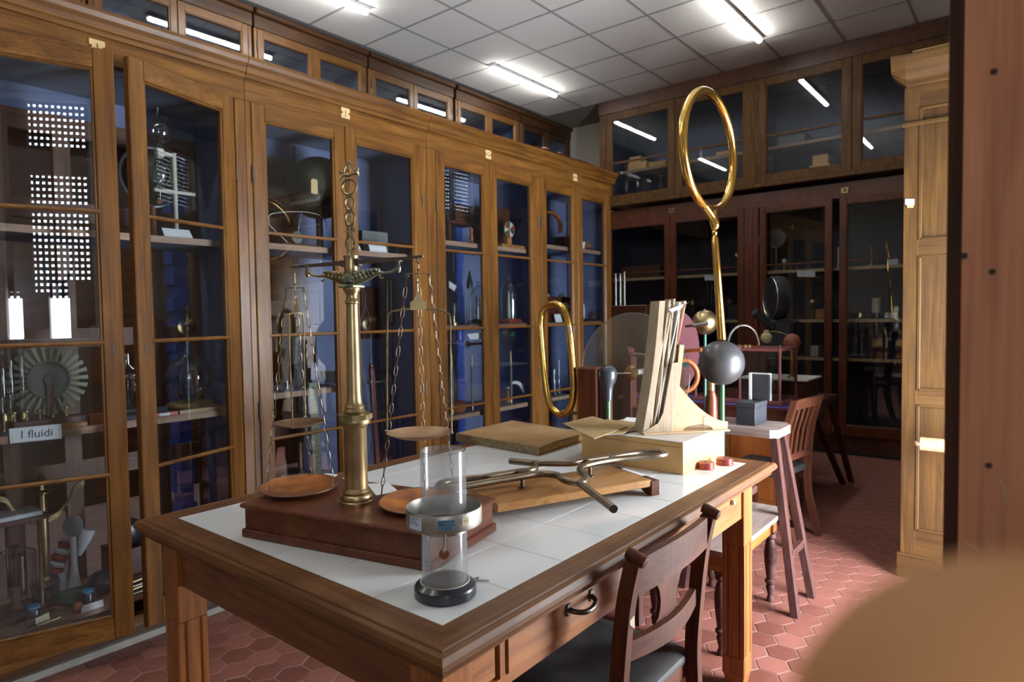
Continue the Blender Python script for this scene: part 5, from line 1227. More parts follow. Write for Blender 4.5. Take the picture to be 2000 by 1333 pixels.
m_ = MB(); m_.cyl((gs.x, gs.y, .03), (gs.x, gs.y, gs.z-.062), .009, 12); build('teal_rod', m_, 'teal_rod', GS)
m_ = MB(); m_.lathe([(.13, 0), (.13, .03), (.015, .05)], (gs.x, gs.y, 0), 20); build('foot', m_, 'red_wood', GS)

# ================================================================== desk with violet cloth and the glass show case
FT = thing('far_desk', 'orange-brown pedestal desk with a violet cloth top beyond the tall stool', 'desk', (4.8, 1.75, 0))
fr = Xp(1545, 795, 4.28)
FY0 = 1.295
m_ = MB(); m_.box((4.55, FY0, .760), (5.10, 2.6, .783), 1, bev=.003); build('desktop', m_, 'red_wood', FT)
m_ = MB(); m_.prism([(4.54, FY0-.005, .7835), (4.86, FY0-.005, .7835), (4.90, FY0+.03, .7835), (4.90, 2.5, .7835), (4.54, 2.5, .7835)], (0, 0, .004)); build('violet_cloth', m_, 'purple_cloth', FT)
m_ = MB(); m_.box((4.59, FY0+.04, .62), (5.05, 2.55, .760), 1); build('frieze_board', m_, 'red_wood', FT)
m_ = MB(); m_.box((4.61, FY0+.06, .05), (5.03, FY0+.48, .760), 2); pd = build('pedestal', m_, 'orange_wood', FT)
m_ = MB(); m_.box((4.59, FY0+.04, 0), (5.05, FY0+.50, .06), 0, bev=.006); build('pedestal_base', m_, 'red_wood', FT)
for a, b_ in ((FY0+.055, FY0+.09), (FY0+.45, FY0+.485)):
    m_ = MB(); m_.box((4.596, a, .06), (4.612, b_, .62), 2, bev=.003); build('pilaster', m_, 'red_wood', FT)
m_ = MB(); m_.box((4.602, FY0+.12, .12), (4.612, FY0+.42, .58), 2, bev=.004); build('door_panel', m_, 'orange_wood', FT)
DC = thing('red_show_case', 'small glass show case with a dusty red frame on the violet desk', 'show case', (4.8, 1.7, .788))
cy0, cy1 = Xp(1523, 740, 4.62).y, 1.98; cz1 = Xp(1524, 684, 4.62).z
for (x, y) in ((4.62, cy0), (4.62, Xp(1445, 740, 4.62).y), (4.62, cy1), (5.0, cy0), (5.0, cy1)):
    m_ = MB(); m_.lathe([(.012, .789), (.012, .815), (.009, .86), (.011, 1.0), (.009, cz1-.05), (.013, cz1-.02), (.013, cz1+.01), (.006, cz1+.015), (.009, cz1+.027), (.001, cz1+.033)], (x, y, 0), 12); build('post', m_, 'red_pink', DC)
m_ = MB(); m_.box((4.61, cy0-.012, cz1-.012), (5.01, cy1+.012, cz1+.006), 0, bev=.002); build('top_frame', m_, 'red_pink', DC)
m_ = MB(); m_.box((4.605, cy0-.018, .7882), (5.015, cy1+.018, .820), 0, bev=.003); build('base_frame', m_, 'red_pink', DC)
m_ = MB(); m_.box((4.614, cy0+.012, .820), (4.617, cy1-.012, cz1-.012), 0); build('glass_pane', m_, 'pane_old', DC)
m_ = MB(); m_.box((4.63, cy0-.003, .820), (4.99, cy0, cz1-.012), 0); build('glass_pane', m_, 'pane_old', DC)
# grey arc rising behind the show case
ac = Xp(1452, 700, 4.82); 
m_ = MB(); m_.tube([ac+cam_r*.115*math.cos(t_)+Vector((0, 0, cz1+.016-ac.z+.15*math.sin(t_))) for t_ in [PI*i/20 for i in range(21)]], .008, 8); 
AR = thing('metal_arc', 'grey metal half hoop standing on top of the red show case', 'hoop', (ac.x, ac.y, cz1+.006)); build('hoop', m_, 'steel', AR)
m_ = MB(); m_.box((ac.x-.03, ac.y-.12, cz1+.0062), (ac.x+.03, ac.y+.12, cz1+.016), 1); build('foot_bar', m_, 'orange_wood', AR)
for px_, py_, wh in ((1444, 678, 'leftmost'), (1456, 678, 'middle'), (1464, 677, 'rightmost')):
    p = Xp(px_, py_, 4.7); m_ = MB(); m_.lathe([(.010, 0), (.012, .006), (.005, .010), (.009, .016), (.001, .022)], (p.x, p.y, cz1+.0062), 10); solo('turned_peg', m_, 'cream', wh+' of the three tiny turned knobs on the red show case', 'knob', 'tiny knobs on the show case')

# tellurium: two small globes on a box, on a dark stand table
TE = thing('planet_model', 'small terracotta globe and cream ball on brass arms above a pale-topped red box', 'model', (5.5, 1.6, .60))
tg = Xp(1547, 668, 5.5); tc_ = Xp(1497, 660, 5.5); tb_ = Xp(1547, 737, 5.5)
m_ = MB(); m_.ball(tg, .066, 28); build('terracotta_globe', m_, 'terracotta', TE)
m_ = MB(); m_.ball(tc_, .046, 24); m_.lathe([(.020, .040), (.022, .058), (.014, .062)], tc_, 14); build('cream_ball', m_, 'cream', TE)
m_ = MB(); m_.lathe([(.045, tb_.z), (.020, tb_.z+.01), (.014, tb_.z+.05), (.018, tb_.z+.12), (.013, tb_.z+.13), (.018, tg.z-.075), (.012, tg.z-.062)], (tb_.x, tb_.y, 0), 16); build('gilt_column', m_, 'gold', TE)
m_ = MB(); m_.tube(smooth_path([tc_+Vector((0, 0, .05)), tc_.lerp(tg, .4)+Vector((0, 0, .062)), tg+Vector((-.02, .03, .055))], 6), .004, 6); build('arm', m_, 'brass_old', TE)
m_ = MB(); m_.box((5.30, tb_.y-.17, tb_.z-.012), (5.72, tb_.y+.36, tb_.z), 1); build('box_top', m_, 'white_paint', TE)
m_ = MB(); m_.box((5.32, tb_.y-.15, .75), (5.70, tb_.y+.34, tb_.z-.012), 1); build('box_body', m_, 'red_wood', TE)
DT = thing('dark_stand_table', 'dark table under the red box with the small globes', 'table', (5.5, 1.6, 0))
m_ = MB(); m_.box((5.2, 1.28, .70), (5.85, 2.2, .7495), 1); build('tabletop', m_, 'door_dark', DT)
f1 = Zp(1646, 945, 0)
for (x, y), (qx, qy) in (((5.25, 1.33), (f1.x, f1.y)), ((5.8, 1.33), (5.98, 1.20)), ((5.25, 2.15), (5.15, 2.3)), ((5.8, 2.15), (5.98, 2.3))):
    m_ = MB(); m_.sweep([(qx, qy, 0), (x, y, .70)], [(-.022, -.022), (.022, -.022), (.022, .022), (-.022, .022)], (1, 0, 0), (0, 1, 0), 2); build('leg', m_, 'door_dark', DT)
TE.location.z = .75
for ch_ in list(TE.children): ch_.data.transform(Matrix.Translation((0, 0, -.15)))

# slatted chair by the desk, facing left
SC = thing('slatted_chair', 'dark red-brown slat-back chair turned sideways beyond the tall stool', 'chair', (4.25, 1.3, 0))
def cpt(px_, py_, Y_): return Yp(px_, py_, Y_)
cx0 = Vector((4.07, 1.165, 0)); cm = basis(cx0, (.99, -.14, 0), (.14, .99, 0), (0, 0, 1))
for x_, yy in ((0, 0), (.36, 0)):
    m_ = MB(cm); m_.sweep(smooth_path([(x_, -.04, 0), (x_, .02, .25), (x_, .03, .45), (x_, .01, .70), (x_, -.045, .905)], 4), [(-.02, -.018), (.02, -.018), (.02, .018), (-.02, .018)], (1, 0, 0), (0, 1, 0), 2); build('stile', m_, 'chair_wood', SC)
m_ = MB(cm); m_.box((0.02, -.052, .845), (.34, -.030, .905), 0, bev=.004); build('top_rail', m_, 'chair_wood', SC)
m_ = MB(cm); m_.box((0.02, .010, .52), (.34, .028, .56), 0); build('bottom_rail', m_, 'chair_wood', SC)
for k in range(4):
    m_ = MB(cm); xk = .07+.073*k; m_.sweep([(xk, .018, .56), (xk, .0, .70), (xk, -.041, .845)], [(-.012, -.004), (.012, -.004), (.012, .004), (-.012, .004)], (1, 0, 0), (0, 1, 0), 2); build('slat', m_, 'chair_wood', SC)
m_ = MB(cm); m_.box((-.01, .03, .42), (.37, .42, .46), 0, bev=.006); build('seat', m_, 'leather', SC)
for x_ in (.01, .35):
    m_ = MB(cm); m_.box((x_-.018, .37, 0), (x_+.018, .406, .42), 2); build('front_leg', m_, 'chair_wood', SC)
# big black projector in front of the dark vitrine
pj = Xp(1528, 600, 6.1)
PJ = thing('black_projector', 'tall black optical apparatus before the dark vitrine', 'apparatus', (6.1, pj.y, 0))
m_ = MB(); m_.lathe([(.16, 0), (.16, .03), (.05, .06), (.04, 1.0), (.06, 1.02)], (6.1, pj.y, 0), 20); build('pedestal', m_, 'bakelite', PJ)
m_ = MB(); m_.box((5.98, pj.y-.12, 1.02), (6.24, pj.y+.12, 1.36), 2, bev=.02); build('housing', m_, 'bakelite', PJ)
m_ = MB(); cc_ = Vector((6.08, pj.y+.04, 1.56)); m_.lathe([(.12, -.06), (.19, -.05), (.20, 0), (.19, .05), (.12, .06)], cc_, 32, axis=(.6, -.8, 0)); build('drum', m_, 'bakelite', PJ)
m_ = MB(); m_.tube(ringpts(cc_+Vector((-.036, .048, 0)), .185, Vector((.8, .6, 0)), (0, 0, 1), 36), .006, 6, closed=True); build('drum_rim', m_, 'steel', PJ)
m_ = MB(); m_.cyl((5.98, pj.y+.05, 1.30), (5.84, pj.y+.16, 1.44), .035, 14); build('nozzle', m_, 'knob_blue', PJ)

# brown box with three glass rods by the end of the left vitrines
bx = Xp(1222, 600, 5.9)
WB = thing('brown_case', 'brown wooden case at the end of the left vitrines with three grey rods on it', 'case', (5.95, bx.y, 0))
ya, yb_ = Xp(1262, 620, 5.85).y, Xp(1190, 620, 5.85).y; zt_ = Xp(1222, 597, 5.85).z
m_ = MB(); m_.box((5.85, ya, 0), (6.2, yb_, zt_), 2, bev=.004); build('case_body', m_, 'door_dark', WB)
for px_, h_, wh in ((1203, 62, 'leftmost and thickest'), (1212, 62, 'middle'), (1220, 66, 'rightmost and tallest')):
    p = Xp(px_, 597, 5.93); z1_ = Xp(px_, 597-h_, 5.93).z
    m_ = MB(); m_.lathe([(.014, zt_+.0005), (.014, z1_-.04), (.012, z1_-.038), (.012, z1_), (.001, z1_+.002)], (p.x, p.y, 0), 12); solo('grey_rod', m_, 'steel', wh+' of the three upright grey rods on the brown case', 'rod', 'three rods on the brown case')
for px_ in ():
    pass
# ================================================================== what stands in the vitrines
FS, S1, S2 = .190, 1.830, .985                 # floor and shelves of the vitrine lettered I
def X_(px, py, Y): return Yp(px, py, Y).x
def W_(px0, px1, py, Y): return abs(Yp(px1, py, Y).x-Yp(px0, py, Y).x)
def R_(rpx, p): return rpx*(Vector(p)-EYE).dot(_f)/F_PX
def lt(name, label, cat, x, y, z, parts, n=20, group=None):
    T_ = thing(name, label, cat, (x, y, z+.0004), group)
    for nm, mt, pr_ in parts:
        m_ = MB(); m_.lathe([(r_, z+.0005+h_) for r_, h_ in pr_], (x, y, 0), n); build(nm, m_, mt, T_)
    return T_
def bxs(name, label, cat, a, b_, mt, group=None, bev=.002):
    m_ = MB(); m_.box(a, b_, None if isinstance(MAT[mt], list) else 0, bev=bev); return solo(name, m_, mt, label, cat, group)
def tentcard(name, label, px, py0, py1, px1, Y, z, tilt=.03, mat='paper', group='cards in the vitrines', X=None):
    """small card leaning on a shelf"""
    x0, x1 = X_(px, py1, Y), X_(px1, py1, Y); h = abs(Yp(px, py0, Y).z-Yp(px, py1, Y).z)
    m_ = MB(); m_.prism([(x0, Y, z+.0006), (x1, Y, z+.0006), (x1-.006, Y+tilt, z+h), (x0+.0, Y+tilt, z+h)], (0, .0012, 0)); return solo(name, m_, mat, label, 'card', group)
def wallframe(name, label, cat, px0, px1, py0, py1, Y, mat, parts=()):
    a, b_ = Yp(px0, py1, Y), Yp(px1, py0, Y); T_ = thing(name, label, cat, ((a.x+b_.x)/2, Y, a.z))
    m_ = MB(); m_.box((a.x, Y-.02, a.z), (b_.x, Y, b_.z), 0, bev=.002); build('backboard', m_, mat, T_); return T_, a, b_

# --- vitrine I, left door: vaned wheel, brass column, horn and small things
wc = Yp(95, 742, 3.42); wr = R_(68, wc)
VW = thing('vaned_wheel', 'pale wheel of radial vanes behind the left ajar glass door', 'wheel', (wc.x, wc.y, S2+.0006))
m_ = MB(); m_.tube(ringpts(wc, wr*.52, (1, 0, 0), (0, 0, 1), 40), .006, 8, closed=True); m_.lathe([(.02, -.012), (.02, .012)], wc, 16, axis=(0, 1, 0)); build('hub_ring', m_, 'grey_card', VW)
m_ = MB(); m_.lathe([(wr*.5, 0), (.02, .004)], wc+Vector((0, .004, 0)), 40, axis=(0, -1, 0), cap=False); build('inner_disc', m_, 'grey_card', VW)
for k in range(26):
    t_ = 2*PI*k/26; d_ = Vector((math.cos(t_), 0, math.sin(t_))); s_ = Vector((-math.sin(t_), 0, math.cos(t_)))
    a_ = wc+d_*wr*.54; b_ = wc+d_*wr; m_ = MB(); w0, w1 = wr*.030, wr*.062
    m_.prism([a_-s_*w0, b_-s_*w1, b_+s_*w1, a_+s_*w0], (0, .010, 0)); build('vane', m_, 'scale_green', VW)
m_ = MB(); m_.box((wc.x-.012, wc.y-.01, S2+.0008), (wc.x+.012, wc.y+.01, wc.z-.02), 0); m_.box((wc.x-.09, wc.y-.04, S2+.0008), (wc.x+.09, wc.y+.05, S2+.015), 0); build('stand', m_, 'red_wood', VW)
VB_ = thing('valve_board', 'dark red board with a row of small brass valves on the lower glass shelf', 'apparatus', (.93, 3.27, S2))
m_ = MB(); m_.box((X_(22, 840, 3.27), 3.235, S2+.0006), (X_(165, 835, 3.27), 3.31, S2+.045), 0, bev=.002); build('board', m_, 'red_wood', VB_)
for px_ in (28, 52, 78, 104, 130):
    x_ = X_(px_, 815, 3.27); m_ = MB(); m_.lathe([(.008, .045), (.006, .055), (.003, .060), (.003, .075), (.010, .078), (.010, .084), (.002, .086)], (x_, 3.27, S2), 12); build('valve', m_, 'brass', VB_)
for k, (px_, h) in enumerate(((8, .30), (24, .36), (46, .40))):
    x_ = X_(px_, 700, 3.30); lt('glass_tube_stand', ['thick brass-footed glass tube at the left picture edge', 'slender brass-footed glass tube second from the left picture edge', 'tall dark-rodded glass tube left of the vaned wheel'][k], 'tube', x_, 3.335, S2, [('foot', 'brass', [(.019, 0), (.019, .01), (.012, .02), (.014, .06), (.010, .075)]), ('glass_tube', 'flask_glass', [(.010, .075), (.012, .12), (.012, h), (.006, h+.02)]), ('tip', 'brass_old', [(.006, h+.02), (.005, h+.035), (.001, h+.04)])], group='glass tubes by the left edge')
bxs('wood_block', 'bright orange wooden block at the right end of the middle shelf of the left door', 'block', (X_(172, 820, 3.24), 3.215, S2+.0006), (X_(201, 820, 3.24), 3.25, S2+.045), 'orange_wood')
bxs('wood_strip', 'flat light wooden strip on the shelf above the printed sign', 'strip', (X_(110, 826, 3.215), 3.195, S2+.0006), (X_(168, 826, 3.215), 3.213, S2+.020), 'honey_board')
sg_ = thing('shelf_sign', 'white card reading I fluidi hung on the shelf edge', 'sign', (.88, 3.17, .93))
Q = [Yp(x_, y_, 3.176) for x_, y_ in ((20, 867), (121, 857), (119, 828), (17, 838))]
m_ = MB(); m_.prism(Q, (0, -.0012, 0)); build('card', m_, 'paper', sg_)
c_ = sum(Q, Vector())/4; ux = (Q[1]-Q[0]).normalized(); uz = (Q[3]-Q[0]).normalized(); text('lettering', 'I fluidi', .046, basis(c_+Vector((.002, -.0016, -.001)), ux, Vector((ux.z*-1, 0, ux.x)), (0, -1, 0)), 'ink_blue', sg_)
m_ = MB(); i0 = [Q[0].lerp(Q[2], .04), Q[1].lerp(Q[3], .04), Q[2].lerp(Q[0], .04), Q[3].lerp(Q[1], .04)]
for a_, b_ in zip(i0, i0[1:]+i0[:1]): m_.tube([a_+Vector((0, -.0015, 0)), b_+Vector((0, -.0015, 0))], .0004, 4)
build('thin_border', m_, 'grey_card', sg_, kind='stuff')
tentcard('name_card', 'small cream card standing above the printed shelf sign', 71, 813, 825, 106, 3.188, S2, .006, 'cream')
tentcard('name_card', 'tiny yellow note in front of the cream card above the shelf sign', 83, 822, 830, 99, 3.180, S2-.004+.004, .004, 'scale_green')
# lamp hanging from the upper shelf
hx = X_(112, 500, 3.36); HL = thing('hanging_retort', 'dark glass loop hanging under the top shelf behind the left door', 'apparatus', (hx, 3.36, 1.56))
m_ = MB(); m_.tube(smooth_path([(hx-.05, 3.36, 1.80), (hx-.055, 3.36, 1.70), (hx-.035, 3.36, 1.63), (hx+.0, 3.36, 1.61), (hx+.035, 3.36, 1.63), (hx+.055, 3.36, 1.70), (hx+.05, 3.36, 1.80)], 5), .006, 8); build('glass_loop', m_, 'knob_blue', HL)
m_ = MB(); m_.box((hx-.03, 3.34, 1.545), (hx+.03, 3.38, 1.605), 0); m_.ball((hx-.036, 3.34, 1.62), .010, 10); build('clamp', m_, 'bakelite', HL)
# lower floor of the vitrine
bxp = Yp(88, 1130, 3.38); BR = thing('brass_lyre_column', 'brass column with two curved lyre arms standing low in the vitrine lettered I', 'apparatus', (bxp.x, bxp.y, FS))
zt = Yp(88, 965, 3.38).z; zb_ = Yp(88, 1132, 3.38).z
m_ = MB(); m_.lathe([(.052, FS+.0006), (.052, zb_-.03), (.056, zb_-.02), (.050, zb_)], (bxp.x, bxp.y, 0), 24); build('black_drum', m_, 'bakelite', BR)
m_ = MB(); m_.lathe([(.026, zb_), (.020, zb_+.015), (.022, zb_+.02), (.022, zt-.10), (.019, zt-.09), (.019, zt), (.030, zt+.006), (.030, zt+.012), (.016, zt+.02), (.012, zt+.06), (.020, zt+.065), (.004, zt+.09)], (bxp.x, bxp.y, 0), 24); build('column', m_, 'brass', BR)
for sg in (-1, 1):
    m_ = MB(); m_.sweep(smooth_path([(bxp.x+sg*.022, bxp.y, zt-.115), (bxp.x+sg*.06, bxp.y, zt-.10), (bxp.x+sg*.10, bxp.y, zt-.05), (bxp.x+sg*.125, bxp.y, zt+.0), (bxp.x+sg*.165, bxp.y, zt+.02)], 5), [(-.004, -.012), (.004, -.012), (.004, .012), (-.004, .012)], (0, 1, 0), (0, 0, 1), 0); build('lyre_arm', m_, 'brass_old', BR)
hp = Yp(122, 1078, 3.46); m_ = MB(); HN = thing('striped_horn', 'small red and white ribbed horn leaning behind the brass column', 'horn', (hp.x, hp.y, FS+.0006))
for k in range(7):
    c_ = Vector((hp.x-.035+.012*k, hp.y, hp.z-.075+.026*k)); m_ = MB(); m_.lathe([(.036-.002*k, -.011), (.041-.002*k, 0), (.036-.002*k, .011)], c_, 18, axis=(.4, 0, .9)); build('ring_band', m_, 'copper_red' if k % 2 == 0 else 'white_enamel', HN)
m_ = MB(); m_.lathe([(.055, 0), (.05, hp.z-.085-FS)], (hp.x-.035, hp.y, FS+.0006), 18); build('base', m_, 'white_enamel', HN)
wp = Yp(143, 1028, 3.40); WS = thing('white_stem_disc', 'grey disc on a white flared stem beside the striped horn', 'apparatus', (wp.x, wp.y, FS+.0006))
m_ = MB(); m_.lathe([(.046, -.002), (.048, 0), (.046, .002)], wp, 28, axis=(.3, -.9, .25)); build('disc', m_, 'grey_card', WS)
m_ = MB(); m_.lathe([(.034, 0), (.024, .05), (.014, .12), (.012, wp.z-FS-.03), (.006, wp.z-FS-.005)], (wp.x, wp.y+.01, FS+.0006), 16); build('stem', m_, 'white_enamel', WS)
m_ = MB(); q = wp+Vector((.045, .02, -.05)); m_.lathe([(.034, .0), (.030, .04), (.014, .10), (.006, .12)][::-1] and [(.006, 0), (.014, .02), (.030, .08), (.036, .12)], q+Vector((-.02, 0, -.10)), 16, axis=(.3, 0, .95)); build('white_shade', m_, 'white_enamel', WS)
m_ = MB(); gx0, gx1 = X_(108, 1135, 3.30), X_(180, 1125, 3.30); m_.prism([(gx0, 3.26, FS+.0006), (gx1, 3.26, FS+.0006), (gx1+.01, 3.255, FS+.06), (gx0-.01, 3.255, FS+.06)], (0, .08, 0)); solo('green_tray', m_, 'dark_green', 'dark green metal tray on the vitrine floor by the brass column', 'tray')
for px_, lb in ((60, 'dark jar with a bright blue lid, left of the brass column'), (166, 'dark jar with a bright blue lid, right of the copper bulb')):
    x_ = X_(px_, 1160, 3.26); lt('lidded_jar', lb, 'jar', x_, 3.225, FS, [('jar_body', 'knob_blue', [(.024, 0), (.024, .055), (.020, .062)]), ('jar_lid', 'blue_plastic', [(.023, .062), (.023, .072), (.001, .073)])], group='jars with blue lids')
cp_ = Yp(146, 1164, 3.22); CBu = thing('copper_bulb', 'small copper bulb with a dark handle lying on the vitrine floor', 'tool', (cp_.x, 3.21, FS+.0006)); m_ = MB(); m_.ball((cp_.x, 3.19, FS+.024), .023, 16); build('bulb', m_, 'orange_copper', CBu)
m_ = MB(); m_.cyl((cp_.x-.02, 3.19, FS+.026), (cp_.x-.095, 3.20, FS+.05), .009, 10); build('handle', m_, 'chair_wood', CBu)
sp = Yp(208, 1150, 3.30); m_ = MB(); m_.ball((sp.x-.02, 3.30, FS+.058), .057, 24); solo('dark_ball', m_, 'knob_blue', 'dark bluish ball on the vitrine floor behind the left door stile', 'ball')
m_ = MB(); x0 = X_(159, 1196, 3.17); m_.prism([(x0, 3.165, FS+.0008), (x0+.085, 3.165, FS+.0008), (x0+.085, 3.172, FS+.028), (x0, 3.172, FS+.028)], (0, .001, 0)); solo('name_card', m_, 'paper', 'long white card at the front of the vitrine floor, lower left', 'card', 'cards in the vitrines')
m_ = MB(); x0 = X_(68, 1192, 3.175); m_.prism([(x0, 3.165, FS+.0008), (x0+.05, 3.172, FS+.0008), (x0+.05, 3.18, FS+.042), (x0, 3.175, FS+.035)], (0, .001, 0)); solo('name_card', m_, 'cream', 'folded cream card next to the dark clip on the vitrine floor', 'card', 'cards in the vitrines')
m_ = MB(); x0 = X_(50, 1200, 3.185); m_.box((x0, 3.18, FS+.0006), (x0+.055, 3.21, FS+.032), 0, bev=.006); solo('black_clip', m_, 'bakelite', 'black clip-like block beside the folded cream card', 'block')
m_ = MB(); x0 = X_(88, 1215, 3.16); m_.cyl((x0-.03, 3.158, FS+.008), (x0+.055, 3.17, FS+.010), .007, 10); solo('brass_pin', m_, 'brass', 'short brass rod lying at the front of the vitrine floor', 'rod')
gcx = X_(28, 1080, 3.36); GCM = thing('glass_drum_machine', 'glass drum between brass rods at the lower left picture edge', 'machine', (gcx, 3.36, FS+.0006))
m_ = MB(); m_.lathe([(.075, .06), (.075, .27), (.04, .28)], (gcx, 3.36, FS), 28, cap=False); build('glass_drum', m_, 'flask_glass', GCM)
m_ = MB(); m_.box((gcx-.13, 3.27, FS+.0008), (gcx+.11, 3.45, FS+.03), 0); m_.lathe([(.03, .03), (.018, .05), (.018, .12), (.008, .125), (.008, .29), (.02, .30)], (gcx, 3.36, FS), 16); build('base', m_, 'red_wood', GCM)
for dx in (-.10, .085):
    m_ = MB(); m_.lathe([(.012, .03), (.007, .04), (.007, .40), (.012, .41)], (gcx+dx, 3.33, FS), 12); build('brass_rod', m_, 'brass', GCM)
m_ = MB(); m_.box((gcx-.13, 3.28, FS+.41), (gcx+.11, 3.44, FS+.425), 0); build('top_board', m_, 'red_wood', GCM)
m_ = MB(); m_.box((gcx-.12, 3.29, FS+.4256), (gcx+.09, 3.43, FS+.445), 0, bev=.004); solo('folded_sheet', m_, 'white_enamel', 'folded glossy sheet on top of the glass drum machine', 'sheet')
# between the doors, and behind the right door
fb = Yp(250, 1105, 3.36); lt('dark_flask', 'round dark flask with a brass neck seen in the gap between the ajar doors', 'flask', fb.x, 3.36, FS+.18, [('flask_body', 'knob_blue', [(.02, 0), (.055, .02), (.072, .06), (.060, .105), (.022, .13), (.018, .16)]), ('brass_neck', 'brass', [(.018, .16), (.012, .165), (.012, .24), (.018, .245)])], 24)
m_ = MB(); m_.box((fb.x-.08, 3.29, FS+.0005), (fb.x+.10, 3.46, FS+.18), 0, bev=.003); solo('wooden_crate', m_, 'red_wood', 'dark red wooden crate on the vitrine floor under the dark flask', 'crate')
for k in range(4):
    m_ = MB(); z_ = FS+.008+.012*k; x0 = X_(240, 1180, 3.19); m_.cyl((x0-.01*k, 3.175+.012*k, z_), (x0+.16, 3.185+.012*k, z_+.01*(k % 2)), .006, 10); solo('brass_bar', m_, 'brass' if k % 2 else 'tin', ['nearest pale bar in the heap between the ajar doors', 'second brass bar of the heap between the ajar doors', 'third, dull bar in the heap between the ajar doors', 'rearmost brass bar of the heap between the ajar doors'][k], 'bar', 'bars heaped on the vitrine floor')
# double glass bulbs on a cream stand
DB = thing('double_bulb', 'two clear glass bulbs one above the other clamped to a cream stand', 'glassware', (X_(345, 440, 3.26), 3.26, S1+.0006))
b1, b2 = Yp(310, 258, 3.26), Yp(311, 341, 3.26)
m_ = MB(); m_.ball(b1, R_(25.5, b1), 32); m_.lathe([(.006, R_(25, b1)), (.005, R_(34, b1)), (.012, R_(35, b1)), (.002, R_(50, b1))], b1, 12, cap=False); build('upper_bulb', m_, 'flask_glass', DB)
m_ = MB(); m_.lathe([(.004, -R_(52, b2)), (.006, -R_(34, b2)), (R_(9, b2), -R_(24, b2)), (R_(17, b2), -R_(12, b2)), (R_(21, b2), R_(2, b2)), (R_(17, b2), R_(14, b2)), (R_(6, b2), R_(24, b2)), (R_(5, b2), R_(40, b2))], b2, 28, cap=False); build('lower_bulb', m_, 'flask_glass', DB)
sx = X_(342, 370, 3.26)
m_ = MB(); m_.lathe([(.022, .0008), (.022, .010), (.010, .014), (.010, Yp(340, 302, 3.26).z-S1), (.013, Yp(340, 300, 3.26).z-S1)], (sx, 3.26, S1), 16); build('pillar', m_, 'ivory', DB)
z1_ = Yp(325, 302, 3.26).z; m_ = MB(); m_.box((b1.x-.002, 3.252, z1_-.008), (sx, 3.268, z1_+.008), 0, bev=.002); m_.box((b1.x-.016, 3.24, z1_-.022), (b1.x+.014, 3.28, z1_+.022), 0, bev=.004); build('upper_clamp', m_, 'ivory', DB)
z2_ = Yp(345, 377, 3.26).z; m_ = MB(); m_.box((X_(300, 372, 3.26), 3.25, z2_-.006), (X_(381, 383, 3.26), 3.27, z2_+.010), 0, bev=.003); build('lower_clamp', m_, 'ivory', DB)
gl = Yp(296, 345, 3.42); GLB = thing('terrestrial_globe', 'large dark globe in a black ring behind the two glass bulbs', 'globe', (gl.x, 3.42, S1+.0006))
m_ = MB(); m_.ball(gl, R_(50, gl), 40); build('globe', m_, 'sphere_green', GLB)
m_ = MB(); m_.tube(ringpts(gl, R_(57, gl), (1, 0, 0), (0, 0, 1), 48), .010, 8, closed=True, sc=(1, .5)); build('meridian_ring', m_, 'bakelite', GLB)
m_ = MB(); hh = gl.z-R_(57, gl)-S1; m_.lathe([(.07, .0008), (.07, .012), (.015, .02), (.012, max(.03, hh))], (gl.x, 3.42, S1), 20); m_.ball((gl.x+.02, 3.40, gl.z-R_(50, gl)+.01), .02, 12); build('foot', m_, 'terracotta', GLB)
tentcard('name_card', 'white information card under the two glass bulbs', 322, 447, 466, 378, 3.20, S1, .03)
fl = Yp(370, 738, 3.40)
FL = thing('round_flask', 'big round clear flask with a tall brass-capped neck on a straw ring', 'flask', (fl.x, 3.40, S2+.0006))
rr = R_(45, fl); zc = fl.z; zn = Yp(366, 618, 3.40).z
m_ = MB(); m_.lathe([(.001, zc-rr)]+[(rr*math.sin(a_), zc-rr*.95*math.cos(a_)) for a_ in [PI*i/14 for i in range(1, 12)]]+[(.034, zc+rr*.93), (.020, zc+rr*1.15), (.013, zc+rr*1.4), (.012, zn)], (fl.x, 3.40, 0), 40, cap=False); build('flask_bulb', m_, 'flask_glass', FL)
m_ = MB(); m_.lathe([(.015, zn-.03), (.016, zn+.01), (.010, zn+.015), (.014, zn+.03), (.008, zn+.04), (.010, zn+.055)], (fl.x, 3.40, 0), 16); build('brass_cap', m_, 'brass_old', FL)
hs = max(.02, zc-rr*.95-S2+.012)
m_ = MB(); m_.tube(ringpts((fl.x, 3.40, S2+.017), R_(36, fl), (1, 0, 0), (0, 1, 0), 40, R_(30, fl)), .016, 10, closed=True); solo('straw_ring', m_, 'straw', 'woven straw ring under the big round flask', 'ring')
f2 = Yp(250, 752, 3.42); r2_ = R_(36, f2)
m_ = MB(); m_.lathe([(.001, S2+.001), (r2_*.6, S2+.004)]+[(r2_*math.sin(a_), f2.z-r2_*math.cos(a_)) for a_ in [PI*i/12 for i in range(4, 11)]]+[(.016, f2.z+r2_*1.1), (.014, f2.z+r2_*1.7)], (f2.x, 3.42, 0), 32, cap=False); solo('bell_flask', m_, 'flask_glass', 'squat clear flask seen in the gap between the ajar doors', 'flask')
bxs('red_stripe_box', 'flat red box with a white label in front of the big round flask', 'box', (X_(302, 800, 3.20), 3.195, S2+.0006), (X_(347, 798, 3.20), 3.235, S2+.018), 'copper_red')
bxs('white_tag', 'white tag on the flat red box before the flask', 'label', (X_(311, 800, 3.194), 3.1925, S2+.003), (X_(332, 799, 3.194), 3.194, S2+.017), 'paper', bev=0)
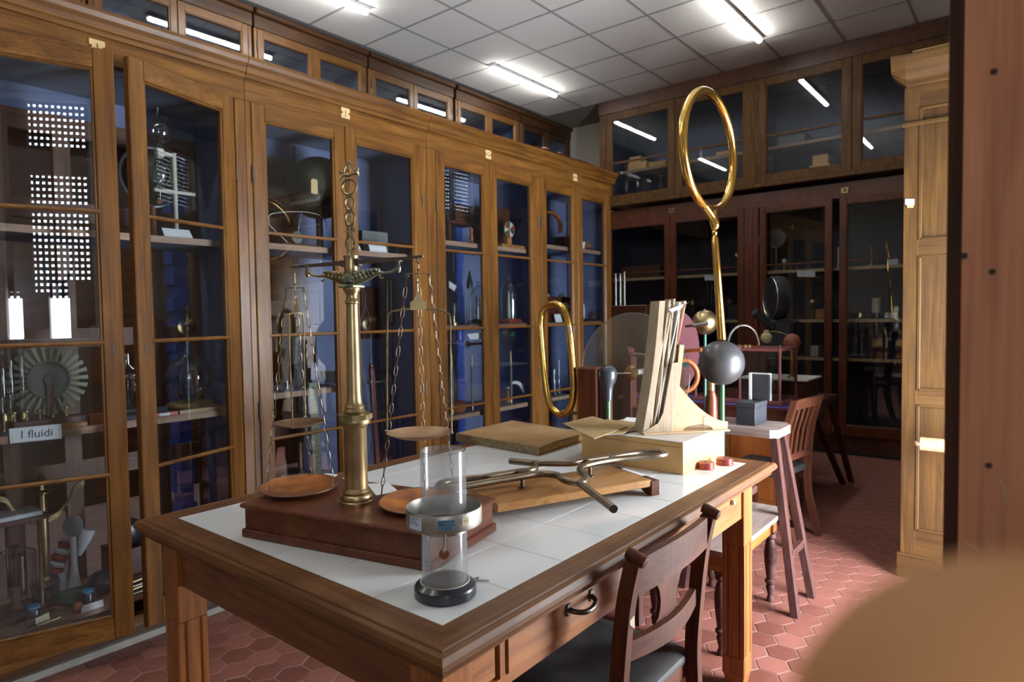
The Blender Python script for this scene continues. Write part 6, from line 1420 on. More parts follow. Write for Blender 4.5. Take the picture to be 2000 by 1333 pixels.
m_ = MB(); x0, x1 = X_(351, 796, 3.20), X_(440, 784, 3.20); m_.prism([(x0, 3.20, S2+.0006), (x1, 3.20, S2+.0006), (x1, 3.31, S2+.0006), (x0+.1, 3.29, S2+.0006)], (0, 0, .016), 0); solo('pale_board', m_, 'pale_wood', 'flat pale wooden board lying right of the flat red box', 'board')
for k, (px_, py_) in enumerate(((404, 505), (418, 560))):
    pass
pc_ = Yp(402, 570, 3.44); m_ = MB(); m_.box((pc_.x-.03, 3.43, 1.40), (pc_.x+.03, 3.44, 1.43), 0)
solo('label_strip', m_, 'paper', 'pale strip label on the rear door frame behind the ajar right door', 'label') if False else None

# --- vitrine J
SJ, SJ2 = 1.840, 1.035
gp_ = Yp(622, 368, 3.36); rg_ = R_(60, gp_)
GS2 = thing('green_sphere', 'huge dark green metal sphere with a torn yellow label on the top shelf', 'sphere', (gp_.x, 3.36, SJ+.0006))
m_ = MB(); m_.ball(gp_, rg_, 48); build('sphere', m_, 'sphere_green', GS2)
m_ = MB(); m_.lathe([(.08, .0008), (.08, .012), (.02, .02), (.02, max(.03, gp_.z-rg_-SJ+.004))], (gp_.x, 3.36, SJ), 24); build('foot', m_, 'bakelite', GS2)
n_ = (EYE-gp_).normalized(); lc = gp_+n_*rg_*1.0
lc = Yp(614, 364, gp_.y-rg_*.94)
m_ = MB(); m_.prism([lc+Vector((-.022, 0, -.040)), lc+Vector((.010, .0, -.044)), lc+Vector((.022, 0, -.040)), lc+Vector((.022, .0, .038)), lc+Vector((-.004, 0, .042)), lc+Vector((-.020, 0, .034))], (0, .0008, 0)); build('torn_label', m_, 'label_cream', GS2)
PN = thing('pendulum_arc', 'thin bright wire arc with a hanging grey disc on the top shelf', 'apparatus', (X_(580, 470, 3.24), 3.24, SJ+.0006))
m_ = MB(); m_.tube(smooth_path([Yp(526, 440, 3.24), Yp(526, 421, 3.24), Yp(550, 415, 3.24), Yp(590, 414, 3.24), Yp(622, 420, 3.24), Yp(636, 433, 3.24), Yp(638, 445, 3.24)], 5), .0028, 6); build('wire_arc', m_, 'tin', PN)
dc2 = Yp(580, 464, 3.24); m_ = MB(); m_.lathe([(.034, -.003), (.034, .003)], dc2, 24, axis=(0, 1, 0)); build('disc', m_, 'grey_card', PN)
m_ = MB(); m_.cyl(dc2, Yp(589, 414, 3.24), .0015, 6); m_.cyl((dc2.x-.03, 3.25, SJ+.0008), Yp(526, 440, 3.24), .003, 6); build('rod', m_, 'tin', PN)
m_ = MB(); m_.box((dc2.x-.10, 3.22, SJ+.0006), (dc2.x+.14, 3.30, SJ+.014), 0); build('base', m_, 'chair_wood', PN)
RL = thing('long_scale', 'tall pale green measuring scale leaning in the vitrine lettered J', 'scale', (X_(614, 930, 3.30), 3.30, FS+.0006))
a_, b_ = Yp(623, 930, 3.17), Yp(610, 748, 3.18)
m_ = MB(); m_.sweep([Vector((a_.x, 3.172, FS+.001)), Vector((b_.x, 3.180, b_.z))], [(-.027, -.008), (.027, -.008), (.027, .008), (-.027, .008)], (1, 0, 0), (0, 1, 0), 0); build('scale_board', m_, 'scale_green', RL)
m_ = MB()
for k in range(26):
    t_ = (k+1)/27; c_ = Vector((a_.x, 3.172, FS)).lerp(Vector((b_.x, 3.180, b_.z)), t_); m_.box((c_.x-.012, c_.y-.0092, c_.z-.0012), (c_.x+(.012 if k % 5 else .022), c_.y-.0078, c_.z+.0012), 0)
build('tick_marks', m_, 'ink', RL, kind='stuff')
m_ = MB(); m_.ball(Yp(612, 758, 3.170), .007, 8); build('screw_head', m_, 'iron', RL)
lt('white_mortar', 'white porcelain mortar with a spout on the shelf behind the balance column', 'mortar', X_(645, 755, 3.33), 3.33, SJ2, [('bowl', 'white_enamel', [(.030, 0), (.034, .006), (.030, .014), (.052, .045), (.060, .078), (.064, .082), (.058, .080), (.040, .030), (.001, .022)])], 32)
TLx = X_(588, 700, 3.40); TL = thing('black_telephone_case', 'black box apparatus with brass bells above the shelf behind the left pan chains', 'apparatus', (TLx, 3.40, SJ2+.0006))
m_ = MB(); m_.box((TLx-.085, 3.36, SJ2+.13), (TLx+.085, 3.46, SJ2+.30), 0, bev=.006); m_.box((TLx-.05, 3.37, SJ2+.0008), (TLx+.05, 3.45, SJ2+.13), 0); build('case', m_, 'bakelite', TL)
m_ = MB(); m_.lathe([(.012, 0), (.007, .01), (.007, .06), (.011, .065), (.004, .09)], (TLx, 3.345, SJ2+.16), 12); build('brass_terminal', m_, 'brass', TL)
for k, (px_, py_) in enumerate(((545, 745), (565, 748))):
    lt('glass_beaker', ['left small glass beaker behind the left pan chains', 'right small glass beaker behind the left pan chains'][k], 'beaker', X_(px_, py_, 3.26), 3.26, SJ2, [('beaker', 'flask_glass', [(.024, 0), (.026, .07), (.028, .075)])], 20, group='beakers behind the chains')
bxs('dark_instrument_box', 'dark box with brass parts low in the vitrine behind the chains', 'box', (X_(545, 900, 3.35), 3.33, FS+.0006), (X_(592, 900, 3.35), 3.45, FS+.36), 'bakelite')
bxs('grey_cloth_bundle', 'grey violet bundle low in the vitrine behind the pan', 'bundle', (X_(600, 920, 3.42), 3.40, FS+.0006), (X_(650, 920, 3.42), 3.50, FS+.30), 'blue_grey', bev=.03)
# right door of J
bxs('grey_card_box', 'grey-green card box on the top shelf right of the balance crest', 'box', (X_(708, 470, 3.30), 3.30, SJ+.0006), (X_(758, 480, 3.30), 3.40, Yp(730, 452, 3.30).z), 'grey_card')
tentcard('name_card', 'white card before the grey card box on the top shelf', 723, 467, 489, 757, 3.215, SJ, .02)
tentcard('name_card', 'sliver of white card just right of the balance crest', 700, 478, 489, 706, 3.215, SJ, .01)
bxs('black_case', 'black case at the right end of the top shelf in the vitrine lettered J', 'box', (X_(768, 480, 3.30), 3.27, SJ+.0006), (X_(793, 480, 3.30), 3.40, SJ+.085), 'bakelite')
T_, a_, b_ = wallframe('framed_whisk_board', 'dark board with a wire loop instrument hung behind the brass column', 'board', 704, 741, 562, 662, 3.566, 'door_dark')
m_ = MB(); m_.tube(smooth_path([Yp(713, 572, 3.542), Yp(713, 600, 3.542), Yp(704, 630, 3.542), Yp(714, 645, 3.542), Yp(724, 630, 3.542), Yp(715, 600, 3.542)], 5), .0025, 6); build('wire_loop', m_, 'tin', T_)
m_ = MB(); m_.lathe([(.022, 0), (.018, .006), (.001, .01)], Yp(712, 632, 3.545), 16, axis=(0, -1, 0)); build('rosette', m_, 'scale_green', T_)
T_, a_, b_ = wallframe('barometer_board', 'dark rounded board with two glass tubes hung on the blue back wall', 'barometer', 750, 783, 545, 636, 3.48, 'bakelite')
for px_ in (757, 764, 776):
    m_ = MB(); m_.cyl(Yp(px_, 548, 3.454), Yp(px_, 628, 3.454), .006, 10); build('glass_tube', m_, 'steel' if px_ != 770 else 'mahogany', T_)
m_ = MB(); m_.box((X_(767, 700, 3.49), 3.482, Yp(772, 788, 3.49).z), (X_(773, 700, 3.49), 3.496, Yp(772, 640, 3.49).z), 2); solo('long_lath', m_, 'chair_wood', 'long thin dark lath hanging below the barometer board', 'lath')
pst = Yp(730, 800, 3.44); PR = thing('red_tripod_post', 'reddish square post with a ball top right of the brass column', 'post', (pst.x, 3.44, FS+.0006))
zt_ = Yp(722, 716, 3.44).z
m_ = MB(); m_.sweep([(pst.x+.03, 3.44, FS+.001), (pst.x-.012, 3.44, zt_-.015)], [(-.015, -.012), (.015, -.012), (.015, .012), (-.015, .012)], (1, 0, 0), (0, 1, 0), 2); build('post', m_, 'red_pink', PR)
m_ = MB(); m_.ball((pst.x-.013, 3.44, zt_), .018, 14); build('ball_top', m_, 'mahogany', PR)
m_ = MB(); m_.box((pst.x-.04, 3.425, 1.0), (pst.x+.11, 3.455, 1.012), 0); m_.tube([(pst.x, 3.45, .96), (pst.x+.13, 3.45, .52)], .005, 6); build('side_arm', m_, 'iron', PR)

# --- vitrine G
G1, G2, G3 = 1.960, 1.370, .735
DK = thing('dark_model', 'dark wooden machine model on the top shelf of the vitrine lettered G', 'model', (X_(902, 440, 3.36), 3.36, G1+.0006))
x0, x1 = X_(876, 440, 3.3), X_(930, 440, 3.3)
m_ = MB(); m_.box((x0, 3.28, G1+.0008), (x1, 3.46, G1+.02), 0, bev=.002); build('base', m_, 'chair_wood', DK)
m_ = MB(); m_.box((x0, 3.30, G1+.15), (x1, 3.44, G1+.17), 0, bev=.002); build('deck', m_, 'red_wood', DK)
m_ = MB(); m_.box((x0+.10, 3.32, G1+.17), (x1+.01, 3.44, G1+.30), 0, bev=.004); build('housing', m_, 'door_dark', DK)
m_ = MB(); m_.lathe([(.02, G1+.17), (.016, G1+.2), (.012, G1+.34), (.03, G1+.36), (.008, G1+.38), (.006, G1+.44)], (x0+.06, 3.37, 0), 14); build('turned_spindle', m_, 'bakelite', DK)
for xx in (x0+.015, x1-.02):
    m_ = MB(); m_.box((xx, 3.31, G1+.02), (xx+.02, 3.33, G1+.15), 2); build('leg', m_, 'chair_wood', DK)
lt('turned_baluster', 'small turned orange post beside the dark machine model', 'post', X_(924, 462, 3.22), 3.235, G1, [('post', 'orange_wood', [(.02, 0), (.02, .01), (.008, .02), (.016, .05), (.010, .08), (.014, .11), (.006, .12)])], 14)
m_ = MB(); m_.ball((X_(936, 440, 3.3), 3.30, G1+.14), .022, 12); m_.cyl((X_(936, 440, 3.3), 3.30, G1+.0006), (X_(936, 440, 3.3), 3.30, G1+.13), .005, 8); solo('red_knob_pin', m_, 'copper_red', 'red knob on a pin partly hidden by the door stile, top shelf', 'knob')
x0, x1 = X_(971, 440, 3.34), X_(1030, 440, 3.34)
bxs('long_black_case', 'long blackish case slanting across the top shelf behind the coloured disc', 'case', (x0-.02, 3.36, G1+.10), (4.155, 3.50, G1+.34), 'door_dark', bev=.004)
bxs('case_support', 'low dark block under the long blackish case', 'block', (x0, 3.38, G1+.0006), (4.12, 3.48, G1+.0995), 'door_dark')
cdp = Yp(995, 449, 3.24); CD = thing('coloured_disc', 'small disc of red green and white sectors on a wooden foot', 'disc', (cdp.x, 3.24, G1+.0006))
cr_ = R_(15.5, cdp); cols = ['copper_red', 'ivory', 'dark_green', 'copper_red', 'ivory', 'dark_green', 'copper_red', 'ivory', 'teal_rod']
for k, mt in enumerate(cols):
    a0_, a1_ = 2*PI*k/9, 2*PI*(k+1)/9; m_ = MB(); m_.prism([cdp]+[cdp+Vector((cr_*math.cos(a0_+(a1_-a0_)*i/4), 0, cr_*math.sin(a0_+(a1_-a0_)*i/4))) for i in range(5)], (0, .003, 0)); build('sector', m_, mt, CD)
m_ = MB(); m_.tube(ringpts(cdp, cr_, (1, 0, 0), (0, 0, 1), 36), .003, 6, closed=True); build('rim', m_, 'tin', CD)
m_ = MB(); m_.box((cdp.x-.02, 3.245, G1+.02), (cdp.x+.035, 3.275, cdp.z-cr_*.7), 2); m_.box((cdp.x-.14, 3.20, G1+.0008), (cdp.x+.16, 3.30, G1+.028), 0, bev=.003); build('wooden_foot', m_, 'honey_board', CD)
def belljar(label, px, py, Y, z, h, r, basemat, inner=None):
    x = X_(px, py, Y); T_ = thing('bell_jar', label, 'bell jar', (x, Y, z+.0004), 'bell jars in the vitrines')
    m_ = MB(); m_.lathe([(r*1.15, z+.0006), (r*1.2, z+.012), (r*1.05, z+.035), (r*.95, z+.04)], (x, Y, 0), 28); build('base', m_, basemat, T_)
    m_ = MB(); m_.lathe([(r*.93, z+.04), (r*.95, z+h*.55), (r*.88, z+h*.75), (r*.62, z+h*.92), (.012, z+h), (.010, z+h+.012), (.016, z+h+.024), (.001, z+h+.034)], (x, Y, 0), 32, cap=False); build('glass_dome', m_, 'flask_glass', T_)
    if inner:
        m_ = MB(); m_.lathe([(.014, z+.04), (.010, z+.06), (.007, z+h*.55), (.012, z+h*.6), (.004, z+h*.75)], (x-.015, Y, 0), 12); m_.cyl((x+.03, Y, z+.04), (x+.03, Y, z+h*.7), .008, 8); build('instrument', m_, inner, T_)
    return T_
belljar('bell jar on a red base behind the right door lettered G', 996, 600, 3.33, G2, .36, .085, 'copper_red', 'tin')
belljar('greenish bell jar half hidden by the middle stile of vitrine G', 934, 600, 3.36, G2, .30, .07, 'bakelite', 'brass_old')
lt('rod_stand', 'dark clamp stand with a tall rod on the middle shelf of vitrine G', 'stand', X_(918, 600, 3.28), 3.28, G2, [('foot', 'iron', [(.05, 0), (.05, .008), (.012, .015)]), ('rod', 'tin', [(.006, .015), (.006, .33)]), ('clamp', 'bakelite', [(.02, .27), (.024, .30), (.018, .33), (.010, .37), (.004, .40)])], 16)
lt('brass_footed_lamp', 'short brass-footed glass piece at the left of the middle shelf of G', 'apparatus', X_(885, 625, 3.24), 3.235, G2, [('foot', 'brass', [(.032, 0), (.032, .02), (.02, .026)]), ('prong', 'brass', [(.014, .026), (.012, .07)]), ('dark_top', 'bakelite', [(.02, .07), (.026, .12), (.02, .16)])], 16)
m_ = MB(); q = [Yp(x_, y_, 3.182) for x_, y_ in ((912, 653), (940, 650), (943, 662), (919, 664))]; m_.prism(q, (0, .001, 0)); solo('hanging_card', m_, 'paper', 'white card hanging from the shelf edge left in vitrine G', 'card', 'cards in the vitrines')
m_ = MB(); q = [Yp(x_, y_, 3.30) for x_, y_ in ((877, 549), (892, 559), (888, 569), (877, 562))]; m_.prism(q, (0, .001, 0)); solo('curled_paper', m_, 'white_enamel', 'curled pale paper on the painted strip in vitrine G', 'paper')
for k, (px_, y0_, y1_) in enumerate(((923, 690, 791), (999, 684, 777), (884, 690, 770))):
    x_ = X_(px_, 740, 3.24); zt_ = Yp(px_, y0_, 3.24).z-G3
    lt('tipped_rod', ['grey rod with brass tips behind the left door of vitrine G', 'grey rod with brass tips behind the right door of vitrine G', 'grey rod with brass tips next to the painted strip'][k], 'rod', x_, 3.245, G3, [('lower_tip', 'brass', [(.012, 0), (.008, .01), (.008, .07)]), ('grey_shaft', 'grey_card', [(.011, .07), (.010, zt_-.10)]), ('upper_tip', 'brass', [(.007, zt_-.10), (.006, zt_-.02), (.002, zt_)])], 12, group='brass-tipped rods')
m_ = MB(); m_.lathe([(.06, 0), (.075, .03), (.07, .07), (.03, .085)], (X_(895, 775, 3.28), 3.30, G3+.0006), 24); solo('red_ball_base', m_, 'rust', 'squat rust-red domed base low at the left of vitrine G', 'base')
m_ = MB(); m_.tube(smooth_path([Yp(1000, 748, 3.26), Yp(1010, 748, 3.26), Yp(1018, 754, 3.26), Yp(1024, 768, 3.24)], 5), [.012, .012, .012, .013, .014, .014, .015, .015, .016, .017, .018, .018, .016, .014, .012, .01], 8, sc=(1, .5)); solo('white_curl', m_, 'white_enamel', 'curved white porcelain piece low in the right of vitrine G', 'piece')
lt('small_lens_stand', 'little glass ball on a wooden foot beside the curved white piece', 'stand', X_(990, 750, 3.34), 3.33, G3, [('foot', 'honey_board', [(.03, 0), (.03, .02), (.008, .03), (.008, .09)]), ('ball', 'flask_glass', [(.005, .09), (.022, .105), (.024, .12), (.015, .138), (.001, .144)])], 14)
BRK = thing('green_brass_bracket', 'greenish brass bracket hanging under the middle shelf of vitrine G', 'bracket', (X_(1000, 672, 3.3), 3.3, 1.24))
m_ = MB(); m_.box((X_(980, 675, 3.3), 3.295, 1.24), (X_(1008, 675, 3.3), 3.305, 1.252), 0); build('bar', m_, 'brass', BRK)
m_ = MB(); m_.lathe([(.02, -.02), (.03, 0), (.02, .02)], (X_(1000, 668, 3.3), 3.30, 1.285), 16); build('bell', m_, 'dark_green', BRK)
BR2 = thing('dark_brass_bracket', 'dark bracket with brass rings under the white card in vitrine G', 'bracket', (X_(925, 680, 3.3), 3.3, 1.22))
m_ = MB(); m_.box((X_(910, 685, 3.3), 3.295, 1.215), (X_(942, 685, 3.3), 3.305, 1.235), 0); build('bar', m_, 'brass_old', BR2)
m_ = MB(); m_.tube(ringpts((X_(912, 686, 3.3), 3.29, 1.225), .022, (1, 0, 0), (0, 0, 1), 18), .005, 6, closed=True); build('ring', m_, 'brass', BR2)
# --- vitrine H
H1 = 2.020
m_ = MB(); m_.tube(smooth_path([Yp(1066, 414, 3.30), Yp(1078, 416, 3.30), Yp(1088, 424, 3.30), Yp(1094, 438, 3.30), Yp(1094, 455, 3.30)], 5), .024, 8, sc=(.5, 1)); AO = thing('wooden_arch', 'curved orange-brown wooden arch on the top shelf of the last vitrine', 'arch', (4.62, 3.3, H1+.0006)); build('arch', m_, 'orange_wood', AO)
m_ = MB(); m_.box((X_(1066, 460, 3.30), 3.27, H1+.0008), (X_(1100, 460, 3.30), 3.37, H1+.024), 0); build('base', m_, 'chair_wood', AO)
m_ = MB(); m_.box((X_(1098, 455, 3.30)+.01, 3.28, H1+.0006), (X_(1112, 455, 3.30)+.06, 3.40, H1+.11), 0, bev=.003); solo('dark_box', m_, 'door_dark', 'dark box next to the wooden arch, mostly behind the middle stile', 'box')
m_ = MB(); m_.cyl((X_(1137, 450, 3.3), 3.30, H1+.062), (X_(1150, 450, 3.3), 3.32, H1+.062), .040, 18); solo('wooden_roller', m_, 'honey_board', 'short light wooden roller at the right of the last vitrine', 'roller')
m_ = MB(); m_.box((X_(1134, 450, 3.3), 3.26, H1+.0006), (X_(1158, 450, 3.3), 3.38, H1+.0215), 0); solo('roller_board', m_, 'chair_wood', 'thin dark board under the wooden roller', 'board')
m_ = MB(); q = [Yp(x_, y_, 3.182) for x_, y_ in ((1137, 472), (1143, 473), (1141, 487), (1137, 485))]; m_.prism(q, (0, .001, 0)); solo('hanging_tag', m_, 'paper', 'small white tag under the wooden roller in the last vitrine', 'tag')
DMB = thing('domed_case', 'dark red case with two metal domes in the last vitrine', 'case', (X_(1090, 610, 3.34), 3.34, G2+.0006))
x0, x1 = X_(1064, 600, 3.30), X_(1114, 600, 3.30); zt_ = Yp(1090, 580, 3.30).z
m_ = MB(); m_.box((x0, 3.28, G2+.0008), (x1, 3.42, zt_), 0, bev=.003); build('case_body', m_, 'red_wood', DMB)
for px_ in (1071, 1098):
    m_ = MB(); m_.lathe([(.030, zt_), (.030, zt_+.006), (.022, zt_+.022), (.001, zt_+.030)], (X_(px_, 575, 3.33), 3.34, 0), 18); build('metal_dome', m_, 'tin', DMB)
m_ = MB(); m_.lathe([(.04, -.003), (.042, 0), (.04, .003)], Yp(1104, 600, 3.262), 24, axis=(.25, 1, 0)); solo('oval_mirror', m_, 'white_enamel', 'pale round mirror leaning on the domed case', 'mirror')
tentcard('name_card', 'white card below the gilded loop top in the last vitrine', 1086, 622, 638, 1099, 3.215, G2, .02)
m_ = MB(); q0 = Yp(1148, 612, 3.36); m_.prism([(q0.x-.06, 3.40, G2+.001), (q0.x+.06, 3.40, G2+.001), (q0.x+.05, 3.40, G2+.08), (q0.x+.01, 3.40, G2+.13), (q0.x-.0, 3.40, G2+.17), (q0.x-.06, 3.40, G2+.16)], (0, .002, 0)); solo('torn_paper', m_, 'paper', 'torn white paper standing behind the small dark figure', 'paper')
FG = thing('small_animal_figure', 'small dark four-legged figure on a plinth in the last vitrine', 'figurine', (q0.x+.01, 3.30, G2+.0006))
m_ = MB(); m_.box((q0.x-.09, 3.26, G2+.0008), (q0.x+.08, 3.34, G2+.022), 0); build('plinth', m_, 'chair_wood', FG)
m_ = MB(); m_.tube([(q0.x-.03, 3.30, G2+.062), (q0.x-.01, 3.30, G2+.070), (q0.x+.03, 3.30, G2+.070), (q0.x+.055, 3.30, G2+.074)], [.012, .022, .020, .010], 10)
for dx, dy in ((-.015, -.01), (-.015, .01), (.03, -.01), (.03, .01)): m_.cyl((q0.x+dx, 3.30+dy, G2+.022), (q0.x+dx, 3.30+dy, G2+.062), .006, 6)
build('body', m_, 'iron', FG)
for k, (px_, h_, r_) in enumerate(((1083, .22, .012), (1092, .30, .008), (1106, .16, .024))):
    lt('clear_vessel', ['short clear tube low in the last vitrine, left', 'tall thin clear tube low in the last vitrine', 'clear beaker low in the last vitrine, right'][k], 'glassware', X_(px_, 740, 3.28), 3.28, G3, [('foot', 'iron', [(r_*1.8, 0), (r_*1.8, .01)]), ('tube', 'flask_glass', [(r_, .01), (r_, h_)])], 14, group='clear vessels in the last vitrine')

# cloth and dust sheets on the cabinet top
m_ = MB(); pts = []; rr_ = random.Random(4)
nx, ny = 22, 5; vs = []
for i in range(nx+1):
    for j in range(ny+1):
        x = 4.05+1.10*i/nx; y = 3.10+.22*j/ny; e = min(i, nx-i)/3; e = min(1, e)*min(1, min(j+.6, ny-j)/1.2)
        vs.append((x, y, 2.757+e*(.018+.018*math.sin(i*1.3)*math.sin(j*2+.4)+rr_.uniform(0, .012))+(.012 if .2 < i/nx < .5 else 0)*e))
fs = [(i*(ny+1)+j, (i+1)*(ny+1)+j, (i+1)*(ny+1)+j+1, i*(ny+1)+j+1) for i in range(nx) for j in range(ny)]
m_.add(vs, fs, 0, True); solo('crumpled_sheet', m_, 'terracotta', 'crumpled orange-brown paper sheet on top of the left vitrines, far end', 'sheet', sharp=60)

# --- boxes in the far upper cupboards
def Bx(name, label, cat, px0, px1, py1, py0, X, z, mt, dep=.16, group=None):
    a, b_ = Xp(px0, py1, X), Xp(px1, py1, X); h = Xp(px0, py0, X).z-a.z
    m_ = MB(); m_.box((X, b_.y, z+.0006), (X+dep, a.y, z+abs(h)), None if isinstance(MAT[mt], list) else 0, bev=.002); return solo(name, m_, mt, label, cat, group)
CZ, CZ0 = 3.20, 2.82
g_ = 'cartons in the far upper cupboards'
Bx('small_carton', 'wide brown carton on the shelf behind the first far upper pane', 'box', 1226, 1262, 305, 288, 7.30, CZ, 'card_box', group=g_)
m_ = MB(); a, b_ = Xp(1229, 290, 7.32), Xp(1251, 290, 7.32); h0 = abs(Xp(1226, 288, 7.30).z-Xp(1226, 305, 7.30).z); m_.box((7.32, b_.y, CZ+h0+.001), (7.44, a.y, CZ+h0+.075), 0, bev=.002); solo('small_carton', m_, 'card_box', 'small carton stacked on the wide one, first far upper pane', 'box', g_)
Bx('small_carton', 'low flat carton right of the stacked cartons, first far upper pane', 'box', 1267, 1300, 300, 288, 7.30, CZ, 'card_box', group=g_)
Bx('small_carton', 'small flat carton seen inside the big gilded ring', 'box', 1398, 1425, 280, 270, 7.30, CZ, 'card_box', group=g_)
Bx('small_carton', 'carton pair standing low behind the third far upper pane', 'box', 1581, 1621, 330, 306, 7.28, CZ0, 'card_box', group=g_)
m_ = MB(); a, b_ = Xp(1587, 300, 7.29), Xp(1617, 300, 7.29); h0 = abs(Xp(1581, 306, 7.28).z-Xp(1581, 330, 7.28).z); m_.box((7.29, b_.y, CZ0+h0+.001), (7.42, a.y, CZ0+h0+.10), 0, bev=.002); solo('small_carton', m_, 'card_box', 'upper carton of the pair behind the third far upper pane', 'box', g_)
Bx('grey_box', 'long dim box on the shelf behind the third far upper pane', 'box', 1520, 1572, 240, 222, 7.30, CZ, 'grey_card')
p = Xp(1369, 272, 7.32); lt('white_bottle', 'slim white bottle on the shelf seen inside the big gilded ring', 'bottle', 7.32, p.y, CZ, [('bottle', 'white_enamel', [(.014, 0), (.014, .08), (.006, .10), (.006, .13)])], 12)
for k, px_ in enumerate((1222, 1243)):
    p = Xp(px_, 345, 7.25); lt('glass_funnel', ['left pale glass funnel low behind the first far upper pane', 'right pale glass funnel low behind the first far upper pane'][k], 'funnel', 7.26, p.y, CZ0, [('funnel', 'flask_glass', [(.03, 0), (.03, .005), (.006, .03), (.008, .14), (.04, .24)])], 16, group='glass funnels')

# --- far dark vitrines
D1, D2, D3 = 1.87, 1.35, .96
def Xlt(name, label, cat, px, py, X, z, parts, n=16, group=None):
    p = Xp(px, py, X); return lt(name, label, cat, X, p.y, z, parts, n, group)
rp = Xp(1516, 465, 7.35); RS = thing('brass_ring_stand', 'thin brass ring on a stem in the upper part of the far dark vitrine', 'stand', (7.35, rp.y, D1+.0006))
m_ = MB(); m_.tube(ringpts(rp, .105, (0, 1, 0), (0, 0, 1), 36), .006, 6, closed=True); build('ring', m_, 'brass', RS)
m_ = MB(); m_.lathe([(.05, D1+.0008), (.05, D1+.012), (.012, D1+.02), (.010, rp.z-.105)], (7.35, rp.y, 0), 14); build('stem', m_, 'brass', RS)
m_ = MB(); m_.lathe([(.001, -.004), (.095, -.002), (.095, .002), (.001, .004)], rp, 28, axis=(1, 0, 0)); build('dark_lens', m_, 'disc_glass', RS)
Xlt('yellow_flask', 'small yellow flask with a white cap beside the brass ring stand', 'bottle', 1532, 515, 7.30, D1, [('flask', 'brass', [(.025, 0), (.025, .07), (.012, .085)]), ('cap', 'white_enamel', [(.022, .085), (.024, .12), (.012, .13)])])
Xlt('brass_stub', 'small brass stub right of the yellow flask', 'stub', 1558, 515, 7.30, D1, [('stub', 'brass_old', [(.016, 0), (.010, .02), (.012, .05), (.018, .06), (.008, .08)])])
def Xcard(name, label, px0, px1, py0, py1, X, mt='paper', cat='card'):
    m_ = MB(); m_.prism([Xp(px0, py1, X), Xp(px1, py1, X), Xp(px1, py0, X), Xp(px0, py0, X)], (.002, 0, 0)); return solo(name, m_, mt, label, cat, 'cards in the far vitrines')
Xcard('shelf_card', 'pale sign card on the shelf edge right of the gilded rod', 1557, 1592, 529, 541, 7.145)
Xcard('shelf_card', 'pale sign card on the shelf edge just left of the gilded rod', 1376, 1398, 538, 548, 7.145)
Xcard('shelf_card', 'small pale card seen through the glass disc', 1244, 1262, 637, 649, 7.20, 'ivory')
Xlt('pale_cylinder', 'pale tall cylinder in the gap between the two ajar far doors', 'cylinder', 1645, 510, 7.3, D1, [('cylinder', 'ivory', [(.05, 0), (.055, .01), (.045, .02), (.045, .21), (.04, .215)])])
Bx('white_box', 'small white box beside the wardrobe edge on the top far shelf', 'box', 1732, 1754, 519, 507, 7.28, D1, 'white_enamel')
Xlt('steel_pillar', 'thin steel pillar on the top shelf of the rightmost far door', 'pillar', 1702, 505, 7.3, D1, [('pillar', 'steel', [(.03, 0), (.03, .01), (.010, .02), (.010, .20), (.016, .21)])])
Bx('amber_block', 'amber wooden block on the second shelf of the far dark vitrine', 'block', 1593, 1617, 614, 594, 7.28, D2, 'honey_board')
Xlt('white_cup', 'white cylindrical cup glowing in the dark rightmost far door', 'cup', 1712, 600, 7.28, D2, [('foot', 'iron', [(.03, 0), (.012, .02), (.012, .06)]), ('cup', 'ivory', [(.04, .06), (.042, .20), (.038, .205)])])
for k, px_ in enumerate((1733, 1741, 1750)):
    Xlt('white_insulator', ['left white insulator at the wardrobe edge', 'middle white insulator at the wardrobe edge', 'right white insulator at the wardrobe edge'][k], 'insulator', px_, 605, 7.26, D2, [('insulator', 'white_enamel', [(.020, 0), (.026, .015), (.018, .03), (.024, .045), (.010, .06)])], 12, 'white insulators')
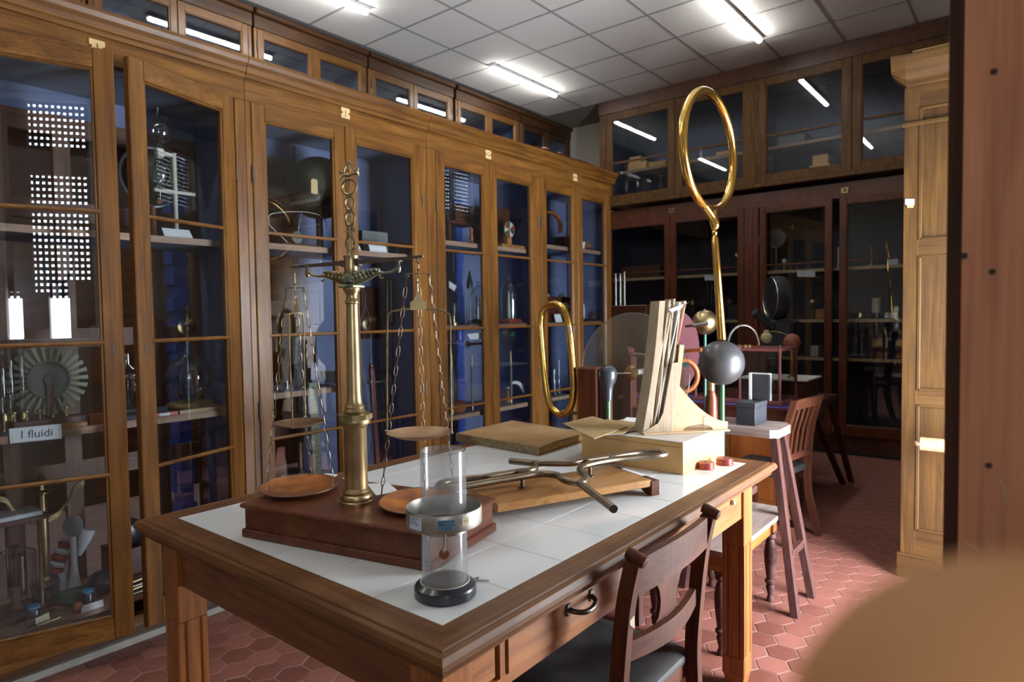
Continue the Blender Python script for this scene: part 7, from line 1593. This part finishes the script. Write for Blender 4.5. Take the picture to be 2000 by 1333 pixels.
Xlt('brass_gauge', 'round brass gauge left of the amber block', 'gauge', 1588, 580, 7.34, D2, [('stem', 'brass_old', [(.03, 0), (.012, .012), (.010, .14)]), ('ball', 'brass', [(.012, .14), (.036, .16), (.042, .18), (.03, .205), (.004, .215)])])
Bx('brass_tray', 'little brass tray with parts beside the black projector', 'tray', 1499, 1522, 614, 606, 7.26, D2, 'brass')
Bx('cream_card_box', 'small cream card box low right of the terracotta globe', 'box', 1583, 1598, 697, 676, 7.27, D3, 'ivory')
for k, (px_, sc2) in enumerate(((1243, 1.0), (1262, 1.25))):
    p = Xp(px_, 597, 7.3); BG = Xlt('brass_telescope_part', ['left brass fitting above the glass disc', 'right brass fitting above the glass disc'][k], 'fitting', px_, 597, 7.3, D2, [('fitting', 'brass', [(.03*sc2, 0), (.02, .02), (.012, .05), (.03*sc2, .07), (.03*sc2, .09), (.008, .10)])], 14, 'brass fittings')
Xlt('glass_globe_small', 'small clear glass globe left of the gilded rod in the far vitrine', 'glassware', 1318, 498, 7.3, D1, [('foot', 'iron', [(.03, 0), (.03, .01), (.006, .02), (.006, .06)]), ('globe', 'flask_glass', [(.006, .06), (.04, .08), (.055, .12), (.04, .16), (.01, .18), (.01, .22)])])
Bx('dim_long_box', 'long dim box on the top shelf of the far left dark door', 'box', 1212, 1290, 534, 510, 7.3, D1, 'door_dark')
for k, (px_, z_) in enumerate(((1330, D2), (1352, D2), (1425, D2), (1440, D1), (1420, D3), (1224, D3))):
    Xlt('dark_stand', ['dark stand left of the paper bundle top', 'dark stand just right of the paper bundle top', 'dark stand right of the gilded rod, middle shelf', 'dark stand right of the gilded rod, top shelf', 'dark stand low behind the grey ball', 'dark stand low behind the glass disc'][k], 'stand', px_, 560, 7.32, z_,
        [('foot', 'iron', [(.045, 0), (.045, .012), (.01, .02)]), ('stem', 'brass_old', [(.008, .02), (.008, .16)]), ('head', 'brass_old' if k % 2 else 'iron', [(.008, .16), (.034, .18), (.034, .21), (.01, .24)])], 14, 'stands in the far vitrines')
